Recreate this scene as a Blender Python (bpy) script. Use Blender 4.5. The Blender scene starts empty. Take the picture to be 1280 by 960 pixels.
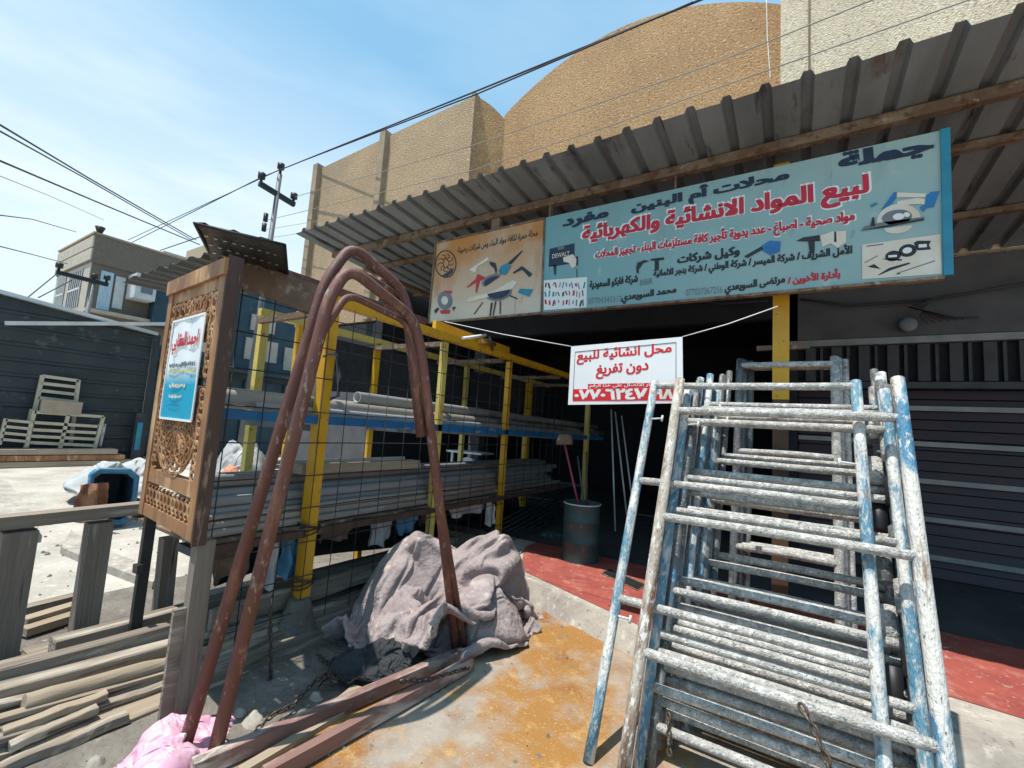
import bpy, math, random
from mathutils import Vector, Matrix, Euler, noise
random.seed(7)
rad = math.radians
SC = bpy.context.scene
COL = SC.collection

# ------------------------------------------------------------------ camera
YAW, PITCH, ROLL, FPX, CAMZ = -0.568852220, 0.0988282302, 0.0649458220, 555.563430, 1.6
_f = Vector((math.sin(YAW)*math.cos(PITCH), math.cos(YAW)*math.cos(PITCH), math.sin(PITCH)))
_r = Vector((math.cos(YAW), -math.sin(YAW), 0))
_u = _r.cross(_f)
_r2 = _r*math.cos(ROLL) + _u*math.sin(ROLL)
_u2 = -_r*math.sin(ROLL) + _u*math.cos(ROLL)
cam_data = bpy.data.cameras.new("camera")
cam_data.sensor_width = 36.0
cam_data.lens = FPX/1280*36
cam_data.clip_start = 0.05
cam_data.clip_end = 2000
cam = bpy.data.objects.new("camera", cam_data)
COL.objects.link(cam)
M = Matrix((_r2, _u2, -_f)).transposed().to_4x4()
M.translation = Vector((0, 0, CAMZ))
cam.matrix_world = M
SC.camera = cam
CO = Vector((0, 0, CAMZ))

def at(x, y, axis, val):
    """world point seen at photo pixel (1280x960) on the plane axis=val"""
    d = _r2*((x-640)/FPX) - _u2*((y-480)/FPX) + _f
    return CO + d*((val-CO[axis])/d[axis])

# ------------------------------------------------------------------ world, sun, exposure
SUN = Vector((-0.15, -0.27, 1.0)).normalized()
SUN_EL = math.asin(SUN.z)
SUN_ROT = math.atan2(SUN.x, SUN.y)
W = bpy.data.worlds.new("World")
SC.world = W
W.use_nodes = True
nt = W.node_tree
nt.nodes.clear()
wo = nt.nodes.new('ShaderNodeOutputWorld')
bg = nt.nodes.new('ShaderNodeBackground')
sky = nt.nodes.new('ShaderNodeTexSky')
sky.sky_type = 'NISHITA'
sky.sun_disc = False
sky.sun_elevation = SUN_EL
sky.sun_rotation = SUN_ROT
sky.air_density = 1.0
sky.dust_density = 1.2
sky.ozone_density = 2.0
tc = nt.nodes.new('ShaderNodeTexCoord')
mp = nt.nodes.new('ShaderNodeMapping')
mp.inputs['Scale'].default_value = (1.1, 1.1, 4.5)
nz = nt.nodes.new('ShaderNodeTexNoise')
nz.inputs['Scale'].default_value = 1.7
nz.inputs['Detail'].default_value = 7
nz.inputs['Roughness'].default_value = 0.58
rp = nt.nodes.new('ShaderNodeValToRGB')
rp.color_ramp.elements[0].position = 0.40
rp.color_ramp.elements[1].position = 0.70
dp = nt.nodes.new('ShaderNodeVectorMath'); dp.operation = 'DOT_PRODUCT'
dp.inputs[1].default_value = Vector((-0.93, 0.34, -0.95))
mr = nt.nodes.new('ShaderNodeMapRange')
mr.inputs['From Min'].default_value = 0.12
mr.inputs['From Max'].default_value = 0.74
ad = nt.nodes.new('ShaderNodeMath'); ad.operation = 'MULTIPLY'
ma = nt.nodes.new('ShaderNodeMath'); ma.operation = 'MULTIPLY_ADD'
ma.inputs[1].default_value = 0.95
mn = nt.nodes.new('ShaderNodeMath'); mn.operation = 'MULTIPLY_ADD'
mn.inputs[1].default_value = 0.55
cl = nt.nodes.new('ShaderNodeClamp')
mx = nt.nodes.new('ShaderNodeMix'); mx.data_type = 'RGBA'
mx.inputs['B'].default_value = (5.6, 6.6, 7.4, 1)
hs = nt.nodes.new('ShaderNodeMix'); hs.data_type = 'RGBA'; hs.blend_type = 'MULTIPLY'
hs.inputs['Factor'].default_value = 1
hs.inputs['B'].default_value = (1.02, 1.25, 1.12, 1)
L = nt.links.new
L(tc.outputs['Generated'], mp.inputs['Vector']); L(mp.outputs['Vector'], nz.inputs['Vector'])
L(nz.outputs['Fac'], rp.inputs['Fac'])
L(tc.outputs['Generated'], dp.inputs[0]); L(dp.outputs['Value'], mr.inputs['Value'])
L(rp.outputs['Color'], ma.inputs[0]); L(mr.outputs['Result'], ad.inputs[0]); ad.inputs[1].default_value = 1.0
L(mr.outputs['Result'], mn.inputs[0]); mn.inputs[2].default_value = 0.18
L(mn.outputs['Value'], ma.inputs[1]); 
L(mr.outputs['Result'], ma.inputs[2])
L(ma.outputs['Value'], cl.inputs['Value'])
L(sky.outputs['Color'], hs.inputs['A'])
pb = nt.nodes.new('ShaderNodeMix'); pb.data_type = 'RGBA'; pb.inputs['Factor'].default_value = .62; pb.inputs['B'].default_value = (2.3, 4.7, 6.9, 1)
L(hs.outputs['Result'], pb.inputs['A']); L(pb.outputs['Result'], mx.inputs['A'])
L(cl.outputs['Result'], mx.inputs['Factor'])
L(mx.outputs['Result'], bg.inputs['Color'])
bg.inputs['Strength'].default_value = 0.11
L(bg.outputs['Background'], wo.inputs['Surface'])

sun_d = bpy.data.lights.new("sun", 'SUN')
sun_d.energy = 4.2
sun_d.angle = rad(0.5)
sun_d.color = (1.0, 0.955, 0.88)
sun = bpy.data.objects.new("sun", sun_d)
sun.rotation_euler = SUN.to_track_quat('Z', 'Y').to_euler()
sun.location = (0, 0, 30)
COL.objects.link(sun)
SC.view_settings.view_transform = 'Standard'
SC.view_settings.look = 'None'
SC.view_settings.exposure = 0.48
SC.view_settings.gamma = 1
SC.view_settings.use_curve_mapping = False
SC.cycles.max_bounces = 10

# ------------------------------------------------------------------ materials
MATS = {}
def mat(name, c1, c2=None, scale=6, rough=.75, metal=0, stretch=(1, 1, 1), contrast=(.35, .65), spots=(), bump=0, bscale=40,
        bdist=.01, gen=None, rvar=0, world=False):
    """procedural material: two colours mixed by noise, optional wear layers (colour, scale, lo, hi, stretch), bump"""
    m = bpy.data.materials.new(name); m.use_nodes = True
    n = m.node_tree; ns = n.nodes; lk = n.links.new
    b = ns['Principled BSDF']
    b.inputs['Roughness'].default_value = rough
    b.inputs['Metallic'].default_value = metal
    tcn = ns.new('ShaderNodeTexCoord')
    if world:
        geo = ns.new('ShaderNodeNewGeometry'); src = geo.outputs['Position']
    else:
        oi = ns.new('ShaderNodeObjectInfo')
        sc_ = ns.new('ShaderNodeVectorMath'); sc_.operation = 'SCALE'; sc_.inputs[0].default_value = (31, 57, 43)
        lk(oi.outputs['Random'], sc_.inputs['Scale'])
        ad_ = ns.new('ShaderNodeVectorMath'); ad_.operation = 'ADD'
        lk(tcn.outputs['Object'], ad_.inputs[0]); lk(sc_.outputs['Vector'], ad_.inputs[1]); src = ad_.outputs['Vector']
    def nfac(sc, st, lo, hi, det=6, ro=.6):
        mpn = ns.new('ShaderNodeMapping'); mpn.inputs['Scale'].default_value = st
        lk(src, mpn.inputs['Vector'])
        nn = ns.new('ShaderNodeTexNoise'); nn.inputs['Scale'].default_value = sc
        nn.inputs['Detail'].default_value = det; nn.inputs['Roughness'].default_value = ro
        lk(mpn.outputs['Vector'], nn.inputs['Vector'])
        r = ns.new('ShaderNodeMapRange'); r.inputs['From Min'].default_value = lo; r.inputs['From Max'].default_value = hi
        lk(nn.outputs['Fac'], r.inputs['Value'])
        return r.outputs['Result']
    def mixc(a, bcol, fac):
        x = ns.new('ShaderNodeMix'); x.data_type = 'RGBA'
        if hasattr(a, 'is_linked'): lk(a, x.inputs['A'])
        else: x.inputs['A'].default_value = (*a, 1)
        if hasattr(bcol, 'is_linked'): lk(bcol, x.inputs['B'])
        else: x.inputs['B'].default_value = (*bcol, 1)
        lk(fac, x.inputs['Factor'])
        return x.outputs['Result']
    col = None
    if gen:   # gradient across the object: (axis, lo, hi, colour)
        ax, lo, hi, gc = gen
        sp = ns.new('ShaderNodeSeparateXYZ'); lk(tcn.outputs['Object'], sp.inputs[0])
        r = ns.new('ShaderNodeMapRange'); r.inputs['From Min'].default_value = lo; r.inputs['From Max'].default_value = hi
        lk(sp.outputs[ax], r.inputs['Value'])
        base = mixc(c1, gc, r.outputs['Result'])
    else:
        base = c1
    col = mixc(base, c2 if c2 else tuple(x*.75 for x in c1), nfac(scale, stretch, *contrast))
    for s in spots:
        col = mixc(col, s[0], nfac(s[1], s[4] if len(s) > 4 else stretch, s[2], s[3], 8, .65))
    lk(col, b.inputs['Base Color'])
    if bump:
        mpn = ns.new('ShaderNodeMapping'); mpn.inputs['Scale'].default_value = stretch; lk(src, mpn.inputs['Vector'])
        nn = ns.new('ShaderNodeTexNoise'); nn.inputs['Scale'].default_value = bscale; nn.inputs['Detail'].default_value = 5
        lk(mpn.outputs['Vector'], nn.inputs['Vector'])
        bp = ns.new('ShaderNodeBump'); bp.inputs['Strength'].default_value = bump; bp.inputs['Distance'].default_value = bdist
        lk(nn.outputs['Fac'], bp.inputs['Height']); lk(bp.outputs['Normal'], b.inputs['Normal'])
    MATS[name] = m
    return m

m_ground = mat('dusty_ground', (.50, .46, .40), (.33, .30, .26), 1.3, .95, spots=[((.20, .18, .155), 5, .60, .74), ((.60, .56, .50), 14, .56, .7)], bump=.5, bscale=25, bdist=.02, world=True)
m_dirt = mat('grey_dirt', (.22, .195, .165), (.12, .105, .09), 3, .95, spots=[((.40, .36, .30), 9, .60, .72), ((.06, .075, .07), 7, .6, .72)], bump=.9, bscale=22, bdist=.03, world=True)  # grey dirt, darkened further for the shade under the timbers
m_yard = mat('ochre_stained_concrete', (.36, .31, .255), (.25, .215, .18), 5, .9, spots=[((.30, .142, .032), 1.1, .465, .575), ((.22, .09, .022), 2.4, .55, .68), ((.42, .26, .09), 9, .56, .70), ((.44, .38, .30), 70, .58, .70), ((.14, .09, .05), 110, .60, .72), ((.20, .13, .07), 2.2, .60, .72), ((.13, .10, .075), 45, .66, .72)], bump=.35, bscale=60, bdist=.006, world=True)
m_slab = mat('worn_concrete', (.43, .39, .33), (.28, .25, .22), 4, .9, spots=[((.55, .50, .42), 12, .55, .68), ((.14, .12, .11), 22, .60, .70)], bump=.6, bscale=30, bdist=.012, world=True)
m_redpaint = mat('worn_red_floor_paint', (.34, .075, .052), (.25, .05, .04), 4, .75, spots=[((.36, .13, .10), 7, .53, .66), ((.40, .33, .28), 6, .62, .70), ((.52, .40, .34), 26, .62, .70)], bump=.25, bscale=40, bdist=.005, world=True)
m_intfloor = mat('shaded_shop_floor', (.055, .06, .06), (.03, .032, .034), 3, .8, spots=[((.11, .11, .10), 8, .6, .72)], world=True)  # floor colour darkened to stand for the shade inside the shop
m_dark = mat('shaded_interior_wall', (.020, .021, .026), (.012, .013, .017), 3, .9, world=True)  # near black: the shop's inner shade is put into this colour
m_pebL = mat('grey_pebbledash', (.44, .305, .18), (.36, .25, .15), 1.2, .95, spots=[((.22, .155, .095), 27, .53, .62, (1, 1, 1)), ((.62, .52, .39), 23, .56, .64, (1, 1, 1)), ((.30, .22, .15), .9, .56, .75, (1, 1, .35))], bump=.7, bscale=30, bdist=.03, world=True)
m_pebA = mat('tan_pebbledash', (.46, .275, .13), (.385, .225, .105), .9, .95, spots=[((.24, .14, .07), 27, .53, .62), ((.58, .42, .26), 23, .56, .64), ((.25, .155, .085), 1.1, .58, .80, (1, 1, .3)), ((.52, .37, .21), .7, .58, .78)], bump=.7, bscale=30, bdist=.03, world=True)
m_pebW = mat('cream_pebbledash', (.68, .56, .40), (.59, .48, .34), 1.2, .95, spots=[((.36, .285, .205), 27, .54, .63), ((.78, .71, .58), 23, .56, .64), ((.42, .34, .25), .9, .60, .82, (1.4, 1.4, .25))], bump=.8, bscale=40, bdist=.03, world=True)
m_pil = mat('pilaster_plaster', (.36, .28, .19), (.27, .205, .14), 3, .9, world=True)
m_canopy = mat('weathered_steel_sheet', (.23, .25, .265), (.15, .165, .175), 2.5, .6, .2, (1, .35, 1), spots=[((.13, .10, .08), 3, .60, .72, (1, .4, 1)), ((.05, .05, .055), 6, .6, .7, (2, .3, 1))], bump=.15, bscale=30)
m_rustbeam = mat('rusty_cream_steel', (.24, .18, .125), (.14, .082, .05), 5, .75, .1, spots=[((.10, .045, .022), 12, .52, .62), ((.38, .32, .24), 9, .60, .68)], bump=.3, bscale=40)
m_yellow = mat('yellow_paint', (.66, .36, .012), (.56, .28, .012), 4, .5, spots=[((.16, .09, .035), 22, .62, .68), ((.32, .19, .06), 6, .64, .72)], bump=.1)
m_yellowpale = mat('pale_yellow_paint', (.62, .49, .13), (.50, .37, .08), 4, .55, spots=[((.13, .09, .05), 18, .60, .68)], bump=.1)
m_brownpost = mat('plain_dark_brown', (.10, .055, .03), (.06, .035, .02), 5, .7)
m_bluebeam = mat('blue_paint_beam', (.012, .15, .34), (.015, .11, .25), 3, .5, stretch=(1, .3, 1), spots=[((.34, .36, .36), 9, .60, .66, (1, .3, 1)), ((.10, .07, .06), 16, .63, .7)])
m_red = mat('red_oxide_pipe', (.17, .062, .046), (.10, .05, .043), 4, .62, .05, (1, 1, .4), spots=[((.26, .13, .085), 9, .54, .68, (1, 1, .25)), ((.085, .06, .055), 5, .56, .7), ((.33, .25, .21), 30, .58, .68), ((.42, .36, .32), 60, .64, .72)], bump=.12, bscale=60)
m_ibeam = mat('red_oxide_bar', (.26, .15, .125), (.15, .075, .065), 4, .7, .1, (1, .3, 1), spots=[((.50, .42, .37), 6, .48, .62, (1, .3, 1)), ((.08, .05, .045), 10, .6, .7)], bump=.3)  # pale patches enlarged to suggest the sunlit tops of the bars
m_scafA = mat('plaster_splashed_blue_pipe', (.04, .17, .27), (.14, .26, .33), 7, .62, .1, (1, 1, .45), spots=[((.60, .59, .56), 11, .47, .57, (1, 1, .3)), ((.47, .45, .41), 55, .53, .62), ((.09, .09, .09), 75, .58, .68), ((.24, .13, .07), 14, .62, .72)], bump=1, bscale=110, bdist=.008)
m_scafB = mat('plaster_crusted_pipe', (.52, .50, .46), (.30, .29, .275), 12, .8, .0, spots=[((.66, .65, .62), 32, .50, .62), ((.13, .125, .12), 80, .56, .65), ((.15, .19, .19), 7, .60, .74), ((.25, .17, .12), 14, .62, .72)], bump=1, bscale=110, bdist=.012)
m_scafR = mat('rust_and_cream_pipe', (.50, .46, .40), (.27, .21, .16), 10, .75, .0, (1, 1, .4), spots=[((.04, .20, .36), 3.2, .60, .64, (1, 1, .35)), ((.16, .095, .06), 12, .53, .64, (1, 1, .2)), ((.62, .60, .56), 38, .53, .62), ((.12, .11, .10), 75, .58, .67)], bump=.9, bscale=110, bdist=.008)
m_scafC = mat('blue_white_rusty_pipe', (.045, .19, .32), (.12, .25, .33), 4, .65, .1, (1, 1, .4), spots=[((.58, .56, .52), 5, .47, .55, (1, 1, .4)), ((.22, .13, .075), 7, .53, .62, (1, 1, .2)), ((.62, .60, .56), 45, .55, .62), ((.10, .095, .09), 75, .58, .67)], bump=.9, bscale=110)
m_scafD = mat('dark_steel_pipe', (.16, .165, .165), (.075, .08, .085), 6, .55, .25, spots=[((.34, .335, .32), 14, .53, .62, (1, 1, .4)), ((.035, .13, .22), 7, .58, .65), ((.45, .44, .41), 50, .58, .66), ((.05, .048, .045), 70, .55, .64)], bump=.5, bscale=50, bdist=.005)
m_woodg = mat('grey_weathered_timber', (.29, .235, .18), (.155, .125, .10), 9, .9, stretch=(1, .06, 1), spots=[((.44, .39, .32), 15, .53, .66, (1, .08, 1)), ((.06, .05, .042), 26, .60, .68, (1, .05, 1))], bump=.8, bscale=50, bdist=.012)
m_woodp = mat('pale_timber', (.40, .32, .23), (.25, .195, .14), 8, .9, stretch=(1, .07, 1), spots=[((.09, .07, .055), 24, .61, .69, (1, .05, 1)), ((.24, .19, .14), 4, .56, .7)], bump=.7, bscale=50, bdist=.01)
m_woodv = mat('grey_upright_timber', (.235, .195, .155), (.14, .118, .098), 9, .9, stretch=(1, 1, .07), spots=[((.34, .30, .25), 16, .56, .66, (1, 1, .08)), ((.05, .043, .037), 30, .60, .68, (1, 1, .05))], bump=.7, bscale=50, bdist=.01)
m_panel = mat('varnished_brown_wood', (.36, .175, .07), (.19, .085, .038), 6, .6, stretch=(1, 1, .25), spots=[((.52, .33, .17), 7, .53, .64, (1, 1, .3)), ((.075, .048, .028), 14, .60, .68, (1, 1, .2))], bump=.3, bscale=40)
m_paneldk = mat('dark_brown_wood', (.085, .046, .032), (.055, .032, .024), 6, .65, stretch=(1, 1, .2), spots=[((.30, .20, .13), 16, .60, .68, (1, 1, .2))], bump=.3)
m_pvc = mat('dusty_grey_plastic', (.52, .49, .45), (.38, .355, .32), 3, .55, stretch=(1, .2, 1), spots=[((.56, .54, .50), 5, .56, .66, (1, .3, 1))], bump=.08)
m_pvcw = mat('white_plastic', (.60, .60, .60), (.45, .46, .47), 3, .5, stretch=(1, .2, 1))
m_galv = mat('galvanised_steel', (.60, .64, .66), (.44, .48, .50), 5, .45, .25, (1, .15, 1), spots=[((.46, .50, .52), 10, .56, .66, (1, .1, 1))])
m_steeldk = mat('dull_dark_steel', (.10, .12, .135), (.06, .07, .08), 5, .5, .5)
m_black = mat('black_metal', (.018, .018, .022), (.03, .028, .028), 6, .5, .3)
m_wire = mat('dark_wire', (.035, .036, .042), (.06, .05, .045), 9, .6, .4)
m_cable = mat('black_cable', (.03, .032, .036), (.04, .04, .044), 4, .7)
m_cablel = mat('pale_cable', (.34, .32, .29), (.28, .26, .24), 4, .7)
m_chain = mat('rusty_chain', (.12, .075, .05), (.07, .055, .048), 30, .6, .5, spots=[((.30, .25, .21), 40, .58, .66)])
m_white = mat('white_print', (.80, .80, .80), (.74, .75, .76), 2, .45)
m_ink_red = mat('red_ink', (.52, .012, .035), (.44, .012, .03), 3, .5)
m_ink_sale = mat('bright_red_ink', (.66, .012, .022), (.58, .012, .02), 3, .5)
m_ink_navy = mat('navy_ink', (.012, .022, .055), (.012, .018, .04), 3, .5)
m_ink_black = mat('black_ink', (.012, .012, .014), (.02, .02, .02), 3, .5)
m_ink_white = mat('white_ink', (.78, .77, .74), (.70, .70, .68), 3, .5)
m_ink_grey = mat('grey_ink', (.17, .18, .20), (.12, .13, .14), 5, .5)
m_ink_cream = mat('cream_ink', (.62, .52, .40), (.70, .64, .55), 6, .5)
m_ink_blue = mat('blue_ink', (.02, .17, .42), (.02, .12, .32), 6, .5)
m_ink_teal = mat('teal_ink', (.02, .24, .34), (.02, .17, .27), 6, .5)
m_ink_yellow = mat('yellow_ink', (.65, .50, .10), (.55, .42, .10), 6, .5)
m_signblue = mat('teal_sign_print', (.14, .32, .345), (.19, .345, .36), 1.1, .5, gen=('X', -1.7, 1.5, (.33, .43, .40)), contrast=(.45, .8), spots=[((.20, .29, .28), 2.2, .54, .74, (1.5, 1, .35)), ((.42, .50, .47), 3, .60, .74), ((.14, .25, .26), 14, .66, .74, (1, 1, .3))])
m_signor = mat('orange_cream_sign_print', (.58, .50, .40), (.50, .40, .29), 2, .55, gen=('Z', .12, .85, (.47, .19, .035)), contrast=(.45, .75), spots=[((.40, .19, .06), 2.6, .57, .72, (1.2, 1, .35)), ((.28, .12, .045), 11, .63, .74, (1, 1, .12))])
m_fabric = mat('dirty_quilt_fabric', (.36, .295, .285), (.26, .215, .212), 3, .95, spots=[((.52, .43, .40), 7, .55, .7), ((.22, .17, .165), 4, .55, .72), ((.46, .27, .16), 2.4, .70, .76)], bump=.9, bscale=26, bdist=.02)
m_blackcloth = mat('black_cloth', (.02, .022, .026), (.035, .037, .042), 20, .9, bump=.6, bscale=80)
m_pink = mat('pink_plastic', (.62, .30, .40), (.72, .45, .54), 8, .4, spots=[((.80, .62, .68), 14, .56, .66), ((.45, .12, .22), 6, .64, .74)])
m_whitesack = mat('white_sack', (.46, .46, .44), (.34, .345, .35), 6, .8, spots=[((.40, .38, .33), 4, .6, .72)])
m_orangesack = mat('orange_plastic', (.60, .16, .06), (.66, .35, .22), 6, .6)
m_bluebin = mat('blue_plastic', (.045, .16, .28), (.06, .20, .32), 3, .5, spots=[((.20, .34, .42), 7, .6, .7)])
m_binin = mat('blue_plastic_inside', (.03, .075, .12), (.02, .05, .085), 3, .6)
m_rag = mat('brown_cloth', (.30, .15, .085), (.20, .095, .06), 8, .95, spots=[((.42, .28, .22), 6, .58, .7)])
m_drum = mat('dark_green_drum', (.035, .075, .075), (.05, .10, .10), 6, .5, .3, spots=[((.20, .25, .25), 22, .62, .70), ((.12, .07, .04), 5, .64, .74)])
m_fence = mat('dark_corrugated_steel', (.045, .055, .06), (.03, .038, .044), 2, .5, .3, spots=[((.10, .12, .13), 4, .58, .7), ((.03, .04, .05), 7, .6, .72)])
m_teal2 = mat('dark_teal_door', (.02, .055, .075), (.015, .04, .055), 3, .6, spots=[((.06, .11, .13), 5, .6, .7)])
m_beige = mat('beige_painted_metal', (.50, .45, .34), (.42, .36, .26), 4, .6)
m_beige2 = mat('tan_board', (.40, .31, .23), (.32, .25, .19), 4, .75)
m_brick = mat('brown_brick', (.20, .155, .115), (.135, .105, .08), 12, .9, stretch=(1, 1, 3), spots=[((.28, .23, .18), 5, .58, .7)], bump=.4)
m_stone = mat('pale_house_render', (.46, .41, .34), (.38, .33, .27), 4, .9)
m_brickb = mat('beige_brick', (.42, .34, .235), (.31, .25, .175), 14, .9, stretch=(1, 1, 3))
m_curtain = mat('pale_blue_curtain', (.50, .60, .66), (.34, .46, .54), 5, .8, stretch=(3, 3, .3))
m_glass = mat('dark_glass', (.03, .045, .055), (.05, .07, .08), 3, .15)
m_acwhite = mat('white_appliance', (.60, .60, .58), (.50, .50, .49), 3, .5)
m_pole = mat('grey_pole_steel', (.16, .165, .165), (.11, .115, .12), 3, .6, .3)
m_mop = mat('pink_handle', (.35, .05, .10), (.28, .04, .08), 5, .5)
m_shut = mat('maroon_shutter_slat', (.040, .018, .024), (.026, .014, .019), 3, .55, spots=[((.02, .022, .035), 3, .55, .7)])
m_shutr = mat('grey_shutter_rib', (.26, .26, .25), (.18, .185, .185), 4, .5, .2)
m_slat = mat('dark_grey_slat', (.055, .058, .065), (.035, .037, .043), 6, .7)
m_fascia = mat('grey_fascia', (.10, .10, .105), (.07, .07, .078), 3, .85)
m_postertop = mat('poster_print', (.01, .33, .50), (.03, .40, .56), 2, .4, gen=('Z', -.10, .03, (.78, .82, .84)), contrast=(.62, .9), spots=[((.02, .22, .42), 6, .64, .74)])
m_sheet = mat('perforated_dark_sheet', (.035, .04, .043), (.055, .06, .062), 8, .5, .3, spots=[((.13, .14, .15), 30, .60, .66)], bump=.5, bscale=45)
m_junk = mat('brown_board', (.20, .13, .085), (.12, .085, .06), 7, .9, spots=[((.34, .27, .20), 12, .56, .66)], bump=.5)
m_brass = mat('brass_fitting', (.45, .28, .10), (.30, .18, .07), 12, .4, .6)

# ------------------------------------------------------------------ mesh builder
class MB:
    def __init__(s): s.v = []; s.f = []; s.sm = []
    def add(s, vs, fs, smooth=False):
        o = len(s.v); s.v += [Vector(p) for p in vs]
        for f in fs: s.f.append([o+i for i in f]); s.sm.append(smooth)
        return s
    def hexa(s, p):    # 8 points: bottom loop 0-3, top loop 4-7
        return s.add(p, [(3, 2, 1, 0), (4, 5, 6, 7), (0, 1, 5, 4), (1, 2, 6, 5), (2, 3, 7, 6), (3, 0, 4, 7)])
    def box(s, a, b):
        (x0, y0, z0), (x1, y1, z1) = a, b
        return s.hexa([(x0, y0, z0), (x1, y0, z0), (x1, y1, z0), (x0, y1, z0), (x0, y0, z1), (x1, y0, z1), (x1, y1, z1), (x0, y1, z1)])
    def bar(s, p0, p1, w, h, up=(0, 0, 1), w1=None, h1=None):
        p0, p1 = Vector(p0), Vector(p1); d = (p1-p0).normalized(); up = Vector(up)
        if abs(d.dot(up)) > .98: up = Vector((0, 1, 0))
        sd = d.cross(up).normalized(); uu = sd.cross(d)
        q = []
        for p, ww, hh in ((p0, w, h), (p1, w1 or w, h1 or h)):
            q.append([p+sd*(a*ww/2)+uu*(b*hh/2) for a, b in ((-1, -1), (1, -1), (1, 1), (-1, 1))])
        return s.hexa(q[0]+q[1])
    def tube(s, pts, r, n=10, cap=True, closed=False, rs=None):
        pts = [Vector(p) for p in pts]; o = len(s.v); k = len(pts); prev = None
        for i, p in enumerate(pts):
            if closed: d = (pts[(i+1) % k]-pts[i-1]).normalized()
            else: d = (pts[min(i+1, k-1)]-pts[max(i-1, 0)]).normalized()
            if prev is None:
                a = Vector((0, 0, 1)) if abs(d.z) < .9 else Vector((1, 0, 0))
                a = (a-d*a.dot(d)).normalized()
            else:
                a = (prev-d*prev.dot(d)).normalized()
            prev = a; b = d.cross(a); rr = rs[i] if rs else r
            for j in range(n):
                t = 2*math.pi*j/n
                s.v.append(p+(a*math.cos(t)+b*math.sin(t))*rr)
        for i in range(k if closed else k-1):
            i2 = (i+1) % k
            for j in range(n):
                j2 = (j+1) % n
                s.f.append([o+i*n+j, o+i*n+j2, o+i2*n+j2, o+i2*n+j]); s.sm.append(True)
        if cap and not closed:
            s.f.append([o+j for j in range(n)][::-1]); s.sm.append(False)
            s.f.append([o+(k-1)*n+j for j in range(n)]); s.sm.append(False)
        return s
    def hollow(s, p0, p1, r, t=.006, n=16):
        p0, p1 = Vector(p0), Vector(p1); o = len(s.v)
        s.tube([p0, p1], r, n, cap=False); o2 = len(s.v)
        s.tube([p0, p1], r-t, n, cap=False)
        for e in (0, n):
            for j in range(n):
                j2 = (j+1) % n
                s.f.append([o+e+j, o+e+j2, o2+e+j2, o2+e+j]); s.sm.append(False)
        return s
    def grid(s, P, nu, nv, smooth=True, wrap=False):
        o = len(s.v)
        for row in P: s.v += [Vector(p) for p in row]
        for i in range(nu-1):
            for j in range(nv if wrap else nv-1):
                j2 = (j+1) % nv
                s.f.append([o+i*nv+j, o+i*nv+j2, o+(i+1)*nv+j2, o+(i+1)*nv+j]); s.sm.append(smooth)
        return s
    def prism(s, pts, ext):     # planar outline extruded by a vector
        n = len(pts); e = Vector(ext); pts = [Vector(p) for p in pts]
        return s.add(pts+[p+e for p in pts], [list(range(n))[::-1], list(range(n, 2*n))]+[(i, (i+1) % n, n+(i+1) % n, n+i) for i in range(n)])
    def build(s, name, m, parent=None, origin=None, local=False):
        me = bpy.data.meshes.new(name)
        if origin is None:
            if parent is not None: origin = Vector((0, 0, 0)) if local else parent.location.copy()
            else:
                xs = [v.x for v in s.v]; ys = [v.y for v in s.v]; zs = [v.z for v in s.v]
                origin = Vector(((min(xs)+max(xs))/2, (min(ys)+max(ys))/2, min(zs)))
        me.from_pydata([v-origin for v in s.v], [], s.f)
        me.polygons.foreach_set('use_smooth', s.sm)
        me.materials.append(m); me.update()
        o = bpy.data.objects.new(name, me); COL.objects.link(o)
        if parent is not None: o.parent = parent
        else: o.location = origin
        return o

def thing(name, label, cat, loc=(0, 0, 0), group=None):
    o = bpy.data.objects.new(name, None); COL.objects.link(o); o.location = loc; o.empty_display_size = .1
    o['label'] = label; o['category'] = cat
    if group: o['group'] = group
    return o
def tag(o, label, cat, group=None):
    o['label'] = label; o['category'] = cat
    if group: o['group'] = group
    return o
def struct(o, label, cat='ground'):
    o['kind'] = 'structure'; o['label'] = label; o['category'] = cat; return o
def one(mb, name, m, label, cat, group=None): return tag(mb.build(name, m), label, cat, group)
def fan(pts, z): return [(p.x, p.y, z) if hasattr(p, 'x') else (p[0], p[1], z) for p in pts]
def bend(pts, rad_, seg=6):
    """polyline with rounded corners"""
    pts = [Vector(p) for p in pts]; out = [pts[0]]
    for i in range(1, len(pts)-1):
        a, b, c = pts[i-1], pts[i], pts[i+1]
        r = min(rad_, (a-b).length*.45, (c-b).length*.45)
        s, e = b+(a-b).normalized()*r, b+(c-b).normalized()*r
        for k in range(seg+1):
            t = k/seg; out.append(s*(1-t)**2+b*2*t*(1-t)+e*t*t)
    out.append(pts[-1]); return out
def wobble(p0, p1, n, amp, seed=0):
    p0, p1 = Vector(p0), Vector(p1); out = []
    for i in range(n+1):
        t = i/n; q = p0.lerp(p1, t)
        q = q+Vector((noise.noise((t*3+seed, 1.3, seed)), noise.noise((t*3, seed, 5.1)), noise.noise((seed, t*3, 9.7))))*amp
        out.append(q)
    return out

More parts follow.
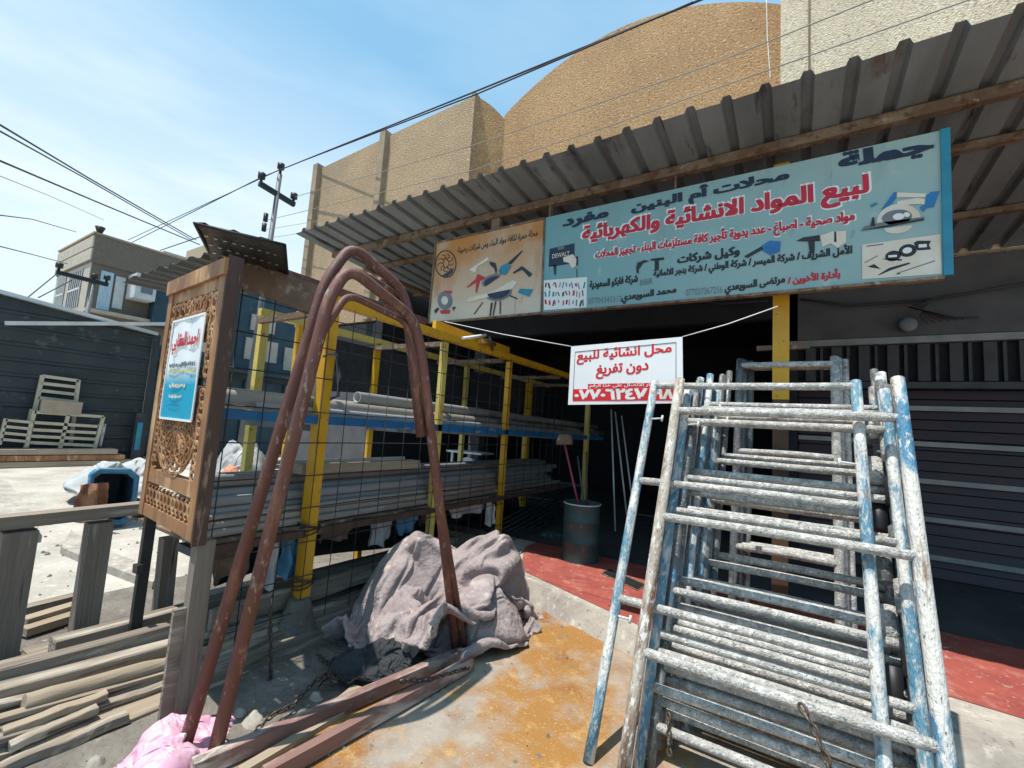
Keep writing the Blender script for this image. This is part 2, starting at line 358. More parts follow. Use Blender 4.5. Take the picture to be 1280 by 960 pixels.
# ------------------------------------------------------------------ Arabic lettering
_AR = {}
for ch, code, n in (('ء', 0xFE80, 1), ('آ', 0xFE81, 2), ('أ', 0xFE83, 2), ('ؤ', 0xFE85, 2), ('إ', 0xFE87, 2), ('ئ', 0xFE89, 4), ('ا', 0xFE8D, 2), ('ب', 0xFE8F, 4),
                    ('ة', 0xFE93, 2), ('ت', 0xFE95, 4), ('ث', 0xFE99, 4), ('ج', 0xFE9D, 4), ('ح', 0xFEA1, 4), ('خ', 0xFEA5, 4), ('د', 0xFEA9, 2), ('ذ', 0xFEAB, 2),
                    ('ر', 0xFEAD, 2), ('ز', 0xFEAF, 2), ('س', 0xFEB1, 4), ('ش', 0xFEB5, 4), ('ص', 0xFEB9, 4), ('ض', 0xFEBD, 4), ('ط', 0xFEC1, 4), ('ظ', 0xFEC5, 4),
                    ('ع', 0xFEC9, 4), ('غ', 0xFECD, 4), ('ف', 0xFED1, 4), ('ق', 0xFED5, 4), ('ك', 0xFED9, 4), ('ل', 0xFEDD, 4), ('م', 0xFEE1, 4), ('ن', 0xFEE5, 4),
                    ('ه', 0xFEE9, 4), ('و', 0xFEED, 2), ('ى', 0xFEEF, 2), ('ي', 0xFEF1, 4)):
    _AR[ch] = (code, n)
_LA = {'آ': 0xFEF5, 'أ': 0xFEF7, 'إ': 0xFEF9, 'ا': 0xFEFB}
def shape(txt):
    out = []; i = 0; joined = False
    while i < len(txt):
        c = txt[i]
        if c == 'ل' and i+1 < len(txt) and txt[i+1] in _LA:
            out.append(chr(_LA[txt[i+1]]+(1 if joined else 0))); joined = False; i += 2; continue
        if c in _AR:
            code, n = _AR[c]
            nxt = i+1 < len(txt) and txt[i+1] in _AR and txt[i+1] != 'ء'
            if n == 4: out.append(chr(code+((3 if joined else 2) if nxt else (1 if joined else 0)))); joined = nxt
            elif n == 2: out.append(chr(code+(1 if joined else 0))); joined = False
            else: out.append(chr(code)); joined = False
        else:
            out.append(c); joined = False
        i += 1
    s = ''.join(out)[::-1]
    # left-to-right runs (digits, Latin) keep their own order
    res = ''; run = ''
    for c in s:
        if c.isascii() and c.isalnum() or '\u0660' <= c <= '\u0669': run += c
        else: res += run[::-1]+c; run = ''
    return res+run[::-1]

def glyphs(txt, bold):
    cu = bpy.data.curves.new('lettering', 'FONT'); cu.body = shape(txt); cu.size = 1; cu.offset = bold; cu.resolution_u = 3
    o = bpy.data.objects.new('lettering', cu); COL.objects.link(o)
    dg = bpy.context.evaluated_depsgraph_get(); dg.update()
    ev = o.evaluated_get(dg); me = ev.to_mesh()
    vs = [v.co.copy() for v in me.vertices]; fs = [list(p.vertices) for p in me.polygons]
    ev.to_mesh_clear(); bpy.data.objects.remove(o); bpy.data.curves.remove(cu)
    return vs, fs
def letter(mb, txt, pl, pr, up, height, nrm, bold=.0, lift=.0030):
    """text whose left end sits at pl and right end at pr (world points), glyph box squeezed to `height` along up"""
    vs, fs = glyphs(txt, min(bold, .012))
    if not vs: return
    par = list(range(len(vs)))
    def root(i):
        while par[i] != i: par[i] = par[par[i]]; i = par[i]
        return i
    for f in fs:
        for k in f[1:]: par[root(k)] = root(f[0])
    ids = {}
    for i in range(len(vs)): ids.setdefault(root(i), len(ids))
    x0 = min(v.x for v in vs); x1 = max(v.x for v in vs); y0 = min(v.y for v in vs); y1 = max(v.y for v in vs)
    pl, pr = Vector(pl), Vector(pr); u = Vector(up).normalized(); n = Vector(nrm)
    ex = max(0, bold-.012)
    shifts = [(0, 0)] if ex < .004 else [(-ex, -ex*.6), (ex, -ex*.6), (-ex, ex*.6), (ex, ex*.6), (0, 0)]
    for q, (sx, sy) in enumerate(shifts):
        out = [pl+(pr-pl)*((v.x+sx-x0)/(x1-x0))+u*(height*(v.y+sy-y0)/(y1-y0))+n*(lift+.00012*q+.0007*(ids[root(i)] % 3)/3) for i, v in enumerate(vs)]
        mb.add(out, fs)

# ================================================================== LARGE STRUCTURE
g = MB(); N = 60
P = [[(-200+400*i/N, -150+400*j/N, 0) for j in range(N+1)] for i in range(N+1)]
g.grid(P, N+1, N+1, False)
struct(g.build('ground', m_ground, origin=Vector((0, 0, 0))), 'pale dusty ground of the sunlit street')
# dirt strip below the timber pile and rack
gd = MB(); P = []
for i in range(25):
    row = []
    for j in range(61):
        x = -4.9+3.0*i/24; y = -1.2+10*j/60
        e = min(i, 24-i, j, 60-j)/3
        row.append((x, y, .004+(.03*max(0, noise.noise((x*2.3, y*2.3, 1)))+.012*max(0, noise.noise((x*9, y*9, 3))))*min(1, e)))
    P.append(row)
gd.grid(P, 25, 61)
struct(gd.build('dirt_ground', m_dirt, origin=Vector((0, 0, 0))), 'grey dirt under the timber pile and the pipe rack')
ya = MB()
ya.add([(-2.28, -1.5, .045), (6, -1.5, .045), (6, 3.6, .045), (-2.0, 4.2, .045), (-2.02, 2.7, .045), (-2.2, 1.0, .045)], [(0, 1, 2, 3, 4, 5)])
struct(ya.build('yard_floor', m_yard, origin=Vector((0, 0, 0))), 'concrete yard floor stained with ochre powder')
SZ = .2
eL, eM = at(640, 714, 2, SZ), at(832, 802, 2, SZ)
sl = MB()
edge = [(-6.3, 4.75), (-2.75, 4.75), (eL.x, eL.y)]
for k in range(1, 12):
    t = k/12; q = eL.lerp(eM, t); edge.append((q.x+random.uniform(-.012, .012), q.y+random.uniform(-.012, .012)))
edge += [(eM.x, eM.y), (.4, 3.31), (7, 3.31)]
back = [(7, 12), (-6.3, 12)]
lo = [(x, y-.17-.03*noise.noise((x*3, 1, 1)) if y < 4.6 else y, -.05) for x, y in edge+back]
sl.add([(x, y, SZ) for x, y in edge+back]+lo, [list(range(len(lo)))]+[(i, len(lo)+i, len(lo)+(i+1) % len(lo), (i+1) % len(lo)) for i in range(len(lo))])
struct(sl.build('shop_floor', m_slab, origin=Vector((0, 0, 0))), 'raised concrete shop floor with a worn step edge')
rp_ = MB()
q = [at(648, 713, 2, SZ), at(834, 801, 2, SZ)]
rr = [at(1190, 872, 2, SZ), at(1300, 905, 2, SZ)]
pts = [(-2.72, 4.78), (q[0].x, q[0].y+.03), (q[1].x, q[1].y+.03), (0, 3.52), (rr[0].x, rr[0].y), (rr[1].x, rr[1].y), (4, 3.75), (4, 5.6), (-2.72, 5.6)]
rp_.add([(x, y, SZ+.004) for x, y in pts], [list(range(len(pts)))])
struct(rp_.build('floor_paint', m_redpaint, origin=Vector((0, 0, 0))), 'worn red paint on the edge of the shop floor')
fi = MB(); fi.add([(-6.2, 5.05, SZ+.008), (7, 5.05, SZ+.008), (7, 12, SZ+.008), (-6.2, 12, SZ+.008)], [(0, 1, 2, 3)])  # dark sheet over the slab, beginning about where the canopy's shade does
struct(fi.build('inner_floor', m_intfloor, origin=Vector((0, 0, 0))), 'shop floor coloured dark for the shade inside', 'floor')
dr = MB(); a, b, c, d = [at(x, y, 2, SZ+.008) for x, y in ((762, 711), (808, 731), (797, 738), (752, 717))]
dr.add([a, b, c, d], [(0, 1, 2, 3)])
mm = MB(); mm.tube([a, b, c, d], .008, 5, closed=True)
t = one(dr, 'floor_drain', m_black, 'black rectangular drain opening in the red shop floor', 'drain')
f_ = mm.build('drain_rim', m_rustbeam, t)

# ---- the shop building
bl = thing('shop_building', 'two-storey pebbledash shop building with a rounded parapet behind the canopy', 'building', (-3, 7, 0))
def curve_top(x0, x1, z0, z1, sag, n=14): return [(x0+(x1-x0)*i/n, z0+(z1-z0)*i/n-sag*math.sin(math.pi*i/n)) for i in range(n+1)]
YB = 7.0
w = MB(); top = curve_top(-8.62, -5.94, 8.72, 8.80, .0)
w.prism([(-8.62, YB, 3.96), (-5.94, YB, 3.96)]+[(x, YB, z) for x, z in reversed(top)], (0, .18, 0)); w.build('front_wall', m_pebL, bl)
w = MB(); top = curve_top(-11.36, -8.80, 8.60, 8.70, .0)
w.prism([(-11.36, YB, 3.96), (-8.80, YB, 3.96)]+[(x, YB, z) for x, z in reversed(top)], (0, .18, 0)); w.build('front_wall', m_pebL, bl)
for x0, x1, z in ((-8.80, -8.60, 8.80), (-11.56, -11.35, 8.68)):
    w = MB(); w.box((x0, YB-.14, 3.96), (x1, YB+.2, z)); w.build('pilaster', m_pil, bl)
w = MB(); w.box((-5.99, YB-.03, 3.96), (-5.90, YB+.15, 8.86)); w.build('corner_strip', m_pebL, bl)
w = MB()
P = []
for i in range(13):
    t = i/12; P.append((-5.90+.40*t, YB+.14+.46*t, 8.83-.35*t+.05*math.sin(math.pi*t)))
w.grid([[(p[0], p[1], 3.96) for p in P], P], 2, 13); w.grid([P, [(p[0]-.15, p[1]+.1, p[2]) for p in P]], 2, 13, False)
w.build('return_wall', m_pebA, bl)
w = MB(); ar = []
for i in range(41):
    t = i/40; x = -5.53+5.40*t
    ar.append((x, 8.42+1.10*math.sin(math.pi*(.03+.93*t))**.8))
w.prism([(-5.53, 7.6, 3.96), (-.13, 7.6, 3.96)]+[(x, 7.6, z) for x, z in reversed(ar)], (0, .25, 0)); w.build('arched_wall', m_pebA, bl)
w = MB(); w.box((-.175, 6.9, 3.95), (9, 8, 12.5)); w.build('tower_wall', m_pebW, bl)
w = MB(); w.tube([(.17, 6.885, 4.2), (.17, 6.885, 12.4)], .012, 6); w.build('drain_pipe', m_pil, bl)
# lower part: shop mouth
w = MB(); w.box((-.2, YB, 3.02), (9, YB+.2, 3.94)); w.build('fascia', m_fascia, bl)
w = MB(); w.box((-.2, YB-.02, 2.93), (9, YB+.2, 3.01)); w.build('lintel', m_shutr, bl)
k = 0
w = MB(); w.box((-.2, YB+.10, 2.46), (9, YB+.2, 2.92)); w.build('vent_band', m_dark, bl)
w = MB(); x = -.15
while x < 8.9:
    w.box((x, YB+.02, 2.47), (x+.11, YB+.098, 2.92)); x += .28
    w.box((x-.12, YB+.04, 2.47), (x-.09, YB+.098, 2.92))
w.build('vent_slats', m_slat, bl)
w = MB(); w.box((-.2, YB-.03, 2.38), (9, YB+.16, 2.455)); w.build('shutter_box', m_slat, bl)
sh = MB(); z = SZ+.02
while z < 2.36:
    h = min(.115, 2.37-z); sh.hexa([(.05, YB+.06, z), (9, YB+.06, z), (9, YB+.16, z), (.05, YB+.16, z), (.05, YB+.085, z+h*.94), (9, YB+.085, z+h*.94), (9, YB+.16, z+h*.94), (.05, YB+.16, z+h*.94)]); z += .12
shu = sh.build('roller_shutter', m_shut, bl)
for z in (.42, .84, 1.27, 1.70, 2.12):
    w = MB(); w.box((.05, YB+.03, z), (9, YB+.058, z+.055)); r_ = w.build('shutter_rib', m_shutr, shu, origin=bl.location.copy())
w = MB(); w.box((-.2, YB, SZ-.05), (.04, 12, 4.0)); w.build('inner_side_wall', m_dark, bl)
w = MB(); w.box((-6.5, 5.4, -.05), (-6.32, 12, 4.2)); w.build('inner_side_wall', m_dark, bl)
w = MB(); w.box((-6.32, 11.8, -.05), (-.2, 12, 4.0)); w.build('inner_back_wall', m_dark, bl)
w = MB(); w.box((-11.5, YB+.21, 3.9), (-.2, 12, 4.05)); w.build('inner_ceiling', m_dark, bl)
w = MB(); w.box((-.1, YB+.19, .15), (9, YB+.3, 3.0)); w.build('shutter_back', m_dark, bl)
w = MB(); w.box((-11.5, 7.0, 3.35), (-.21, 7.2, 3.89)); w.build('shade_band', m_dark, bl)  # dark box added to blacken the shaded strip below the upper wall
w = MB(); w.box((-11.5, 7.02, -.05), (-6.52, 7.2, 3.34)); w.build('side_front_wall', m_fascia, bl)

# ---- corrugated canopy over the pavement
cn = thing('canopy', 'rusty corrugated steel canopy projecting over the shop front', 'canopy', (0, 3.5, 4.2))
def zc(y): return 4.21-.075*(y-3.5)
w = MB(); rows = [[], [], [], []]; xs = []
x = -6.15; pitch = .262
while x < 7:
    xs += [(x, 0), (x+.155, 0), (x+.175, .048), (x+.225, .048), (x+.245, 0)]; x += pitch
ys = [3.5, 4.3, 5.2, 6.1, 6.98]
P = []
for y in ys:
    P.append([(xx+.004*noise.noise((xx*3, y, 0)), y+(.012*noise.noise((xx*2.1, 7, 1)) if y < 3.6 else 0), zc(y)+zz+.008*noise.noise((xx*1.4, y*2, 4))) for xx, zz in xs])
w.grid(P, len(ys), len(xs), False)
up_ = [[(p[0], p[1], p[2]+.0025) for p in row] for row in P]
w.grid(up_, len(ys), len(xs), False)
w.build('roof_sheet', m_canopy, cn)
for y, h in ((4.12, .085), (4.72, .06), (5.9, .06)):
    w = MB(); w.box((-6.1, y-.035, zc(y)-.012-h), (7, y+.035, zc(y)-.012)); w.build('beam', m_rustbeam, cn)
for x in (-5.4, -3.6, -1.9, 1.62):
    w = MB(); w.box((x-.03, 4.165, zc(6.9)-.16), (x+.03, 6.97, zc(6.9)-.10)) if x < 1 else w.box((x-.03, 4.2, 3.72), (x+.03, 4.25, 4.06))
    w.build('rafter', m_rustbeam, cn)
for x0, x1 in ((-3.05, -2.9), (-.95, -.9), (-2.28, -2.22)):
    w = MB(); w.box((x0, 4.09, 3.80), (x1-.04, 4.15, 4.06)); w.build('hanger', m_rustbeam, cn)

# ---- yellow post under the sign
p0 = at(972, 640, 1, 4.32)
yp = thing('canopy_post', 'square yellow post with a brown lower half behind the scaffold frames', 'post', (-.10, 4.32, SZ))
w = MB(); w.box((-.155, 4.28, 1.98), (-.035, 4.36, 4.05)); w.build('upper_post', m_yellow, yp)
w = MB(); w.box((-.152, 4.283, SZ), (-.038, 4.357, 1.979)); w.build('lower_post', m_brownpost, yp)  # lower half is a darker brown than the yellow above
w = MB(); a, b = at(946, 436, 1, 4.37), at(1012, 433, 1, 4.37); w.bar(a, b, .05, .04); w.build('crosspiece', m_junk, yp)

# ---- signboards
YS = 4.04
NS = Vector((0, -1, 0)); UZ = Vector((0, 0, 1))
def S(x, y): return at(x, y, 1, YS)
def board(name, quad, m, label, thick=.05):
    p = [S(*q) for q in quad]     # tl tr br bl
    o = MB().prism([p[3], p[2], p[1], p[0]], (0, thick, 0))
    return o, p
mbx, p = board('s', ((682, 272), (1176, 163), (1180, 345), (678, 391)), m_signblue, '')
sg = thing('shop_sign', 'long teal shop signboard with navy and red Arabic lettering under the canopy', 'sign', ((p[0].x+p[1].x)/2, YS, p[3].z))
sgl = mbx.build('sign_panel', m_signblue, sg)
w = MB(); w.bar(p[3]+Vector((0, .01, -.012)), p[2]+Vector((0, .01, -.012)), .06, .022); w.build('bottom_rail', m_rustbeam, sg)
w = MB(); w.bar(p[1]+Vector((.02, .0, 0)), p[2]+Vector((.02, .0, 0)), .05, .035, (0, 1, 0)); w.build('wrapped_edge', m_ink_teal, sg)
def write(parent, m, lines, name='lettering', plane=S, nrm=NS, up=UZ, lift=.003):
    mb = MB()
    for txt, l, r, h, b in lines:
        letter(mb, txt, plane(*l), plane(*r), up, h, nrm, b, lift)
    return mb.build(name, m, parent)
# pixels: left end and right end of each line at the bottom of its box, box height in metres
halo = []
def sized(l, r, t, plane=S): return abs(plane(l[0], l[1]).z-plane(l[0], t).z)
LN = [('مفرد', (704, 287), (759, 275), .125, .06), ('محلات أم البنين', (790, 270), (985, 230), .155, .06), ('جملة', (1051, 215), (1164, 194), .150, .07)]
write(sg, m_ink_navy, LN)
LR = [('لبيع المواد الانشائية والكهربائية', (728, 309), (1085, 252), .222, .055)]
LR2 = [('مواد صحية - اصباغ - عدد يدوية تأجير كافة مستلزمات البناء - تجهيز المحلات', (744, 327), (1068, 281), .135, .065)]
def shadowed(lines, e=.028):
    out = []
    for t_, l, r, h, b in lines: out.append((t_, l, r, h, b+e))
    return out
mb = MB()
for t_, l, r, h, b in LR+LR2: letter(mb, t_, S(l[0]-1.5, l[1]+1), S(r[0]+1.5, r[1]+1), UZ, h+.02, NS, b+.04, .0012)
mb.build('lettering_outline', m_ink_white, sg)
write(sg, m_ink_red, LR+LR2)
write(sg, m_ink_black, [('وكيل شركات', (847, 332), (924, 321), .095, .06),
                        ('الأمل الشريف / شركة الميسر / شركة الوطني / شركة بنجر الالمانية', (817, 350), (1065, 322), .105, .06), ('شركة فابكو السعودية', (737, 363), (797, 355), .095, .06),
                        ('مرتضى السويعدي', (906, 369), (981, 358), .095, .06), ('محمد السويعدي', (777, 380), (845, 370), .095, .06)])
write(sg, m_ink_red, [('بأدارة الأخوين /', (985, 357), (1050, 349), .085, .06)])
write(sg, m_ink_grey, [('BBR', (800, 357), (816, 354.5), .055, .0), ('077037367256', (857, 370), (903, 366), .06, .0), ('07704343312', (736, 380), (777, 377), .06, .0)])
_lift = [0]
def art(parent, m, polys, ox, oy, k, plane=S, nrm=NS, name='picture', lift=.004):
    mb = MB()
    for poly in polys:
        mb.prism([plane(ox+x/k, oy+y/k)+nrm*lift for x, y in poly], nrm*.0012)
    return mb.build(name, m, parent)
def ring_px(cx, cy, rx, ry, n=24, a0=0, a1=360, tilt=0):
    out = []
    for i in range(n+1 if a1-a0 < 360 else n):
        a = rad(a0+(a1-a0)*i/n); x, y = rx*math.cos(a), ry*math.sin(a)
        out.append((cx+x*math.cos(tilt)-y*math.sin(tilt), cy+x*math.sin(tilt)+y*math.cos(tilt)))
    return out
# circular saw picture on the right (crop 1060,220 scale 7.385)
A4 = (1060, 220, 7.385)
art(sg, m_ink_cream, [ring_px(470, 420, 205, 160, 26, 178, 362, -.12), ring_px(460, 470, 130, 62, 20, 0, 180, -.12)], *A4, lift=.003)
art(sg, m_ink_blue, [[(300, 320), (425, 150), (450, 150), (440, 215), (400, 262), (330, 300)], [(720, 190), (760, 150), (845, 140), (790, 290), (730, 295), (690, 335), (660, 290), (715, 260)]], *A4, lift=.0045)
art(sg, m_ink_cream, [[(450, 155), (720, 165), (712, 200), (450, 200)], [(455, 235), (640, 205), (705, 215), (705, 265), (600, 262), (450, 285)]], *A4, lift=.0046)
art(sg, m_ink_grey, [ring_px(450, 385, 140, 70, 20, 0, 360, -.12), [(120, 510), (150, 470), (300, 432), (700, 380), (705, 410), (330, 475)]], *A4, lift=.0058)
art(sg, m_ink_white, [ring_px(465, 378, 55, 30, 14, 0, 360, -.12), ring_px(540, 360, 30, 22, 12)], *A4, lift=.0068)
art(sg, m_ink_black, [[(205, 470), (225, 385), (240, 385), (250, 465)], [(120, 505), (330, 462), (700, 396), (700, 412), (330, 480)]], *A4, lift=.007)
art(sg, m_ink_teal, [[(205, 270), (260, 245), (275, 260), (215, 292)]], *A4)
# cream inset with tools
art(sg, m_ink_cream, [[(130, 635), (850, 540), (865, 905), (130, 955)]], *A4, lift=.003)
art(sg, m_ink_black, [ring_px(415, 740, 75, 48, 16, 0, 360, -.2), ring_px(550, 690, 85, 58, 16, 0, 360, -.2), [(605, 620), (640, 600), (765, 600), (745, 640), (765, 680), (640, 690)], [(180, 840), (240, 815), (300, 860), (230, 850)],
                      [(275, 915), (380, 850), (560, 800), (575, 812), (400, 870), (285, 918)], [(445, 915), (470, 895), (485, 905)], [(320, 765), (500, 770), (490, 785), (325, 772)]], *A4, lift=.0045)
art(sg, m_ink_white, [ring_px(545, 690, 45, 28, 14, 0, 360, -.2), [(650, 635), (725, 630), (725, 660), (650, 665)], [(370, 735), (450, 730), (450, 750), (372, 755)]], *A4, lift=.006)
art(sg, m_ink_grey, [[(440, 900), (800, 780), (805, 788), (450, 906)], [(150, 800), (270, 735), (275, 742), (155, 806)], [(170, 645), (325, 626), (325, 636), (170, 656)]], *A4, lift=.0045)
# drill, impact driver (crop 820,150 scale 3.368)
A2 = (820, 150, 3.368)
art(sg, m_ink_blue, [[(445, 530), (480, 508), (525, 512), (522, 555), (480, 570), (450, 552)]], *A2)
art(sg, m_ink_black, [[(370, 575), (445, 532), (452, 545), (385, 582)], [(590, 510), (620, 495), (690, 485), (690, 510), (625, 512)], [(640, 512), (668, 508), (668, 560), (648, 565)]], *A2)
art(sg, m_ink_cream, [[(690, 488), (745, 470), (800, 468), (800, 515), (765, 540), (735, 520), (700, 535)]], *A2, lift=.0045)
art(sg, m_ink_black, [[(750, 472), (758, 470), (760, 515), (750, 515)]], *A2, lift=.006)
# tool case with its name, small driver, tools strip (crop 680,250 scale 6.856)
A3 = (680, 250, 6.856)
art(sg, m_ink_navy, [[(50, 420), (262, 372), (262, 540), (40, 575)], [(80, 560), (108, 556), (103, 640), (90, 645)]], *A3)
art(sg, m_ink_grey, [[(120, 408), (175, 396), (175, 420), (122, 432)]], *A3, lift=.0055)
write(sg, m_ink_cream, [('DEWALT', (690.5, 323.5), (712, 319.5), .048, .01)], 'case_lettering', lambda x, y: S(x, y)+NS*.003)
art(sg, m_ink_cream, [[(165, 495), (250, 465), (280, 510), (275, 570), (240, 585), (215, 540), (170, 530)]], *A3, lift=.0055)
art(sg, m_ink_black, [[(272, 490), (292, 480), (292, 560), (278, 560)], [(280, 590), (286, 590), (286, 665), (280, 665)], [(800, 540), (860, 515), (905, 522), (850, 545), (812, 600), (815, 632), (795, 628), (790, 580)],
                      [(915, 505), (1030, 492), (1030, 512), (985, 520), (985, 600), (950, 612), (950, 522), (915, 520)]], *A3)
art(sg, m_ink_white, [[(0, 690), (370, 660), (365, 920), (0, 945)]], *A3, lift=.003)
rnd = random.Random(3)
cols = {m_ink_black: [], m_ink_red: [], m_ink_grey: [], m_ink_teal: []}
for i in range(12):
    for j in range(3):
        x = 12+i*29+rnd.uniform(-5, 5); y = 712+j*72+rnd.uniform(-8, 8); hh = rnd.uniform(26, 58); ww = rnd.uniform(7, 17); sk = rnd.uniform(-14, 14)
        cols[rnd.choice(list(cols))].append([(x, y+hh), (x+sk, y), (x+sk+ww, y-2), (x+ww, y+hh-3)])
for mm_, ps in cols.items():
    if ps: art(sg, mm_, ps, *A3, lift=.0045)

# left board
mbx, p = board('s', ((545, 304), (681, 273), (677, 391), (536, 404)), m_signor, '')
s2 = thing('tool_sign', 'orange and cream rust-streaked tool signboard left of the teal sign', 'sign', ((p[0].x+p[1].x)/2, YS, p[3].z))
mbx.build('sign_panel', m_signor, s2)
w = MB()
for i in range(4): w.bar(p[i]+Vector((0, -.004, 0)), p[(i+1) % 4]+Vector((0, -.004, 0)), .02, .018, (0, 1, 0))
w.build('edge_frame', m_rustbeam, s2)
write(s2, m_ink_black, [('محلة حمزة لكافة مواد البناء ومن شركات رصينة', (572, 319), (672, 297), .10, .02)])
A5 = (535, 280, 7.68)
rg = MB(); cpt = ring_px(172, 385, 98, 128, 30); rg.tube([S(535+x/7.68, 280+y/7.68)+NS*.004 for x, y in cpt], .006, 5, closed=True)
for i in range(9):
    a = i*40; xx, yy = 172+50*math.cos(rad(a)), 375+62*math.sin(rad(a))
    rg.tube([S(535+x/7.68, 280+y/7.68)+NS*.004 for x, y in ring_px(xx, yy, 22+4*(i % 3), 22, 9, a, a+230)], .004, 4)
rg.build('round_emblem', m_ink_black, s2)
art(s2, m_ink_navy, [[(130, 500), (180, 470), (250, 420), (232, 470), (185, 505)]], *A5)
art(s2, m_ink_grey, [ring_px(165, 735, 70, 90, 22), ring_px(625, 545, 112, 60, 18, 150, 330, -.32), ring_px(680, 660, 130, 75, 18, -6, 186, -.2)], *A5, lift=.004)
art(s2, m_ink_cream, [ring_px(163, 735, 33, 42, 16), [(378, 735), (395, 710), (610, 655), (820, 540), (860, 560), (815, 620), (620, 690), (400, 752)], [(400, 440), (470, 390), (575, 320), (590, 345), (480, 410), (460, 470)]], *A5, lift=.0055)
art(s2, m_ink_navy, [[(815, 470), (905, 405), (1005, 480), (975, 512), (905, 440), (825, 478)], ring_px(625, 552, 88, 44, 16, 150, 330, -.32), ring_px(680, 655, 108, 62, 16, -4, 184, -.2)], *A5, lift=.0062)
art(s2, m_ink_teal, [[(680, 455), (705, 405), (770, 375), (800, 405), (765, 470), (745, 492), (690, 475)], [(865, 660), (885, 622), (1010, 628), (975, 700)]], *A5, lift=.007)
art(s2, m_ink_red, [[(375, 605), (460, 530), (480, 480), (560, 520), (500, 545), (470, 660), (460, 660), (465, 560), (382, 612)], [(120, 830), (215, 825), (205, 860), (125, 862)], [(160, 640), (235, 645), (230, 665), (165, 662)]], *A5, lift=.0062)
art(s2, m_ink_black, [[(770, 375), (905, 255), (912, 262), (800, 390)], [(60, 830), (100, 800), (110, 815), (75, 862)], [(235, 800), (270, 795), (245, 835)], [(440, 865), (525, 750), (532, 755), (446, 872)], [(605, 760), (625, 752), (605, 885), (592, 885)],
                      [(645, 745), (660, 745), (632, 880), (622, 880)], [(690, 740), (703, 740), (700, 865), (690, 865)], [(785, 680), (865, 715), (860, 725), (785, 695)], [(590, 360), (650, 375), (665, 440), (655, 490), (640, 430), (600, 395)]], *A5, lift=.006)

# ---- hanging sale sign
YH = 3.25
def H(x, y): return at(x, y, 1, YH)
q = [H(714, 433), H(853, 421), H(854, 504), H(710, 506)]
ss = thing('sale_sign', 'white hanging sale banner with red Arabic text and a phone number', 'sign', ((q[0]+q[2])/2+Vector((0, 0, -.25))))
w = MB(); P = []
for i in range(9):
    row = []
    for j in range(15):
        a = q[0].lerp(q[1], j/14); b = q[3].lerp(q[2], j/14); v = a.lerp(b, i/8); v.y += .0005*math.sin(j*.8+i*.3)*(i/8); row.append(v)
    P.append(row)
w.grid(P, 9, 15); w.grid([[v+Vector((0, .004, 0)) for v in r] for r in P], 9, 15); w.build('banner', m_white, ss)
HL = lambda x, y: H(x, y)+NS*.0008
w = MB()
for s_, e_ in (((719, 440), (845, 428)), ((845, 428), (845, 500)), ((719, 440), (716, 500))): w.tube([HL(*s_), HL(*e_)], .0022, 4)
w.build('border_line', m_ink_black, ss)
write(ss, m_ink_sale, [('محل انشائية للبيع', (721, 456), (839, 446.5), .112, .035), ('دون تفريغ', (745, 474), (810, 469), .108, .035)], plane=HL, lift=.0006)
w = MB(); w.prism([HL(735, 486), HL(845, 484.5), HL(845, 478), HL(735, 480)], NS*.001); w.prism([HL(716, 501.5), HL(845, 500.5), HL(845, 485), HL(717, 486.5)], NS*.001); w.build('red_band', m_ink_sale, ss)
HM = lambda x, y: H(x, y)+NS*.0022
write(ss, m_ink_white, [('للاستفسار الاتصال على هذا الرقم', (737, 485.8), (842, 484), .036, .02), ('٠٧٧٠٦٢٤٧', (718.5, 500), (808, 499), .080, .05), ('٩٨', (819, 499), (841, 498.7), .080, .05)], plane=HM, lift=.0004)
for nm, pp, qq, lb in (('string', H(556, 402), q[0], 'pale string tying the sale banner to the yellow rack beam'), ('string', q[1], H(972, 383), 'pale string tying the sale banner to the yellow canopy post')):
    one(MB().tube([pp, (pp+qq)/2+Vector((0, 0, -.012)), qq], .0035, 5), nm, m_ink_white, lb, 'string')

# ================================================================== BACKGROUND
def hrect(o0, u, v, a0, a1, b0, b1, n, d):
    """slab on a wall: origin, in-plane axes, ranges, normal, depth"""
    o0, u, v, n = Vector(o0), Vector(u), Vector(v), Vector(n)
    p = [o0+u*a+v*b for a, b in ((a0, b0), (a1, b0), (a1, b1), (a0, b1))]
    return MB().prism(p, n*d)
# street shed of dark corrugated steel
fs_ = thing('steel_shed', 'long dark corrugated steel shed across the street', 'shed', (-15.5, 1, 0))
w = MB(); P = []; z = 0
zs = []
while z < 3.9: zs += [(z, 0), (z+.24, 0), (z+.27, .035), (z+.32, .035), (z+.35, 0)]; z += .36
for y in [-8+.5*i_ for i_ in range(26)]+[5.04]: P.append([(-15.5+d+.03*noise.noise((y*.7, zz*.9, 3)), y, min(zz+.025*noise.noise((y*.5, zz, 8)), 3.62+(5.04-y)*.11)) for zz, d in zs])
w.grid(P, 27, len(zs), False); w.build('wall_sheet', m_fence, fs_)
w = MB(); w.prism([(-15.53, -8, 5.1), (-15.53, 5.1, 3.66), (-15.53, 5.1, 3.58), (-15.53, -8, 5.0)], (.2, 0, 0)); w.build('eaves_trim', m_galv, fs_)
w = MB(); w.box((-15.6, 5.05, 0), (-15.42, 5.2, 3.6)); w.build('corner_post', m_fence, fs_)
w = MB(); w.prism([(-15.55, -8, 4.9), (-15.55, 5.1, 3.57), (-20, 5.1, 3.57), (-20, -8, 4.9)], (0, 0, .05)); w.build('roof', m_fence, fs_)
one(MB().bar(at(6, 404, 0, -15.2), at(216, 405, 0, -15.2), .09, .09), 'awning_pole', m_acwhite, 'thin white pole slanting across the dark steel shed', 'pole')
s2_ = thing('closed_shop', 'dark teal closed shop front beyond the corner of the steel shed', 'shop', (-17, 8, 0))
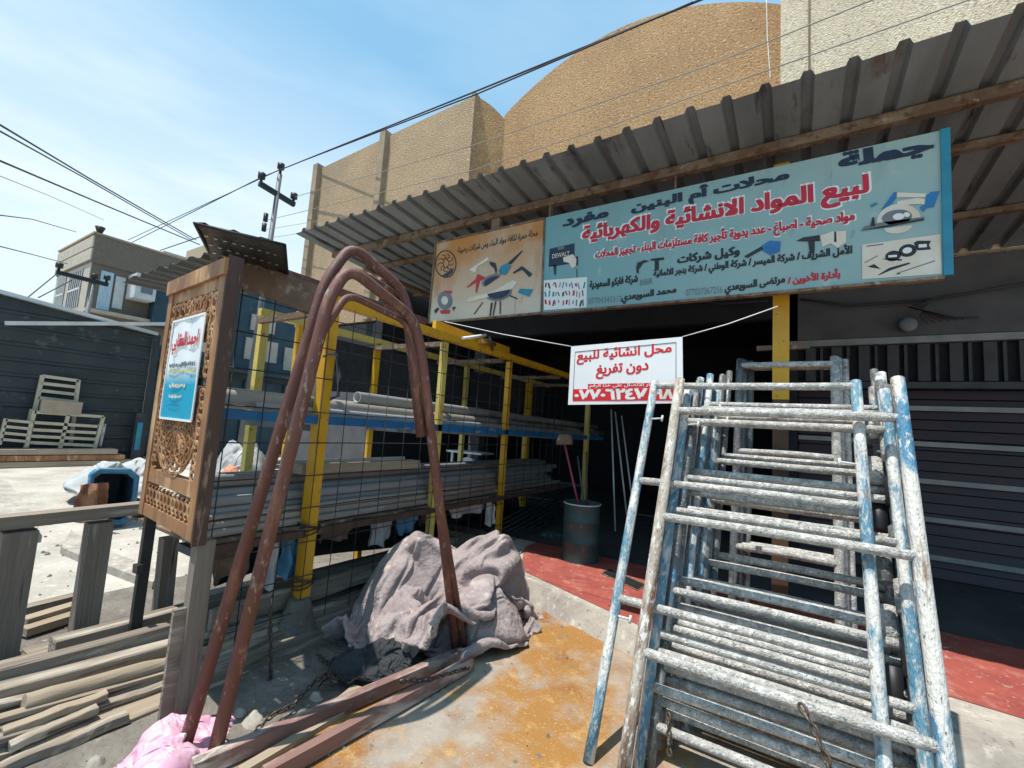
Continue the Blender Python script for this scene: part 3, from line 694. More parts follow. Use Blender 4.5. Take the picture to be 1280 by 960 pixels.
w = MB(); w.box((-17.4, 5.25, 0), (-17, 20, 3.5)); w.build('front_wall', m_teal2, s2_)
for k in range(6):
    w = MB(); w.box((-17, 5.4+k*1.5, .1), (-16.93, 6.5+k*1.5, 2.7)); w.build('door_panel', m_fence if k % 2 else m_teal2, s2_)
w = MB(); w.box((-17, 5.25, 2.9), (-16.2, 20, 3.0)); w.build('awning', m_fence, s2_)
w = MB(); w.box((-17.6, 7.9, 3.0), (-17.05, 20, 6.4)); w.build('upper_wall', m_teal2, s2_)
for y0, y1, z0, z1 in ((8.3, 9.5, 3.5, 4.3), (9.8, 11.2, 3.3, 4.2), (8.4, 9.3, 4.6, 5.2)):
    w = MB(); w.box((-17.045, y0, z0), (-16.98, y1, z1)); w.build('pale_panel', m_stone, s2_)
a = at(175, 572, 0, -15.1)
kb = thing('notice_cabinet', 'narrow grey cabinet with a faded colour picture beside the steel shed', 'cabinet', (a.x, a.y, 0))
w = MB(); b0, b1 = at(163, 570, 0, -15.1), at(183, 517, 0, -15.1); w.box((-15.3, b0.y, .02), (-15.1, b1.y, b1.z)); w.build('box', m_fence, kb)
w = MB(); w.box((-15.09, b0.y+.05, .35), (-15.08, b1.y-.05, b1.z-.25)); w.build('picture', m_ink_teal, kb)
# bed frames
def pxframe(name, label, segs, X, wdt, m, group=None, cat='bed frame'):
    mb = None; pts = [at(x, y, 0, X) for sg_ in segs for x, y in sg_]
    t = thing(name, label, cat, (X, sum(p.y for p in pts)/len(pts), min(p.z for p in pts)), group)
    for i, ((x0, y0), (x1, y1)) in enumerate(segs):
        p0, p1 = at(x0, y0, 0, X), at(x1, y1, 0, X); up = abs(p1.z-p0.z) > abs(p1.y-p0.y)
        MB().bar(p0, p1, wdt, wdt, (1, 0, 0)).build('upright' if up else 'rail', m, t)
    return t
pxframe('bed_frame', 'tall beige headboard frame leaning on the dark steel shed', [((53, 469), (33, 560)), ((98, 475), (88, 556)), ((53, 470), (98, 476)), ((51, 479), (96, 484)), ((49, 488), (94, 493)), ((47, 497), (92, 502))], -15.3, .075, m_beige)
pxframe('bed_frame', 'wide beige slatted frame in front of the other bed frames', [((43, 513), (32, 560)), ((129, 521), (118, 561)), ((85, 519), (75, 560)), ((43, 515), (129, 521)), ((41, 528), (121, 533)), ((39, 537), (120, 541)), ((37, 545), (119, 549)), ((36, 553), (118, 557))], -15.05, .07, m_beige)
pxframe('bed_frame', 'low beige frame at the far left beside the slatted frame', [((7, 523), (-1, 556)), ((39, 527), (33, 558)), ((7, 525), (39, 528)), ((5, 533), (38, 536)), ((3, 541), (36, 544)), ((1, 549), (35, 552))], -15.0, .06, m_beige)
pxframe('bed_frame', 'small grey frame standing behind the right end of the slatted frame', [((131, 530), (125, 558)), ((124, 530), (120, 556)), ((124, 531), (131, 532)), ((123, 541), (129, 543))], -15.35, .05, m_galv)
p = [at(x, y, 0, -15.12) for x, y in ((48, 516), (99, 519), (102, 503), (51, 499))]
one(MB().prism(p, (.12, 0, 0)), 'board_box', m_beige2, 'tan board box resting on the slatted bed frame', 'box')
p = [at(x, y, 0, -15.2) for x, y in ((33, 528), (41, 528), (46, 512), (37, 511))]
one(MB().prism(p, (.1, 0, 0)), 'pale_board', m_beige, 'small pale panel beside the tan board box', 'panel')
for i, (y, zz, m_, lb) in enumerate(((1.9, .36, m_beige2, 'thick brown timber, topmost under the bed frames'), (1.9, .22, m_panel, 'red-brown timber in the middle of the stack under the bed frames'), (1.95, .08, m_woodp, 'pale timber lowest in the stack under the bed frames'))):
    one(MB().bar((-14.95+.06*i, y-3, zz), (-14.95+.06*i, y+2.5+.15*i, zz-.02), .5-.05*i, .12), 'street_timber', m_, lb, 'timber', 'timbers under the bed frames')
# brick house far behind
hc = Vector((-30, 6.79, 0))
hs_ = thing('brick_house', 'distant two-storey brick house with a corner balcony and air conditioner', 'house', hc)
w = MB(); w.box((-36, 6.85, 0), (-30.1, 11.5, 8.6)); w.build('wall', m_brick, hs_)
w = MB(); w.box((-36, 6.82, 5), (-30.1, 6.849, 8.6)); w.build('street_face', m_stone, hs_)
w = MB(); w.box((-36.1, 6.79, 8.6), (-30.0, 11.6, 10.05)); w.build('parapet', m_brick, hs_)
w = MB(); w.box((-36.1, 6.72, 8.7), (-29.98, 6.785, 9.3)); w.box((-36.1, 6.72, 9.38), (-29.98, 6.785, 9.95)); w.build('parapet_panel', m_stone, hs_)
w = MB(); w.box((-36.15, 6.70, 10.05), (-29.95, 11.65, 10.15)); w.build('coping', m_pil, hs_)
w = MB(); w.tube([(-30.15, 6.95, 10.15), (-30.15, 6.95, 10.5)], .12, 8, rs=[.1, .22]); w.build('roof_vent', m_black, hs_)
for y0, y1, z0, z1, m_, nm in ((7.25, 7.75, 6.3, 8.3, m_curtain, 'curtain'), (7.85, 8.25, 6.5, 8.2, m_acwhite, 'curtain')):
    w = MB(); w.box((-30.1, y0, z0), (-30.05, y1, z1)); w.build(nm, m_, hs_)
w = MB(); w.box((-30.1, 9.4, 5.9), (-29.4, 10.2, 8.6)); w.build('dark_bay', m_teal2, hs_)
w = MB(); w.box((-30.1, 8.35, 7.1), (-28.9, 9.25, 8.4)); b_ = w.build('balcony', m_acwhite, hs_)
w = MB(); w.box((-28.895, 8.6, 7.4), (-28.88, 9.1, 8.0)); w.build('balcony_grille', m_ink_grey, b_, origin=hc.copy())
w = MB(); w.box((-30.1, 6.8, 6.05), (-29.6, 11.5, 6.2)); w.build('floor_slab', m_stone, hs_)
for x0, x1 in ((-35.4, -34.0), (-33.2, -31.2)):
    w = MB(); w.box((x0, 6.80, 6.4), (x1, 6.86, 8.4)); f_ = w.build('window', m_glass, hs_)
    w = MB()
    for i in range(7): w.box((x0+(x1-x0)*i/6-.03, 6.76, 6.35), (x0+(x1-x0)*i/6+.03, 6.795, 8.45))
    w.box((x0, 6.75, 7.3), (x1, 6.758, 7.4)); w.build('window_grille', m_acwhite, f_, origin=hc.copy())
w = MB(); w.box((-30.1, 10.2, 6.3), (-29.7, 11.2, 7.9)); f_ = w.build('window_surround', m_acwhite, hs_)
w = MB(); w.box((-29.695, 10.35, 6.45), (-29.68, 11.05, 7.5)); w.build('pane', m_glass, f_, origin=hc.copy())
h2 = thing('brick_building', 'pale beige brick building far behind the carved panel', 'building', (-60, 24, 0))
w = MB(); w.box((-70, 19.5, 0), (-60, 23.6, 18.5)); w.build('wall', m_brickb, h2)
w = MB(); w.box((-66, 23.65, 0), (-59, 30, 21.5)); w.build('tower', m_brickb, h2)
w = MB(); w.box((-70.2, 19.3, 18.5), (-59.8, 23.6, 18.9)); w.build('coping', m_stone, h2)
# poles and power lines
def pole(name, label, base, top, arm0, arm1, r):
    t = thing(name, label, 'pole', base)
    MB().tube([base, top], r, 10, rs=[r*1.2, r*.8]).build('shaft', m_pole, t)
    MB().bar(arm0, arm1, r*1.5, r*1.7).build('cross_arm', m_black, t)
    for k, q in enumerate((Vector(arm0).lerp(Vector(arm1), .04), Vector(arm0).lerp(Vector(arm1), .96), Vector(top))):
        MB().tube([q+Vector((0, 0, .0)), q+Vector((0, 0, r*2)), q+Vector((0, 0, r*2.2)), q+Vector((0, 0, r*4.2)), q+Vector((0, 0, r*4.4))], r, 8, rs=[r*.5, r*.5, r*1.3, r*1.3, r*.4]).build('insulator', m_black, t)
    return t
PX = -14.0
pt = at(350, 218, 0, PX)
po = pole('power_pole', 'grey steel power pole with a slanted black cross arm beside the building', Vector((pt.x, 7.05, 0)), pt, at(324, 229, 0, PX), at(368, 256, 0, PX), .085)
for x, y in ((333, 275), (331, 287)):
    q = at(x, y, 0, PX); MB().tube([q+Vector((.1, -.08, -.1)), q+Vector((.1, -.08, .15))], .07, 8).build('insulator', m_black, po)
q = at(110, 348, 0, -27)
pole('power_pole', 'thin distant power pole with a long cross arm in front of the brick house', Vector((-27, q.y, 0)), q+Vector((0, .2, -.15)), at(70, 340, 0, -27), at(135, 356, 0, -27), .10)
def line(label, pts, r, m, sag=.0):
    pts = [Vector(p) for p in pts]; out = []
    for i in range(len(pts)-1):
        for k in range(12):
            t = k/12; out.append(pts[i].lerp(pts[i+1], t)+Vector((0, 0, -sag*4*t*(1-t))))
    out.append(pts[-1])
    one(MB().tube(out, r, 5), 'power_line', m, label, 'cable', 'power lines')
def far(x, y, Y): return at(x, y, 1, Y)
line('upper of the two thick black cables running up over the roofline', [far(165, 303, 7.6), far(326, 222, 6.8), far(595, 114, 6.2), far(880, -2, 5.6)], .016, m_cable)
line('lower of the two thick black cables running up over the roofline', [far(160, 300, 7.6), far(350, 212, 7.1), far(595, 118, 6.2), far(866, 3, 5.6)], .014, m_cable)
line('pale cable crossing the middle of the rounded parapet', [far(369, 246, 6.7), far(590, 182, 6.3), far(760, 125, 6.0), far(880, 84, 5.8), far(1110, -8, 5.3)], .008, m_cablel)
line('pale cable crossing the lower part of the rounded parapet', [far(335, 275, 6.7), far(590, 213, 6.3), far(760, 158, 6.0), far(976, 82, 5.7), far(1225, -5, 5.3)], .008, m_cablel)
line('pale cable just above the edge of the canopy', [far(333, 287, 6.7), far(480, 262, 6.4), far(640, 221, 6.2), far(800, 170, 6.0)], .006, m_cablel)
line('lowest pale cable touching the left end of the canopy', [far(340, 297, 6.7), far(460, 278, 6.4), far(560, 252, 6.2)], .006, m_cablel)
line('thin cable dropping down the corner of the cream wall', [far(958, 0, 6.5), far(959, 45, 6.5), far(963, 100, 6.5)], .006, m_ink_white)
for i, (a, b, c, r) in enumerate((((0, 156), (110, 222), (245, 300), .035), ((0, 164), (105, 222), (240, 300), .03), ((0, 201), (120, 252), (250, 306), .035), ((0, 269), (40, 274), (95, 290), .02), ((0, 308), (40, 318), (85, 330), .02), ((0, 220), (60, 244), (130, 275), .012))):
    lb = ('upper of the paired cables at the top left of the sky', 'lower of the paired cables at the top left of the sky', 'single dark cable below the paired cables in the left sky', 'faint cable in the white cloud above the brick house', 'lowest faint cable reaching the brick house', 'very thin cable in the white cloud on the left')[i]
    line(lb, [at(*a, 0, -16), at(*b, 0, -21), at(*c, 0, -27)], r*.75, m_cable)
for k, (a, b) in enumerate((((70, 343), (32, 374)), ((90, 350), (48, 372)), ((200, 313), (250, 296)))):
    line(('cable running down left from the distant cross arm', 'second cable running down left from the distant cross arm', 'thin cable between the brick house and the perforated sheet')[k], [at(*a, 0, -27), at(*b, 0, -24 if k < 2 else -22)], .022, m_cable)

# ---------------------------------------------------------------- lumps of cloth and sacks
def lump(cx, cy, z0, rx, ry, h, n=36, m_=48, amp=.12, fold=0, seed=0, outline=1, flat=2.4, lobes=2.0):
    P = []
    for i in range(n):
        r = i/(n-1); row = []
        for j in range(m_):
            a = 2*math.pi*j/m_
            rr = r*(1+.22*outline*noise.noise((math.cos(a)*1.3+seed, math.sin(a)*1.3, seed)))
            x, y = rr*math.cos(a), rr*math.sin(a)
            z = (1-r**flat)*h*(1+.25*noise.noise((x*lobes+seed, y*lobes, 2)))
            nn = noise.noise((x*3+seed, y*3, z*4))*amp
            if fold:
                wv = noise.noise((math.cos(a)*3.4+seed, math.sin(a)*3.4, r*1.1))
                rid = 1-abs(noise.noise((math.cos(a)*5+seed+.5*wv, math.sin(a)*5, r*2.0+wv)))*2.2
                rid2 = 1-abs(noise.noise((x*5.5+seed+wv, y*5.5, 7.7+z*4)))*2.2
                rid3 = 1-abs(noise.noise((x*13+seed, y*13+wv*2, 3.3+z*7)))*2.0
                nn += fold*(.55*rid*min(1, r*2.2)+.55*rid2+.22*rid3)
            g = min(1, (1-r)*6)
            px_, py_ = cx+x*rx*(1+nn*.55), cy+y*ry*(1+nn*.55)
            P_z = z0+max(0, z+nn*h*.55*g)
            row.append((px_, py_, P_z))
        P.append(row)
    return MB().grid(P, n, m_, True, True)
import numpy as np
# a crumpled sheet: 100 x 64 surface points (x, then y, then z) in steps of 5 mm, each as the difference from the point before it
SHEET_STEPS = [
-62,0,1,4,3,2,-5,-2,-7,0,1,0,-4,-6,-6,-5,-4,-4,-3,-3,-4,-3,0,-1,-1,0,-1,0,-4,-2,1,2,0,3,-1,3,3,0,1,-1,2,2,3,2,1,-2,2,0,2,4,2,6,4,2,-3,0,0,2,4,6,-4,-4,0,-5,
5,-1,1,-3,1,6,1,-8,-3,-5,-1,0,-2,-2,-3,-6,-6,-4,-6,-4,-4,1,-3,0,0,-2,-2,-1,2,-1,-3,-1,2,-1,5,-1,4,1,1,1,0,1,3,4,2,-2,0,3,-2,2,2,6,8,4,-1,-2,-2,-3,7,7,1,-8,-2,0,
4,1,-2,0,-5,0,6,-1,-7,-4,-6,-2,-3,-2,-1,-1,-4,-5,-5,-6,-4,0,1,0,-1,-1,-3,-4,0,2,1,-3,-2,-1,7,0,-4,7,-4,0,1,3,2,3,0,3,4,2,0,0,-1,5,6,8,3,-4,0,-4,-1,8,6,-3,-9,-2,
4,2,-1,-2,-2,-5,-2,4,-4,-5,-5,-6,-4,-4,-2,0,-3,0,-4,-4,-5,0,-3,1,-2,1,-1,-1,-1,-3,1,0,-1,0,-2,1,2,1,2,-3,0,1,5,3,3,3,4,2,0,1,-1,0,7,3,6,0,-1,-1,-6,4,6,0,-6,-5,
5,2,0,-2,-3,-1,-7,-4,1,-4,-6,-4,-5,-6,-3,-1,-2,-3,-2,-3,0,-1,-4,-6,0,-1,1,2,1,0,0,0,-4,0,-2,-5,4,1,1,4,0,0,0,3,3,8,3,4,1,1,-2,0,1,6,6,4,-3,0,-4,-1,6,0,-5,-5,
2,-2,-1,1,0,-2,-2,-5,-4,-5,-3,-6,-5,-3,-3,0,-2,-6,-2,-2,-4,0,-4,-9,-3,-1,2,-1,6,2,1,1,1,-3,-8,-2,0,4,5,3,1,1,-3,1,1,5,6,5,1,4,2,-2,-1,3,5,7,1,-3,-2,0,6,0,-6,-6,
2,0,-1,-3,-3,-1,1,-3,-4,-4,-5,-7,-4,-5,-6,0,0,-3,-9,-1,-2,-7,-5,-2,0,0,0,-2,-2,2,2,4,5,2,-3,-4,-4,-1,3,4,3,4,0,1,-2,1,5,4,2,3,3,4,1,-1,3,5,5,0,-1,-6,3,5,-4,-6,
3,-1,-2,-1,-2,-6,-1,-1,-3,-4,-3,-5,-5,-7,-4,-6,-3,-3,1,-7,-4,-2,-1,1,0,2,-1,-2,-2,-2,-2,-1,2,7,2,-1,-4,-4,-2,1,3,2,3,3,3,-2,1,4,3,2,3,4,1,4,4,3,1,2,-2,-9,5,4,-1,-4,
3,-2,-1,-2,-3,-2,-6,-4,-2,-4,-3,-5,-3,-3,-4,-3,-5,-3,-4,-1,-3,-2,2,-2,4,0,-1,-2,-1,-2,-2,-2,-3,-2,7,2,1,-5,-4,-3,0,1,2,2,2,2,4,0,3,1,4,3,2,3,4,4,5,-3,-6,0,1,4,5,-4,
2,0,-3,-3,-2,-4,-1,-7,-3,-1,-6,-5,-5,-4,-2,-3,-1,-4,0,-2,-4,2,-3,3,-2,-1,0,-1,-1,-1,-1,-1,-2,-3,-4,3,4,0,-4,-3,-2,0,-1,2,1,2,1,0,4,3,3,4,4,4,2,1,4,-1,-2,-1,3,6,3,-3,
-4,2,0,0,-5,-2,-5,-1,-4,-4,-3,-5,-5,-3,-3,-1,-5,0,-2,-3,1,-3,2,-3,3,1,-3,1,-1,-1,0,-1,-2,-4,-5,-6,5,4,-3,-5,1,-1,-1,-1,1,0,2,2,2,1,6,0,4,3,4,3,3,4,0,-1,1,1,3,2,
4,-2,-2,1,-1,-5,-2,-6,4,-5,-6,-3,-5,-3,-3,-4,-1,0,-4,1,-4,2,-3,3,-3,-1,4,-2,-2,0,1,-3,1,-5,-5,-5,-5,8,0,-3,-5,-1,0,4,-1,2,0,2,0,2,2,5,-1,4,1,3,3,5,8,-2,2,0,1,3,
4,-1,-1,-4,-2,-2,-6,-1,-4,1,-4,-6,-4,-5,1,-3,-1,-4,1,-3,1,-3,2,-2,2,-3,-2,3,-2,-2,1,1,-4,0,-3,-5,-6,0,2,-5,0,-2,-2,0,6,1,0,1,2,3,2,2,3,-1,4,-1,3,7,6,3,1,0,0,2,
4,-4,-2,0,-2,-5,-4,-5,-3,-2,-1,-3,-5,-3,-3,0,-4,2,-3,1,-4,2,-3,3,-2,1,-2,-4,4,-1,0,0,-5,-3,-5,-4,-4,-5,2,2,-1,-2,0,-1,-1,1,6,4,1,1,2,4,3,-1,1,3,2,2,4,6,5,0,0,1,
4,-2,-4,-3,-4,-1,-7,-1,-3,-5,-4,-1,-3,-3,0,-5,1,-2,1,-4,2,-4,2,-3,5,0,-1,-5,-1,-2,4,-3,-2,0,-6,-6,-6,-1,-2,-1,4,0,-4,0,1,-2,3,3,4,6,3,-2,1,7,0,2,2,1,3,1,4,6,3,-1,
5,-2,-4,-4,-3,-5,-4,-3,-5,-2,-2,-2,-3,-5,-3,2,0,-3,1,-4,-4,3,-4,1,-2,5,-4,2,-2,0,-1,2,-2,-3,-4,-6,-5,-6,-4,4,-3,2,2,-2,0,0,2,1,2,4,6,3,4,-1,5,1,0,4,0,3,-1,4,4,4,
1,1,-3,-3,-5,-5,-5,-4,-3,-5,-2,-3,-1,-5,-1,-3,2,0,-3,-2,-1,-2,2,-2,-3,-1,3,3,0,-4,2,-1,0,-4,-3,-6,-5,-5,-4,-1,0,-1,-1,4,1,-2,2,2,3,1,2,4,5,4,1,5,0,0,4,-1,4,3,0,3,
3,-4,-3,-3,1,-4,-6,-6,-5,-2,-3,-4,-4,1,-4,0,1,-2,-1,-3,-1,0,1,-2,0,-3,2,3,-2,1,-2,2,-2,-2,-3,-7,-6,-4,-4,-2,0,0,-1,-2,4,2,0,1,4,4,-1,-1,3,5,5,1,5,1,2,2,-3,2,8,3,
3,-2,-4,-5,-4,0,-4,-6,-3,-6,-2,-2,-4,-5,3,-1,-2,0,-2,-2,-2,1,-1,0,-1,1,-3,-1,5,0,0,-4,3,-1,-4,-6,-7,-4,-4,-3,1,1,-2,-2,-3,2,5,2,1,2,2,3,0,2,3,4,3,6,-1,2,1,2,4,4,
0,-4,0,-5,-2,-6,0,-5,-6,-2,-2,-5,-3,-3,-2,0,2,-3,0,-3,-1,-1,1,-1,2,-2,-1,-1,-2,0,1,4,-4,-2,-2,-3,-6,-4,-4,-3,1,1,-1,-2,-2,0,-1,5,4,1,2,2,1,2,2,3,5,1,6,-1,3,1,-2,6,
3,-4,-5,-2,-4,-2,-4,-4,-4,-6,-2,0,-4,-3,1,-1,-1,0,-3,-2,-2,1,-1,1,-2,2,-3,2,-1,-1,-1,1,2,-2,-4,-5,-4,-7,-3,-2,3,2,-2,-1,-2,-2,0,0,5,5,0,1,1,3,2,6,3,2,0,3,1,2,2,2,
2,-2,-6,-3,-4,-4,-2,-4,-4,-4,-2,-2,-4,-2,-4,1,2,-2,0,-3,-1,-2,1,-1,-3,0,2,3,-2,-2,0,2,1,-1,-3,-5,-3,-7,-3,-4,2,2,-2,2,-3,-2,0,-1,0,4,5,2,1,2,1,4,6,2,2,0,1,3,4,1,
-3,1,-2,-5,-4,-2,-5,-2,-3,-3,-2,-3,-5,-2,-2,0,2,-1,-3,-1,-4,0,-2,0,0,-3,-3,4,5,-1,-1,-1,0,-1,-2,-4,-5,-4,-3,-4,3,3,-4,-1,0,-1,1,-1,0,-1,3,3,1,4,4,2,4,3,3,2,0,3,3,5,
4,-7,0,0,-4,-5,0,-3,-2,-3,-3,-4,-4,-2,-3,2,1,-3,-2,-4,-2,-2,1,0,-2,0,-4,-3,6,4,-5,0,-2,-2,-3,-3,-3,-5,-4,-4,6,5,2,-5,-3,2,0,2,0,-1,1,2,1,1,5,0,1,5,4,5,4,-1,8,4,
1,-1,-6,-4,1,-5,-3,0,-3,0,-2,-5,-4,-2,-5,4,-3,-1,-3,-2,-3,-1,-2,-1,1,-1,-2,-2,-3,4,5,0,-3,-3,-4,-3,-1,-3,-5,-4,-2,3,2,5,-4,-1,4,0,2,0,0,1,1,1,0,4,-1,0,5,5,4,5,5,6,
4,-4,-3,-5,-3,-3,-1,-4,2,-7,-3,-4,-4,1,-3,2,2,-4,-2,-4,-2,-3,1,-1,0,-2,0,-3,-1,-2,4,3,1,-1,-2,-6,-1,-3,-4,-5,-2,-1,-2,11,-6,1,1,5,0,1,1,0,1,1,1,2,0,1,1,2,4,5,8,7,
2,-1,-4,-4,-4,-3,-4,1,-3,-5,-4,-6,0,-1,-1,-3,2,-1,-4,-1,-4,-1,-2,2,-3,0,-3,1,1,-1,2,3,-1,2,-5,-2,-2,-3,-4,-4,-3,-2,-2,2,3,-3,0,4,5,3,0,1,1,1,2,1,2,-1,2,-1,5,5,5,6,
5,-2,-4,-6,-5,-5,1,-4,1,-5,-4,-5,-1,-2,-4,3,1,-3,-1,-7,-1,-3,-1,0,2,-2,-1,-4,-1,1,1,6,2,0,-2,-1,-2,-2,-4,-4,-4,-3,-3,1,-1,2,1,-1,2,6,6,1,1,2,2,1,1,0,-6,4,0,3,7,7,
5,-2,-5,-5,-5,-6,-3,0,-3,-5,-5,-1,-2,0,-4,0,1,0,-6,-5,-2,0,-1,0,-1,1,-3,-1,-2,2,0,2,1,3,2,-1,-1,-1,-4,-4,-4,-3,-4,-4,3,-3,5,-1,2,0,4,8,3,3,1,-1,0,-3,-1,-3,1,5,9,2,
2,-4,-2,-4,-5,-5,-4,-2,-1,-5,-6,-5,-4,1,-1,1,-3,0,-4,-1,-5,-1,0,0,2,-3,1,-2,0,1,2,2,-1,0,3,1,0,-2,-1,-4,-4,-4,-3,-4,-3,0,0,5,-2,4,-1,3,4,1,1,0,0,-1,-1,3,0,7,2,4,
2,-2,-3,-6,-2,-3,-6,-5,-2,-3,-5,-4,-5,-1,1,1,-1,-3,-3,-5,-1,-1,-1,1,-3,-1,4,0,0,-2,0,1,0,4,4,-1,2,-2,-2,-2,-4,-5,-1,-5,-5,0,0,1,3,-2,4,3,-3,-1,2,0,-1,0,3,7,-2,2,5,3,
2,-3,-4,-3,-6,-3,-2,-6,-5,-5,-2,-4,0,-3,-2,-1,2,-2,-5,-2,-3,-2,3,-2,1,-1,2,2,0,-1,0,0,0,0,1,7,-1,-3,-4,-3,-2,-5,3,-3,-7,1,0,-1,-1,3,0,-1,6,-3,-2,-2,-1,2,7,5,0,0,4,0,
3,-3,-3,-5,-6,-4,-4,-2,-5,-5,-5,-1,-4,0,-1,0,-1,0,-5,-4,-3,1,-2,4,0,1,0,3,-4,3,-2,1,-1,-3,-2,7,2,1,-4,-2,-2,-6,-2,-1,-1,-4,3,0,-2,0,2,1,-2,3,-1,0,0,-2,5,1,0,3,5,2,
-1,-1,-4,-2,-6,-5,-3,-3,-5,-5,-2,-7,-4,4,-1,1,-1,-4,-1,-5,-3,-1,2,5,0,1,-1,-3,-1,2,2,-1,0,-2,-5,2,10,-5,-3,1,-2,-7,2,-3,0,-6,3,2,0,-2,1,-1,2,-3,-5,-1,3,5,2,2,2,4,4,1,
4,-5,-2,-4,-6,-2,-4,-5,-2,-3,-4,-9,0,4,-2,1,-3,-1,-3,-6,-1,0,3,2,1,1,-3,0,-2,-4,3,4,-6,-2,1,2,4,-1,-1,-4,-1,-4,-3,2,1,-5,2,2,2,-1,0,-3,2,-2,-3,-1,0,5,2,4,3,4,2,-2,
-1,0,-6,-1,-6,-3,-4,-5,-4,-1,-4,-7,2,1,0,-1,0,-3,-4,-6,-4,4,4,1,-2,0,0,0,-4,-1,-1,4,-2,-5,1,2,3,3,-4,0,-8,-2,1,2,-1,-1,0,2,2,1,0,-2,-1,-1,-3,1,-1,3,5,3,2,0,2,2,
3,-5,1,-5,-5,-4,-3,-5,-2,-4,-1,-10,-2,-1,-2,-1,0,5,-8,-3,-1,3,4,-1,2,0,-1,-2,-2,1,-7,3,4,-6,2,1,5,-1,-4,-1,-3,-1,-4,4,3,-2,-1,1,3,1,0,0,-2,-2,-2,0,2,1,5,1,4,-2,2,-2,
4,-4,-3,-5,-6,0,-5,-4,-4,-1,-9,-4,-3,-4,-2,0,1,4,-5,-6,3,5,3,0,0,-2,0,-2,-5,-1,2,-3,2,-4,5,4,1,1,-3,-2,-3,-3,-2,3,3,1,-3,0,3,2,0,0,-1,-2,-1,0,2,2,-2,6,-2,0,1,4,
4,-3,-5,-5,-5,-5,-1,-7,-1,-4,-5,-6,-1,-4,-1,0,1,5,-8,-5,0,4,3,2,3,-5,-1,-2,-3,0,-1,0,-2,0,3,8,0,-4,1,-4,0,-2,-3,3,0,3,-1,-3,2,2,1,-2,3,-4,-1,-1,-2,0,4,8,-1,-1,-2,2,
3,-3,-3,-5,-6,-7,-5,-1,-5,-1,-3,-8,-3,-3,2,0,1,0,-6,-6,2,5,3,2,-4,0,-1,0,-5,-2,3,-1,0,2,2,0,2,2,-4,-1,-5,5,-4,1,0,3,0,-1,-3,-1,0,2,3,1,-1,-4,-1,-2,6,4,0,-1,2,1,
0,-5,-3,-1,-3,-7,-7,-5,0,-2,-6,-7,0,-4,-4,2,0,2,-8,-2,0,4,4,1,2,-1,-3,-3,0,-2,-1,4,-2,6,-2,2,-2,0,1,-2,-5,-2,6,0,1,-1,0,2,-3,0,-2,-1,-2,1,1,1,2,-3,0,1,1,4,4,2,
2,-3,-4,-5,-3,-2,-5,-6,-2,-3,-3,-9,-3,-2,-2,-8,1,2,-5,1,1,3,2,4,-5,4,0,-1,-2,0,-1,-2,6,-1,3,-1,-2,3,-2,-5,2,-5,0,2,2,5,-1,0,-1,-1,-1,-1,-1,1,-4,-1,2,1,1,2,2,4,5,1,
0,-2,-3,-3,-4,-5,-4,-2,-2,-3,-4,-9,-2,-3,-2,-4,-4,3,-6,3,-1,2,3,3,-3,-3,5,3,-2,-2,2,-2,1,2,-2,2,-1,1,-6,-2,4,-2,-1,1,-1,0,7,0,-2,1,-1,-2,-1,0,-2,-1,2,1,2,3,2,4,3,3,
5,-3,-6,-2,-5,-2,-5,-6,-1,4,-5,-9,-3,-3,-2,-5,-4,3,-5,-1,2,1,-1,2,5,-4,-2,6,2,0,-4,3,1,-4,-3,2,4,-4,-4,4,0,2,0,-1,-1,-1,-3,7,2,-3,2,-2,-1,0,-3,2,-1,4,2,4,0,4,2,3,
-2,0,-2,-5,-4,-5,-3,-4,-5,0,4,-8,-6,-1,0,-6,-5,2,-2,-1,0,2,-1,-2,4,1,-4,0,6,-2,3,-3,3,-4,-2,3,-3,-3,4,2,4,1,1,-2,-2,-2,-3,-3,2,6,0,-2,1,0,-4,4,-2,0,5,4,1,1,3,1,
1,-4,-2,1,-6,-2,-5,-5,-2,-4,5,-4,-8,2,-2,-3,-6,2,-2,0,-1,1,2,-2,-3,5,-4,1,-2,5,0,0,-5,0,0,-1,0,4,1,5,4,1,1,-1,-5,-2,-5,-2,-1,-2,7,1,-3,0,-1,1,0,1,2,3,5,1,0,4,
6,-4,-6,-4,1,-5,-4,-6,-2,-3,-3,8,-11,2,-1,-5,-3,-1,2,0,0,0,1,0,-4,-1,1,-2,-1,5,-5,0,1,0,-2,4,3,3,2,4,3,2,-1,-3,-2,-4,-3,-3,-2,-2,-2,2,3,0,-1,2,-1,-4,7,2,4,5,-3,3,
6,-4,-6,-6,-6,1,-5,-4,-5,-1,-7,5,-5,-1,1,-2,-3,-2,3,2,0,0,0,-1,-2,-5,4,-3,-1,0,2,-3,2,-3,2,4,7,2,2,2,4,2,-3,-2,-3,-2,-2,-4,-3,-3,-2,-2,-1,5,2,-5,3,-2,4,4,3,2,1,2,
2,-4,-3,-6,-5,-5,-4,-1,-5,-1,-6,-3,1,1,-1,-2,-4,1,-1,3,0,1,-1,0,-2,-3,-4,2,2,-1,-1,0,-1,1,6,2,2,4,5,-2,4,-2,0,0,-3,-1,-1,-4,-3,-4,-3,-2,1,1,-1,1,0,1,2,3,5,2,1,2,
2,-8,-5,2,-8,-2,-4,-6,-3,-1,-4,2,-3,-3,2,-4,-2,-4,-2,0,0,0,1,-1,-1,-2,-2,4,2,2,-1,0,1,5,3,3,-3,1,9,1,-2,2,-1,1,-4,1,0,-4,-5,-4,-2,-2,0,1,0,-1,-1,1,4,4,4,4,2,2,
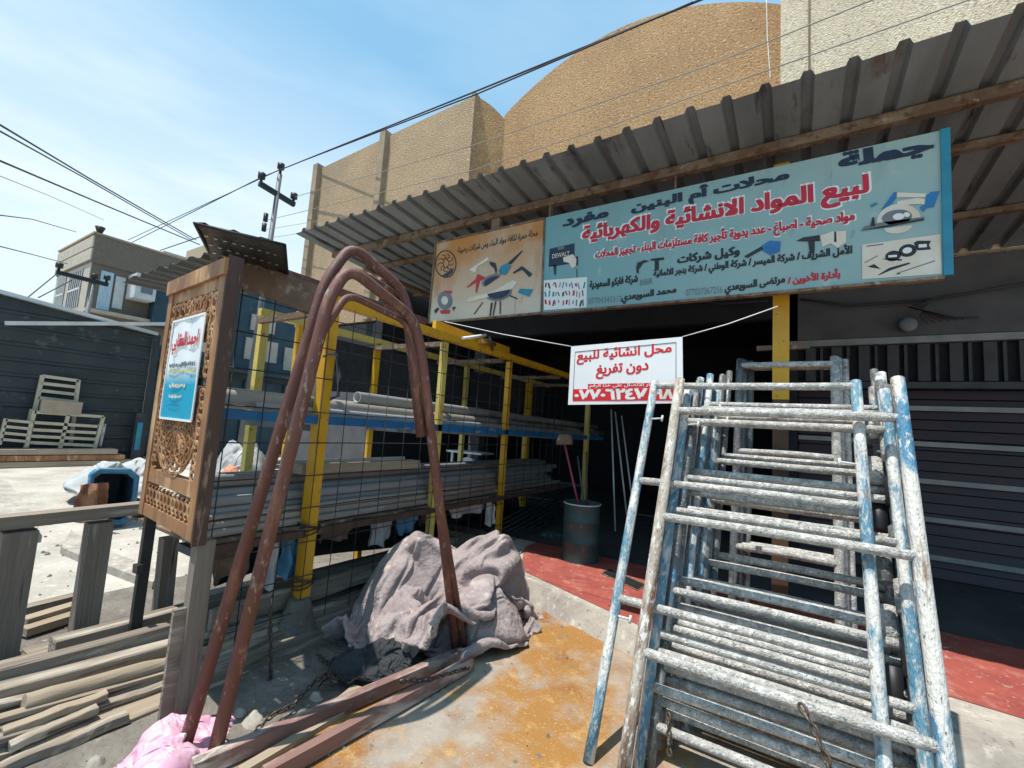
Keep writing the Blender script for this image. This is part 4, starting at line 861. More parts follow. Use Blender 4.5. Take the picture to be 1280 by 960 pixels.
3,-7,-7,-4,0,-2,-4,-4,-6,-4,0,-8,5,-1,0,-2,-4,-1,-1,-6,-1,2,-1,0,0,-3,3,2,3,0,1,1,4,3,3,-4,2,-3,5,2,7,0,-3,-2,2,-1,-5,1,-2,-3,-3,-2,-1,1,0,0,-2,0,4,6,5,4,2,1,
0,-5,-7,-2,-2,-3,-5,-1,-5,-1,-5,-4,2,-4,-4,1,1,-3,-2,-2,0,1,0,-1,0,-2,1,3,-2,4,1,4,2,-4,0,5,-1,1,3,2,3,3,-1,-1,1,-2,-3,-2,-6,-2,3,-2,-1,2,1,-1,0,-2,3,6,4,5,1,3,
0,-3,-6,-2,-3,-4,-2,-4,-2,-6,1,-5,-1,0,-5,-4,-1,1,2,-3,-5,6,-1,-1,-3,0,3,0,2,4,0,5,-5,-3,2,4,3,0,3,1,3,-2,2,1,-2,1,0,-4,-8,-5,1,2,5,-1,3,0,0,0,0,2,4,5,4,1,
-3,-3,-1,-5,0,-2,-5,-1,-7,0,-6,2,-1,-2,-3,-5,-1,1,-4,-3,1,4,1,-3,0,1,-1,4,1,-2,7,-1,-3,-1,1,4,1,3,3,0,2,1,1,1,-2,-6,2,0,-6,-6,-1,-2,3,8,-1,4,-1,1,-1,2,3,2,4,5,
0,-4,-1,-1,-4,-1,-1,-6,-2,-4,-2,-4,-2,-2,-4,0,3,-1,-3,-5,-1,2,7,-2,0,0,2,0,-5,-1,6,8,-6,0,1,1,3,1,1,5,2,0,0,2,-2,-4,-6,1,-3,-4,-2,0,-1,4,8,-2,4,-3,3,-1,3,6,3,2,
5,-4,-4,-3,0,-3,-4,0,-7,-1,-4,-1,-1,-2,-5,1,0,-3,-3,-2,1,-2,1,7,1,1,-1,-6,-4,5,9,-1,-3,0,1,4,-1,4,2,3,4,2,-3,-3,3,-5,-5,-5,-3,0,0,-1,0,1,6,6,-3,4,-3,3,3,3,6,2,
1,1,-7,-4,-2,-1,-2,-5,-2,-4,-2,1,-3,-3,-4,-1,0,1,-5,-4,0,2,0,-1,2,-1,4,-8,4,3,2,2,1,-1,3,0,2,2,3,-1,2,2,4,-1,-3,-3,-3,-4,-2,-2,1,-2,1,1,7,-1,4,-3,3,-1,4,4,2,3,
-4,5,-5,-2,-5,-2,0,-2,-4,-4,-4,-2,1,-2,-4,-1,1,-5,1,-5,0,0,3,0,4,-2,-4,-3,4,0,6,3,-2,0,0,4,3,0,0,1,3,3,-1,-1,-1,-2,-2,-3,-5,-4,0,2,1,0,6,4,-2,3,0,1,1,4,5,3,
-1,1,5,-6,-2,-4,-5,0,-1,-5,-2,-2,-4,1,-9,-2,7,-1,-4,-2,0,1,2,1,5,2,-7,-6,2,3,1,4,0,0,2,-1,2,3,2,2,-2,4,2,-1,-2,-4,-4,-3,1,-3,-4,-2,1,6,0,7,4,-2,2,3,1,4,4,3,
-1,5,0,-1,-4,-3,-5,-5,-1,2,0,-2,-6,-5,-3,-1,-2,4,-1,-3,1,1,0,6,0,7,-8,-8,2,2,3,3,-3,0,2,1,4,1,1,-1,4,-3,4,1,-2,-3,-5,-3,-3,2,-2,-1,0,3,4,0,4,4,2,3,1,4,5,3,
-2,4,6,2,-7,-4,-6,-5,-5,-1,4,4,-2,-7,-4,0,-3,-4,6,-4,3,3,-1,6,1,1,-3,-8,1,-1,4,3,-1,-2,3,-2,1,6,-1,2,1,1,-3,4,-1,-4,-2,-6,-1,-4,1,2,1,4,3,1,4,4,0,5,3,1,4,4,
-1,0,5,6,-1,-5,-6,-7,-4,-4,0,4,7,-2,-6,-2,-1,-5,0,4,3,-2,5,1,4,-1,-3,-8,-1,-2,-2,2,2,0,0,4,3,-1,3,1,1,2,0,-4,3,-2,-6,-1,-6,1,-3,2,4,5,4,3,3,4,0,3,3,2,3,1,
4,-2,-1,4,1,-1,-6,-4,-6,-1,-5,2,4,8,-4,-3,-1,-3,-3,4,0,4,1,3,-1,1,-3,-4,-2,0,-8,4,-2,3,-2,8,0,3,-2,3,2,0,0,0,-4,-1,-2,-4,-2,-3,2,2,1,4,8,4,3,2,-2,4,4,2,2,2,
5,-1,-5,3,-4,0,-1,-5,-3,-4,-1,-4,0,7,7,-3,-2,-3,-3,2,1,5,0,2,2,1,-3,-4,-10,-2,1,-2,5,1,1,1,4,2,0,-1,2,2,2,-3,-2,-5,-2,0,-3,-2,-1,3,5,3,6,3,7,2,-4,0,2,2,6,2,
-2,-2,-1,5,-5,-4,-2,1,-6,-1,-3,0,-5,3,10,4,-7,-5,1,2,3,-1,5,3,-4,1,-4,-3,-6,-3,2,-1,1,1,-2,3,5,4,2,-1,-2,5,-3,2,-2,-3,-4,-5,0,-3,3,0,5,6,6,4,6,-5,3,-3,5,3,3,3,
-2,-1,0,0,4,-5,-5,-1,0,-4,0,-4,0,-4,5,8,2,-7,2,-2,1,3,1,3,-1,-5,2,-6,-2,-3,2,1,0,1,-1,3,1,2,2,0,2,-1,2,-1,-2,-1,-4,-3,-3,0,-2,6,6,5,6,4,6,-5,-1,1,-2,3,7,3,
4,-1,1,-3,-3,3,-5,-4,-1,0,-4,2,-2,-5,5,3,3,0,-3,3,2,3,1,2,-4,-5,-3,0,-2,-6,5,-3,1,1,3,1,3,3,0,-1,1,2,-2,1,-1,-3,-2,-4,-2,-2,0,3,6,5,8,6,-2,-6,3,4,1,2,0,5,
2,1,-3,-1,-5,-2,3,-1,-5,-1,0,-2,-1,-3,0,10,0,-3,1,-2,2,4,3,1,-4,-3,-2,-3,-4,-1,5,-3,1,1,0,5,-2,3,1,0,3,-1,1,-1,-2,-2,-5,-1,-4,0,0,4,3,3,7,6,8,-10,4,1,3,1,2,3,
-3,6,-1,-1,-6,-5,-2,1,3,-1,-1,-2,-2,-1,-1,5,4,-1,0,-2,2,0,7,-5,-1,-3,-4,0,-2,0,3,-2,-2,1,3,-1,1,4,1,2,2,1,-3,0,-3,-1,-2,-4,-2,-3,0,5,5,3,2,5,11,-6,0,2,0,4,4,0,
-3,8,3,-4,-4,-4,-1,-7,1,2,2,3,-2,-1,0,1,4,2,-2,0,2,-3,7,-2,-1,-4,-4,-3,0,0,5,-3,-3,2,1,1,1,1,0,1,2,4,-1,-1,-3,-4,-2,-1,-4,-1,-1,7,5,4,5,4,0,-2,3,2,2,2,4,2,
1,3,5,1,-4,-6,-6,2,-5,1,3,3,3,0,-1,2,1,2,2,-2,1,-2,3,3,-2,-1,-8,-3,-1,3,3,-5,-3,1,4,1,0,2,1,0,-3,3,5,-4,-1,-2,-2,-4,0,-2,-1,1,8,4,0,5,7,-2,0,4,2,2,4,4,
8,-3,-1,0,0,-2,-6,-1,0,-1,3,0,1,2,2,3,2,-1,-4,3,0,5,0,1,-8,-2,2,-7,-1,2,6,-3,-3,-1,-2,5,1,1,0,2,-1,-3,6,1,-3,-4,-3,1,-4,3,-2,3,0,10,2,5,-1,4,-2,4,4,1,4,4,
4,-1,-1,-1,-2,-5,-4,-6,6,-1,1,2,1,0,3,1,3,3,-4,0,3,4,2,-7,0,-3,-6,-2,0,3,4,-7,-1,1,1,2,1,2,1,1,0,-1,-4,5,-1,-2,-3,-2,-1,-1,3,3,-1,7,-1,9,0,0,5,1,3,3,3,2,
5,-2,-1,-3,-2,-5,-4,-6,0,5,3,-1,1,2,3,2,-2,2,-2,2,0,2,4,-2,-8,-6,-2,5,0,-3,4,2,-6,-4,4,4,3,0,-3,1,3,-4,3,-7,-3,6,2,-2,-3,1,3,3,-2,6,-2,9,-2,5,5,1,1,3,3,3,
2,1,-3,-3,-3,-4,-5,-4,-1,5,-1,3,0,0,1,5,1,0,-1,1,0,3,-2,-2,-1,-7,-5,2,7,-2,-2,6,-5,-2,-4,3,5,-1,0,-2,4,2,-6,2,-5,0,1,4,-1,0,0,7,-2,3,-2,10,3,1,-2,5,5,3,2,3,
3,-2,-2,0,-5,-4,-5,-1,-6,6,3,1,-1,2,1,3,0,1,0,1,-1,3,-8,-1,-3,2,-4,-1,3,3,-1,3,1,-4,-2,0,0,-1,0,-1,0,1,5,-5,2,1,-4,-1,5,1,2,-1,4,-3,6,-1,4,0,2,3,5,4,8,2,
1,-2,-1,-3,-1,-3,-6,-5,0,-3,5,5,2,-2,-3,4,5,0,-1,1,0,-1,-8,-2,-2,-2,1,4,2,1,3,3,1,-1,-3,0,0,1,-1,-2,-3,0,1,2,2,-3,-1,-2,-1,7,3,0,-3,3,-3,6,-2,4,6,0,3,8,1,6,
3,-2,-3,-1,-5,-3,-3,-3,-5,2,-2,4,5,3,-1,2,-1,3,1,-4,-1,-1,-4,-3,-2,-1,2,5,3,2,2,3,3,1,-2,0,0,-1,-1,-2,-2,-1,1,3,-4,1,-2,-1,-4,1,7,4,-3,-5,0,1,9,3,-1,4,3,3,4,5,
2,-3,-1,-4,-1,-6,-4,-3,-1,-4,5,-2,4,3,2,4,1,-1,1,1,-3,-1,-2,-3,-3,-1,2,3,3,2,4,0,6,1,2,-1,0,0,-1,-2,-2,-1,1,-3,1,-3,-3,0,-2,-6,5,9,-1,-4,-1,-1,3,4,6,3,2,4,4,4,
0,0,-3,-1,-5,-1,-4,-5,-2,-3,-2,4,4,3,2,0,5,1,2,-1,0,0,-2,-2,-4,-1,-1,4,1,1,2,4,2,4,4,-1,0,-1,-1,-1,-1,-2,-2,1,-4,-1,-3,-3,-6,5,-1,7,-8,1,3,1,6,3,3,0,4,6,3,4,
4,-3,-2,-4,0,-7,-3,-2,-2,-1,-2,5,5,1,2,2,0,3,3,2,-2,1,-1,-3,-3,-2,0,1,1,3,-2,4,-4,5,8,-1,-2,-2,-1,-1,-1,1,-1,-3,-5,-5,-4,-2,6,-1,7,-8,3,-3,1,2,5,3,4,6,3,1,6,4,
0,1,-3,-5,-5,-3,-3,-4,1,-1,0,0,6,6,2,0,2,1,2,4,0,0,-1,-2,-2,-4,1,2,0,-3,5,-6,4,-7,8,3,-1,-3,0,-1,0,-3,-4,-3,-5,-5,2,5,0,5,-1,-4,0,4,0,3,-1,7,4,2,3,6,-2,5,
-4,3,-1,-2,-5,-3,-3,-3,-3,1,1,0,3,5,6,1,2,1,1,2,5,-1,0,-2,-2,-4,1,-1,2,-6,-2,3,-3,-6,-2,5,0,-2,0,-1,0,-1,-5,-5,-1,4,4,1,3,-3,-2,2,3,3,0,0,3,0,6,5,4,1,3,-1,
4,-5,-3,4,-1,-5,-3,-6,2,-3,1,3,4,4,-1,3,2,4,5,0,3,4,-1,-1,-3,-6,0,3,-6,-2,-6,5,-4,-7,-6,2,2,0,0,0,-2,-3,-5,3,3,2,0,0,3,2,-2,2,-2,2,4,3,3,2,3,5,3,3,-2,-3,
4,-5,-4,-4,3,-1,-6,-5,1,2,-3,1,3,2,4,5,2,1,3,3,4,7,1,-2,-6,-5,2,-5,-1,-7,-3,-3,0,-5,-8,-2,0,3,3,-3,-3,-2,6,-4,2,1,1,2,2,6,-2,-1,2,2,3,3,4,0,4,6,3,-1,-4,-4,
4,-5,-4,-6,-4,0,-2,-1,-3,1,3,-2,1,4,6,0,4,3,3,2,3,4,7,-3,-3,-5,-5,0,-5,-6,-6,-4,-4,-2,-5,-4,-2,2,2,4,-1,4,5,1,-2,0,-2,0,0,2,5,2,-2,3,3,2,4,1,3,-1,2,2,-4,-3,
4,-5,-4,-6,-5,1,-2,-5,0,-3,3,4,-1,2,3,5,3,2,2,2,6,2,4,-5,-2,-1,-3,-4,-3,-7,-4,-8,-1,-7,-3,-2,-2,0,0,4,3,1,7,5,2,-4,-4,2,1,-2,1,6,2,-1,6,3,3,2,3,0,-4,-2,0,-4,
2,-3,-3,-7,-5,-8,3,0,-5,1,-1,2,2,4,3,5,3,3,1,2,6,3,2,-4,-8,-3,-2,-1,-4,-4,-8,-5,-4,-4,-5,-3,-1,0,3,4,2,3,1,5,7,-1,-8,1,1,2,-1,1,2,6,1,4,8,2,4,0,-4,-4,-7,0,
-6,-2,-2,0,-5,-8,-5,4,1,-6,4,3,2,0,6,2,1,5,2,3,2,3,1,-2,-1,-7,-5,-5,-1,-4,-3,-6,-7,-6,-4,-2,0,-1,0,3,3,5,5,4,2,0,-3,2,0,2,-1,1,1,5,2,5,2,9,3,-1,-8,-5,-2,-3,
2,-5,-3,-2,-4,-2,-6,-1,4,-1,-3,3,3,5,0,6,3,-2,4,2,1,1,1,-1,0,-1,-4,-6,-5,-5,-4,-3,-5,-7,-5,-5,-1,1,2,3,3,3,3,5,6,3,-4,-3,4,1,2,1,-1,5,3,2,5,1,3,0,-3,-5,-5,-3,
4,-5,-3,-5,-5,-2,-4,1,-1,1,-1,4,4,3,2,0,6,2,2,0,-3,-1,0,4,-6,-2,1,-1,-6,-4,-5,-4,-5,-6,-5,-5,-4,-1,1,4,3,4,4,4,5,6,0,-4,2,3,-2,2,1,5,3,3,6,0,-4,1,-3,-5,-4,-2,
-1,1,-7,-3,-3,-6,-3,0,-1,1,1,0,3,5,4,2,2,4,4,-1,-1,-4,-2,0,2,-3,-4,-4,-3,-3,-2,-6,-2,-5,-5,-6,-3,-3,1,2,3,2,4,3,6,4,5,-4,2,0,6,-2,3,-1,4,4,5,6,-9,-1,-1,-5,-6,-4,
-5,3,0,-6,-5,-1,-3,-1,-1,0,2,-1,3,2,5,5,4,4,4,0,-2,-5,1,-3,2,-3,-5,-6,-5,-5,-2,-2,-5,-2,-1,-4,-5,-1,-2,3,0,3,2,4,5,3,4,1,3,-1,-1,3,0,5,0,3,3,4,-1,-1,-8,-3,-2,-6,
-3,5,1,-5,-3,-5,3,0,1,-3,-1,1,-2,4,4,6,6,4,3,3,-1,-5,-1,-1,-2,-5,-4,-6,-5,-4,-5,-2,-3,1,1,-4,-5,-3,0,2,-1,2,1,2,2,6,6,2,2,1,0,2,-1,1,3,3,1,3,0,-3,-3,-5,-5,-4,
-4,5,4,1,-6,-4,-4,4,5,1,-5,0,0,0,3,5,5,7,2,3,1,-3,-5,3,-3,-7,-7,-6,-5,-2,-2,-6,-6,1,1,3,-1,-4,-4,1,2,3,0,2,4,3,6,-1,2,2,5,1,1,-3,1,4,3,2,-2,-4,-4,-4,-5,-5,
1,-1,4,4,-1,-8,-3,4,4,4,0,-3,1,1,-2,2,6,5,1,2,4,1,-2,-6,-2,-4,-9,-4,-4,-6,-3,-1,-5,0,-3,2,2,2,-2,-3,0,-1,1,4,5,6,-1,3,4,1,2,4,-1,-2,4,2,3,6,-2,-6,-7,-4,-6,-5,
5,-5,-2,5,2,-5,-7,2,6,2,6,0,-1,0,1,-1,0,5,4,-1,2,5,0,-6,-4,-4,-3,-5,-8,-5,-5,-4,-5,1,-3,1,3,2,5,0,-6,0,3,2,2,4,6,7,4,-2,-4,1,0,2,7,4,-1,1,3,-3,-7,-6,-6,-6,
5,-5,-4,-2,2,3,-7,-3,7,-1,6,6,-2,3,0,0,-4,1,8,2,-5,2,6,-3,-6,-6,-4,-5,-4,-6,-6,-6,-4,-1,-2,0,2,5,2,6,-3,-6,9,-2,1,3,4,11,4,2,-2,-6,4,2,6,4,1,-4,-1,-1,-4,-7,-2,-4,
1,-1,-5,-2,-1,2,-4,-6,4,6,0,8,3,-3,5,0,-3,-4,5,6,0,-6,0,3,-8,-1,-4,-6,-5,-5,-2,-7,-5,2,-5,-5,3,3,3,4,6,-6,1,7,-2,3,4,5,3,3,4,-4,-4,8,1,5,6,-2,-5,-6,-5,-5,-5,3,
4,-4,0,-4,-3,-1,-1,-5,0,4,4,3,6,0,0,3,-2,-2,0,4,3,0,-5,2,-5,-4,-4,-3,-6,-3,-5,-3,-5,1,-4,-6,1,2,4,3,3,1,-2,6,1,3,1,4,3,1,2,4,-5,6,1,3,3,3,-2,-7,-4,-7,-6,-1,
-148,-1,7,5,5,4,5,6,0,4,8,6,5,2,1,2,2,3,4,6,5,8,7,5,4,6,4,7,5,5,5,5,7,4,4,4,5,7,5,7,4,5,6,4,5,8,5,5,5,5,4,0,4,4,5,4,4,1,5,0,0,6,5,2,
-3,4,1,7,6,4,5,3,4,3,5,6,5,5,5,3,3,1,3,3,6,6,7,6,6,3,5,5,6,6,5,7,3,6,4,5,5,4,7,5,7,4,5,4,5,7,7,5,5,5,7,-1,-1,3,9,1,4,5,4,3,-1,3,4,4,
2,3,3,3,4,8,4,6,1,6,0,4,7,5,4,5,6,3,3,3,2,7,7,5,5,5,4,6,6,5,5,7,6,5,3,5,4,6,4,7,4,6,6,5,5,5,5,5,5,5,8,5,-2,0,7,6,0,2,7,4,3,-1,2,2,
4,1,3,3,2,5,7,4,6,2,5,0,3,7,5,4,5,6,5,4,3,3,4,6,4,5,9,5,5,6,6,4,5,3,7,7,4,2,8,6,6,6,3,5,3,5,4,8,6,4,5,8,3,-3,2,6,6,1,4,6,3,1,3,-2,
1,0,4,3,4,2,5,6,7,4,2,4,3,0,5,5,4,6,4,7,6,7,1,2,3,7,8,4,7,5,6,8,5,4,6,2,6,6,5,6,5,6,6,4,4,2,4,5,7,8,2,5,8,0,-2,4,7,3,4,6,3,3,0,2,
4,2,2,2,3,4,5,4,4,5,4,3,-1,7,3,6,5,2,7,5,2,5,1,5,6,7,6,6,4,7,6,5,9,5,3,6,4,3,3,6,8,7,5,6,5,3,3,3,6,5,5,6,4,2,1,2,9,4,3,3,4,5,2,2,
-5,8,4,3,0,3,6,6,4,5,4,3,1,-1,1,7,8,5,1,5,5,2,4,5,8,6,6,6,6,6,6,5,5,7,6,5,6,4,3,4,6,5,9,5,5,5,3,3,5,4,3,4,5,8,1,1,3,6,6,4,2,5,4,1,
0,2,4,6,6,0,4,6,5,4,5,4,4,1,-1,3,5,5,5,0,5,5,6,6,7,6,6,6,6,6,6,7,5,3,6,7,5,6,4,5,6,6,6,6,4,6,4,2,5,5,3,2,5,2,2,3,5,5,4,5,6,3,3,3,
3,3,4,-1,4,8,1,2,5,4,4,4,5,6,3,3,1,5,1,7,4,3,8,4,7,6,5,6,6,6,6,6,6,7,4,5,6,6,4,6,6,5,6,5,6,6,5,3,5,3,3,5,2,4,0,4,2,4,6,5,6,5,1,3,
2,-2,3,7,4,1,6,2,3,5,2,2,4,4,4,5,7,0,6,5,2,7,4,7,3,6,6,6,5,6,7,6,6,7,7,6,4,5,5,4,6,6,5,6,5,6,6,5,6,4,4,3,4,4,-1,0,2,5,6,5,5,2,4,5,
2,2,2,0,1,7,3,5,4,3,5,3,3,4,3,6,0,5,6,1,7,3,7,3,7,6,5,5,6,5,6,6,7,6,7,8,6,3,3,4,6,6,6,5,7,5,5,6,4,6,2,6,3,5,2,1,0,4,6,5,3,6,4,4,
1,4,3,0,0,1,8,2,6,3,4,5,4,5,2,0,4,6,0,8,2,8,3,7,3,7,4,5,6,6,5,6,6,6,8,8,8,5,3,2,4,7,6,4,6,7,3,5,5,6,5,2,4,6,3,4,1,3,1,5,6,4,6,3,
-4,5,5,4,1,0,2,7,4,5,3,2,3,3,7,-1,7,0,8,2,7,3,8,4,7,3,5,5,5,6,6,5,4,7,7,7,8,8,6,0,6,2,6,8,3,6,6,6,5,3,3,5,6,0,5,3,5,-1,5,4,5,6,4,6,
-2,2,4,6,6,2,1,4,4,4,6,4,3,4,-1,6,0,9,2,7,2,7,4,8,3,7,3,5,3,5,6,6,4,7,6,8,8,10,2,5,2,8,4,3,7,5,5,5,6,6,3,4,2,4,0,5,3,6,5,2,3,5,7,4,
-1,4,2,3,4,7,5,2,5,3,5,5,5,-2,5,-1,8,2,9,0,7,4,8,3,5,7,5,2,6,5,3,5,7,7,7,7,8,6,8,3,3,2,4,8,5,6,6,6,3,5,4,2,4,4,3,2,2,6,5,6,4,1,4,9,
-1,5,2,4,5,0,6,8,2,5,5,7,3,-6,2,9,7,1,8,-1,5,7,3,7,7,4,3,6,3,6,6,3,6,4,6,9,9,10,7,3,5,3,2,4,8,5,4,6,6,4,3,4,4,2,4,6,2,0,6,4,8,3,3,4,
-2,7,4,4,1,4,5,4,6,5,2,5,5,2,-3,4,7,9,1,8,-2,7,9,5,1,6,6,2,6,5,4,7,4,7,5,9,9,9,7,5,3,4,3,2,4,6,8,2,7,1,7,4,2,3,6,3,5,4,-1,7,3,5,8,3,
-2,4,4,5,8,3,4,4,5,4,8,-2,3,6,3,0,10,0,10,-1,8,5,6,1,7,1,5,6,6,5,6,4,6,6,7,8,9,8,8,5,3,0,5,5,4,3,4,9,1,4,3,6,5,3,3,5,3,3,5,2,8,6,0,6,
3,5,2,0,4,10,5,4,5,2,5,6,-2,2,8,6,0,10,0,8,-1,6,5,9,0,5,5,7,5,5,5,7,4,7,6,9,9,8,8,6,2,-2,5,4,7,4,3,3,8,3,3,3,1,6,5,2,6,1,7,3,6,5,5,1,
-2,4,9,0,0,4,10,5,3,6,3,1,8,-3,3,5,11,1,9,-1,8,6,5,1,8,4,6,2,8,5,5,4,7,5,7,9,9,8,8,6,1,-1,4,3,6,5,5,3,2,8,4,2,3,0,5,5,4,4,4,6,3,6,8,4,
1,5,2,9,0,1,5,7,6,4,5,3,-1,8,4,4,1,10,1,8,1,7,2,8,3,6,3,7,5,7,6,4,6,6,8,7,10,8,7,9,0,-4,7,1,5,4,6,7,1,2,2,2,4,6,2,3,3,5,6,5,6,5,4,8,
2,6,3,1,8,1,2,5,6,6,3,6,3,-2,1,7,10,0,9,1,8,1,9,0,4,7,6,4,5,5,6,5,6,8,7,8,8,9,7,5,2,1,3,6,4,3,6,6,6,3,0,-1,3,4,9,4,-1,4,5,6,3,7,5,6,
-4,8,7,3,-1,9,3,3,6,4,4,1,7,1,2,2,10,2,5,7,1,9,-1,10,1,4,6,7,3,5,6,9,5,6,9,8,9,8,9,3,-1,1,1,5,5,5,5,7,7,6,3,1,0,1,2,5,5,4,3,4,7,3,6,6,
0,3,6,8,4,0,7,2,9,4,3,4,7,-1,3,0,9,7,0,4,9,1,9,6,3,4,1,7,7,4,5,6,6,5,7,9,8,10,9,8,0,2,-3,0,6,5,7,6,6,7,5,-2,5,4,1,5,6,3,4,1,3,7,3,3,
5,0,2,5,7,3,3,4,8,4,4,4,8,3,-5,6,3,5,11,6,-1,10,0,3,6,4,8,4,6,6,2,5,7,6,7,8,10,9,9,9,4,-3,1,-4,6,9,2,6,5,7,7,0,-1,6,7,3,6,4,4,4,2,6,7,-1,
0,5,2,2,2,9,1,9,-2,2,5,6,5,3,-3,5,11,6,8,1,8,-2,12,2,7,4,4,5,5,6,4,4,4,5,8,8,7,9,9,10,5,4,-1,-3,1,8,6,1,5,7,7,5,-1,2,6,7,5,6,6,3,5,4,5,-2,
-2,6,4,3,4,4,4,3,8,-5,1,7,10,-2,-3,5,10,7,7,10,-2,9,5,7,0,5,3,6,6,5,3,4,7,5,4,9,11,7,10,9,7,1,4,0,-2,4,8,4,1,4,6,8,4,0,5,6,6,6,4,6,1,7,1,0,
-1,5,4,2,4,4,5,7,5,1,1,5,12,2,-4,-3,15,9,6,-2,10,1,3,5,11,5,0,3,7,6,5,0,4,3,6,9,11,11,9,9,8,2,4,-3,2,5,4,7,4,2,1,5,6,3,5,6,6,6,5,3,9,6,-4,-5,
1,4,2,5,5,3,5,3,3,1,0,15,5,6,-4,1,7,12,3,2,7,8,3,6,1,9,4,3,3,4,6,5,4,3,3,4,11,11,11,10,9,3,3,3,-6,6,4,5,4,8,2,1,5,4,6,8,5,6,4,6,8,3,-1,-9,
2,6,1,3,3,5,6,6,3,0,-4,9,4,6,-4,3,9,10,4,10,-1,7,5,5,9,2,4,3,4,6,5,6,5,6,3,2,5,12,11,12,9,5,2,1,1,-1,5,4,10,1,9,1,2,6,5,6,5,4,9,4,4,6,-5,-4,
-1,3,9,-2,6,5,3,2,3,4,4,8,1,-1,-2,11,5,8,11,0,7,7,6,3,0,5,4,6,2,4,5,4,7,5,7,4,0,11,13,12,10,8,0,0,3,-1,4,6,4,9,1,4,8,2,4,5,8,6,5,3,2,3,-5,-1,
2,6,-1,7,-1,4,7,-1,1,3,7,5,11,3,-2,7,4,12,-1,10,0,5,8,1,7,1,6,1,4,7,1,4,6,4,7,7,5,4,11,11,11,7,9,-3,6,-2,3,5,5,4,9,6,0,5,5,5,6,8,3,0,4,4,-2,-3,
1,1,7,-1,7,-1,2,4,2,3,4,13,1,3,-2,13,10,2,7,3,9,-1,4,7,0,4,4,5,4,2,7,1,3,3,9,7,10,3,12,11,8,6,4,11,-2,5,-2,4,5,5,5,8,5,2,6,6,4,4,2,2,3,4,1,-2,
3,1,0,6,3,6,-2,-2,2,5,9,5,2,3,8,7,8,10,2,6,8,2,-3,7,1,4,1,4,5,4,4,6,4,0,5,12,7,9,7,13,12,9,-7,9,7,4,-2,3,4,6,4,5,7,6,3,5,5,5,-2,2,3,4,2,4,
2,3,0,1,3,8,2,-2,-2,5,6,1,10,4,10,7,9,5,5,5,4,5,-6,4,6,5,3,0,4,6,3,4,6,3,5,7,10,11,7,9,13,9,0,5,4,5,2,-1,4,5,5,5,3,6,6,5,5,1,7,-3,5,0,5,6,
-5,8,4,0,4,0,0,7,0,5,-1,8,7,8,8,9,6,5,6,3,8,-4,-2,1,4,7,5,1,5,3,7,4,5,6,4,0,10,14,10,9,4,9,2,5,6,6,5,2,1,3,6,5,5,5,5,5,5,6,0,3,-3,8,4,4,
2,2,7,4,-1,4,2,-3,3,2,9,10,6,7,7,8,9,4,2,5,10,1,-6,3,-1,5,3,6,2,6,4,5,6,1,3,8,10,13,11,11,1,7,8,0,3,6,6,4,2,3,3,6,5,5,5,5,6,0,6,-1,3,3,5,5,
2,4,5,1,2,0,-1,7,4,-5,2,14,14,9,5,10,7,4,2,7,0,4,-3,-2,5,1,8,4,2,4,6,5,4,7,2,6,13,12,10,10,4,3,6,3,2,4,6,5,3,3,3,3,7,6,5,5,3,3,-1,2,-1,5,7,5,
3,4,4,3,2,0,-2,-2,9,2,-2,10,15,10,6,8,6,5,4,7,-6,1,-1,1,7,6,1,4,6,5,4,5,5,9,6,4,10,12,12,5,6,6,3,3,4,3,4,6,3,4,3,4,2,4,6,5,1,4,-1,2,4,4,7,6,
2,5,2,2,2,4,-1,-3,-1,6,3,12,15,2,9,7,5,11,4,6,-8,-1,0,1,7,4,7,3,6,2,4,6,7,9,4,12,9,7,9,9,3,4,4,5,5,2,4,5,5,4,3,3,2,3,3,3,6,-1,3,6,3,5,2,6,
0,4,5,4,-1,3,2,0,-2,-3,1,16,16,7,7,6,7,8,3,8,-2,-3,-1,2,3,6,6,5,4,0,6,6,7,7,11,8,12,6,8,5,0,6,3,5,4,7,5,3,5,2,5,5,4,2,4,2,0,0,7,7,4,4,-2,5,
3,4,7,2,1,-1,-3,1,3,0,-2,8,15,7,16,6,6,4,3,7,-1,4,0,-2,4,4,6,6,1,7,4,6,6,8,11,11,4,10,5,3,6,3,6,4,4,2,6,8,5,1,3,1,6,5,7,3,1,-3,7,5,3,0,4,2,
3,2,3,6,5,0,-3,-4,-2,4,-2,9,13,12,6,11,7,3,5,4,5,-6,3,3,4,5,4,6,6,3,6,4,7,8,9,7,11,6,3,3,6,5,6,4,6,4,2,3,5,8,3,2,3,0,14,-4,5,0,4,6,-1,5,-2,6,
-1,6,4,-1,3,7,-1,-2,-2,-1,-1,7,12,12,7,9,8,2,6,7,4,-5,4,4,3,4,7,2,7,6,2,5,7,5,9,9,9,3,4,6,5,5,6,5,4,6,6,2,1,5,8,5,-1,3,11,-4,0,6,5,5,3,-2,2,2,
-4,8,6,5,-4,2,0,-1,7,-2,-2,3,13,12,6,9,8,2,6,7,5,-2,3,5,4,5,3,6,3,6,3,6,7,8,3,10,4,4,6,6,4,6,4,6,6,5,6,7,1,1,3,5,9,0,11,-4,2,4,4,2,7,2,-7,0,
-1,4,7,9,2,-5,4,1,0,5,-2,-4,15,10,8,8,8,2,6,6,7,2,0,5,6,2,4,6,6,2,5,5,6,6,8,4,5,6,5,6,4,6,5,5,6,5,6,6,4,4,2,1,4,11,8,-1,-8,8,4,4,3,6,-2,-7,
1,4,3,4,8,3,-7,1,9,4,-4,-3,7,11,13,6,7,6,5,5,5,5,2,4,5,5,5,4,6,1,5,5,7,6,4,6,8,3,7,2,7,5,5,5,6,6,5,5,3,4,8,1,2,4,14,-4,-5,4,4,6,3,3,-1,1,
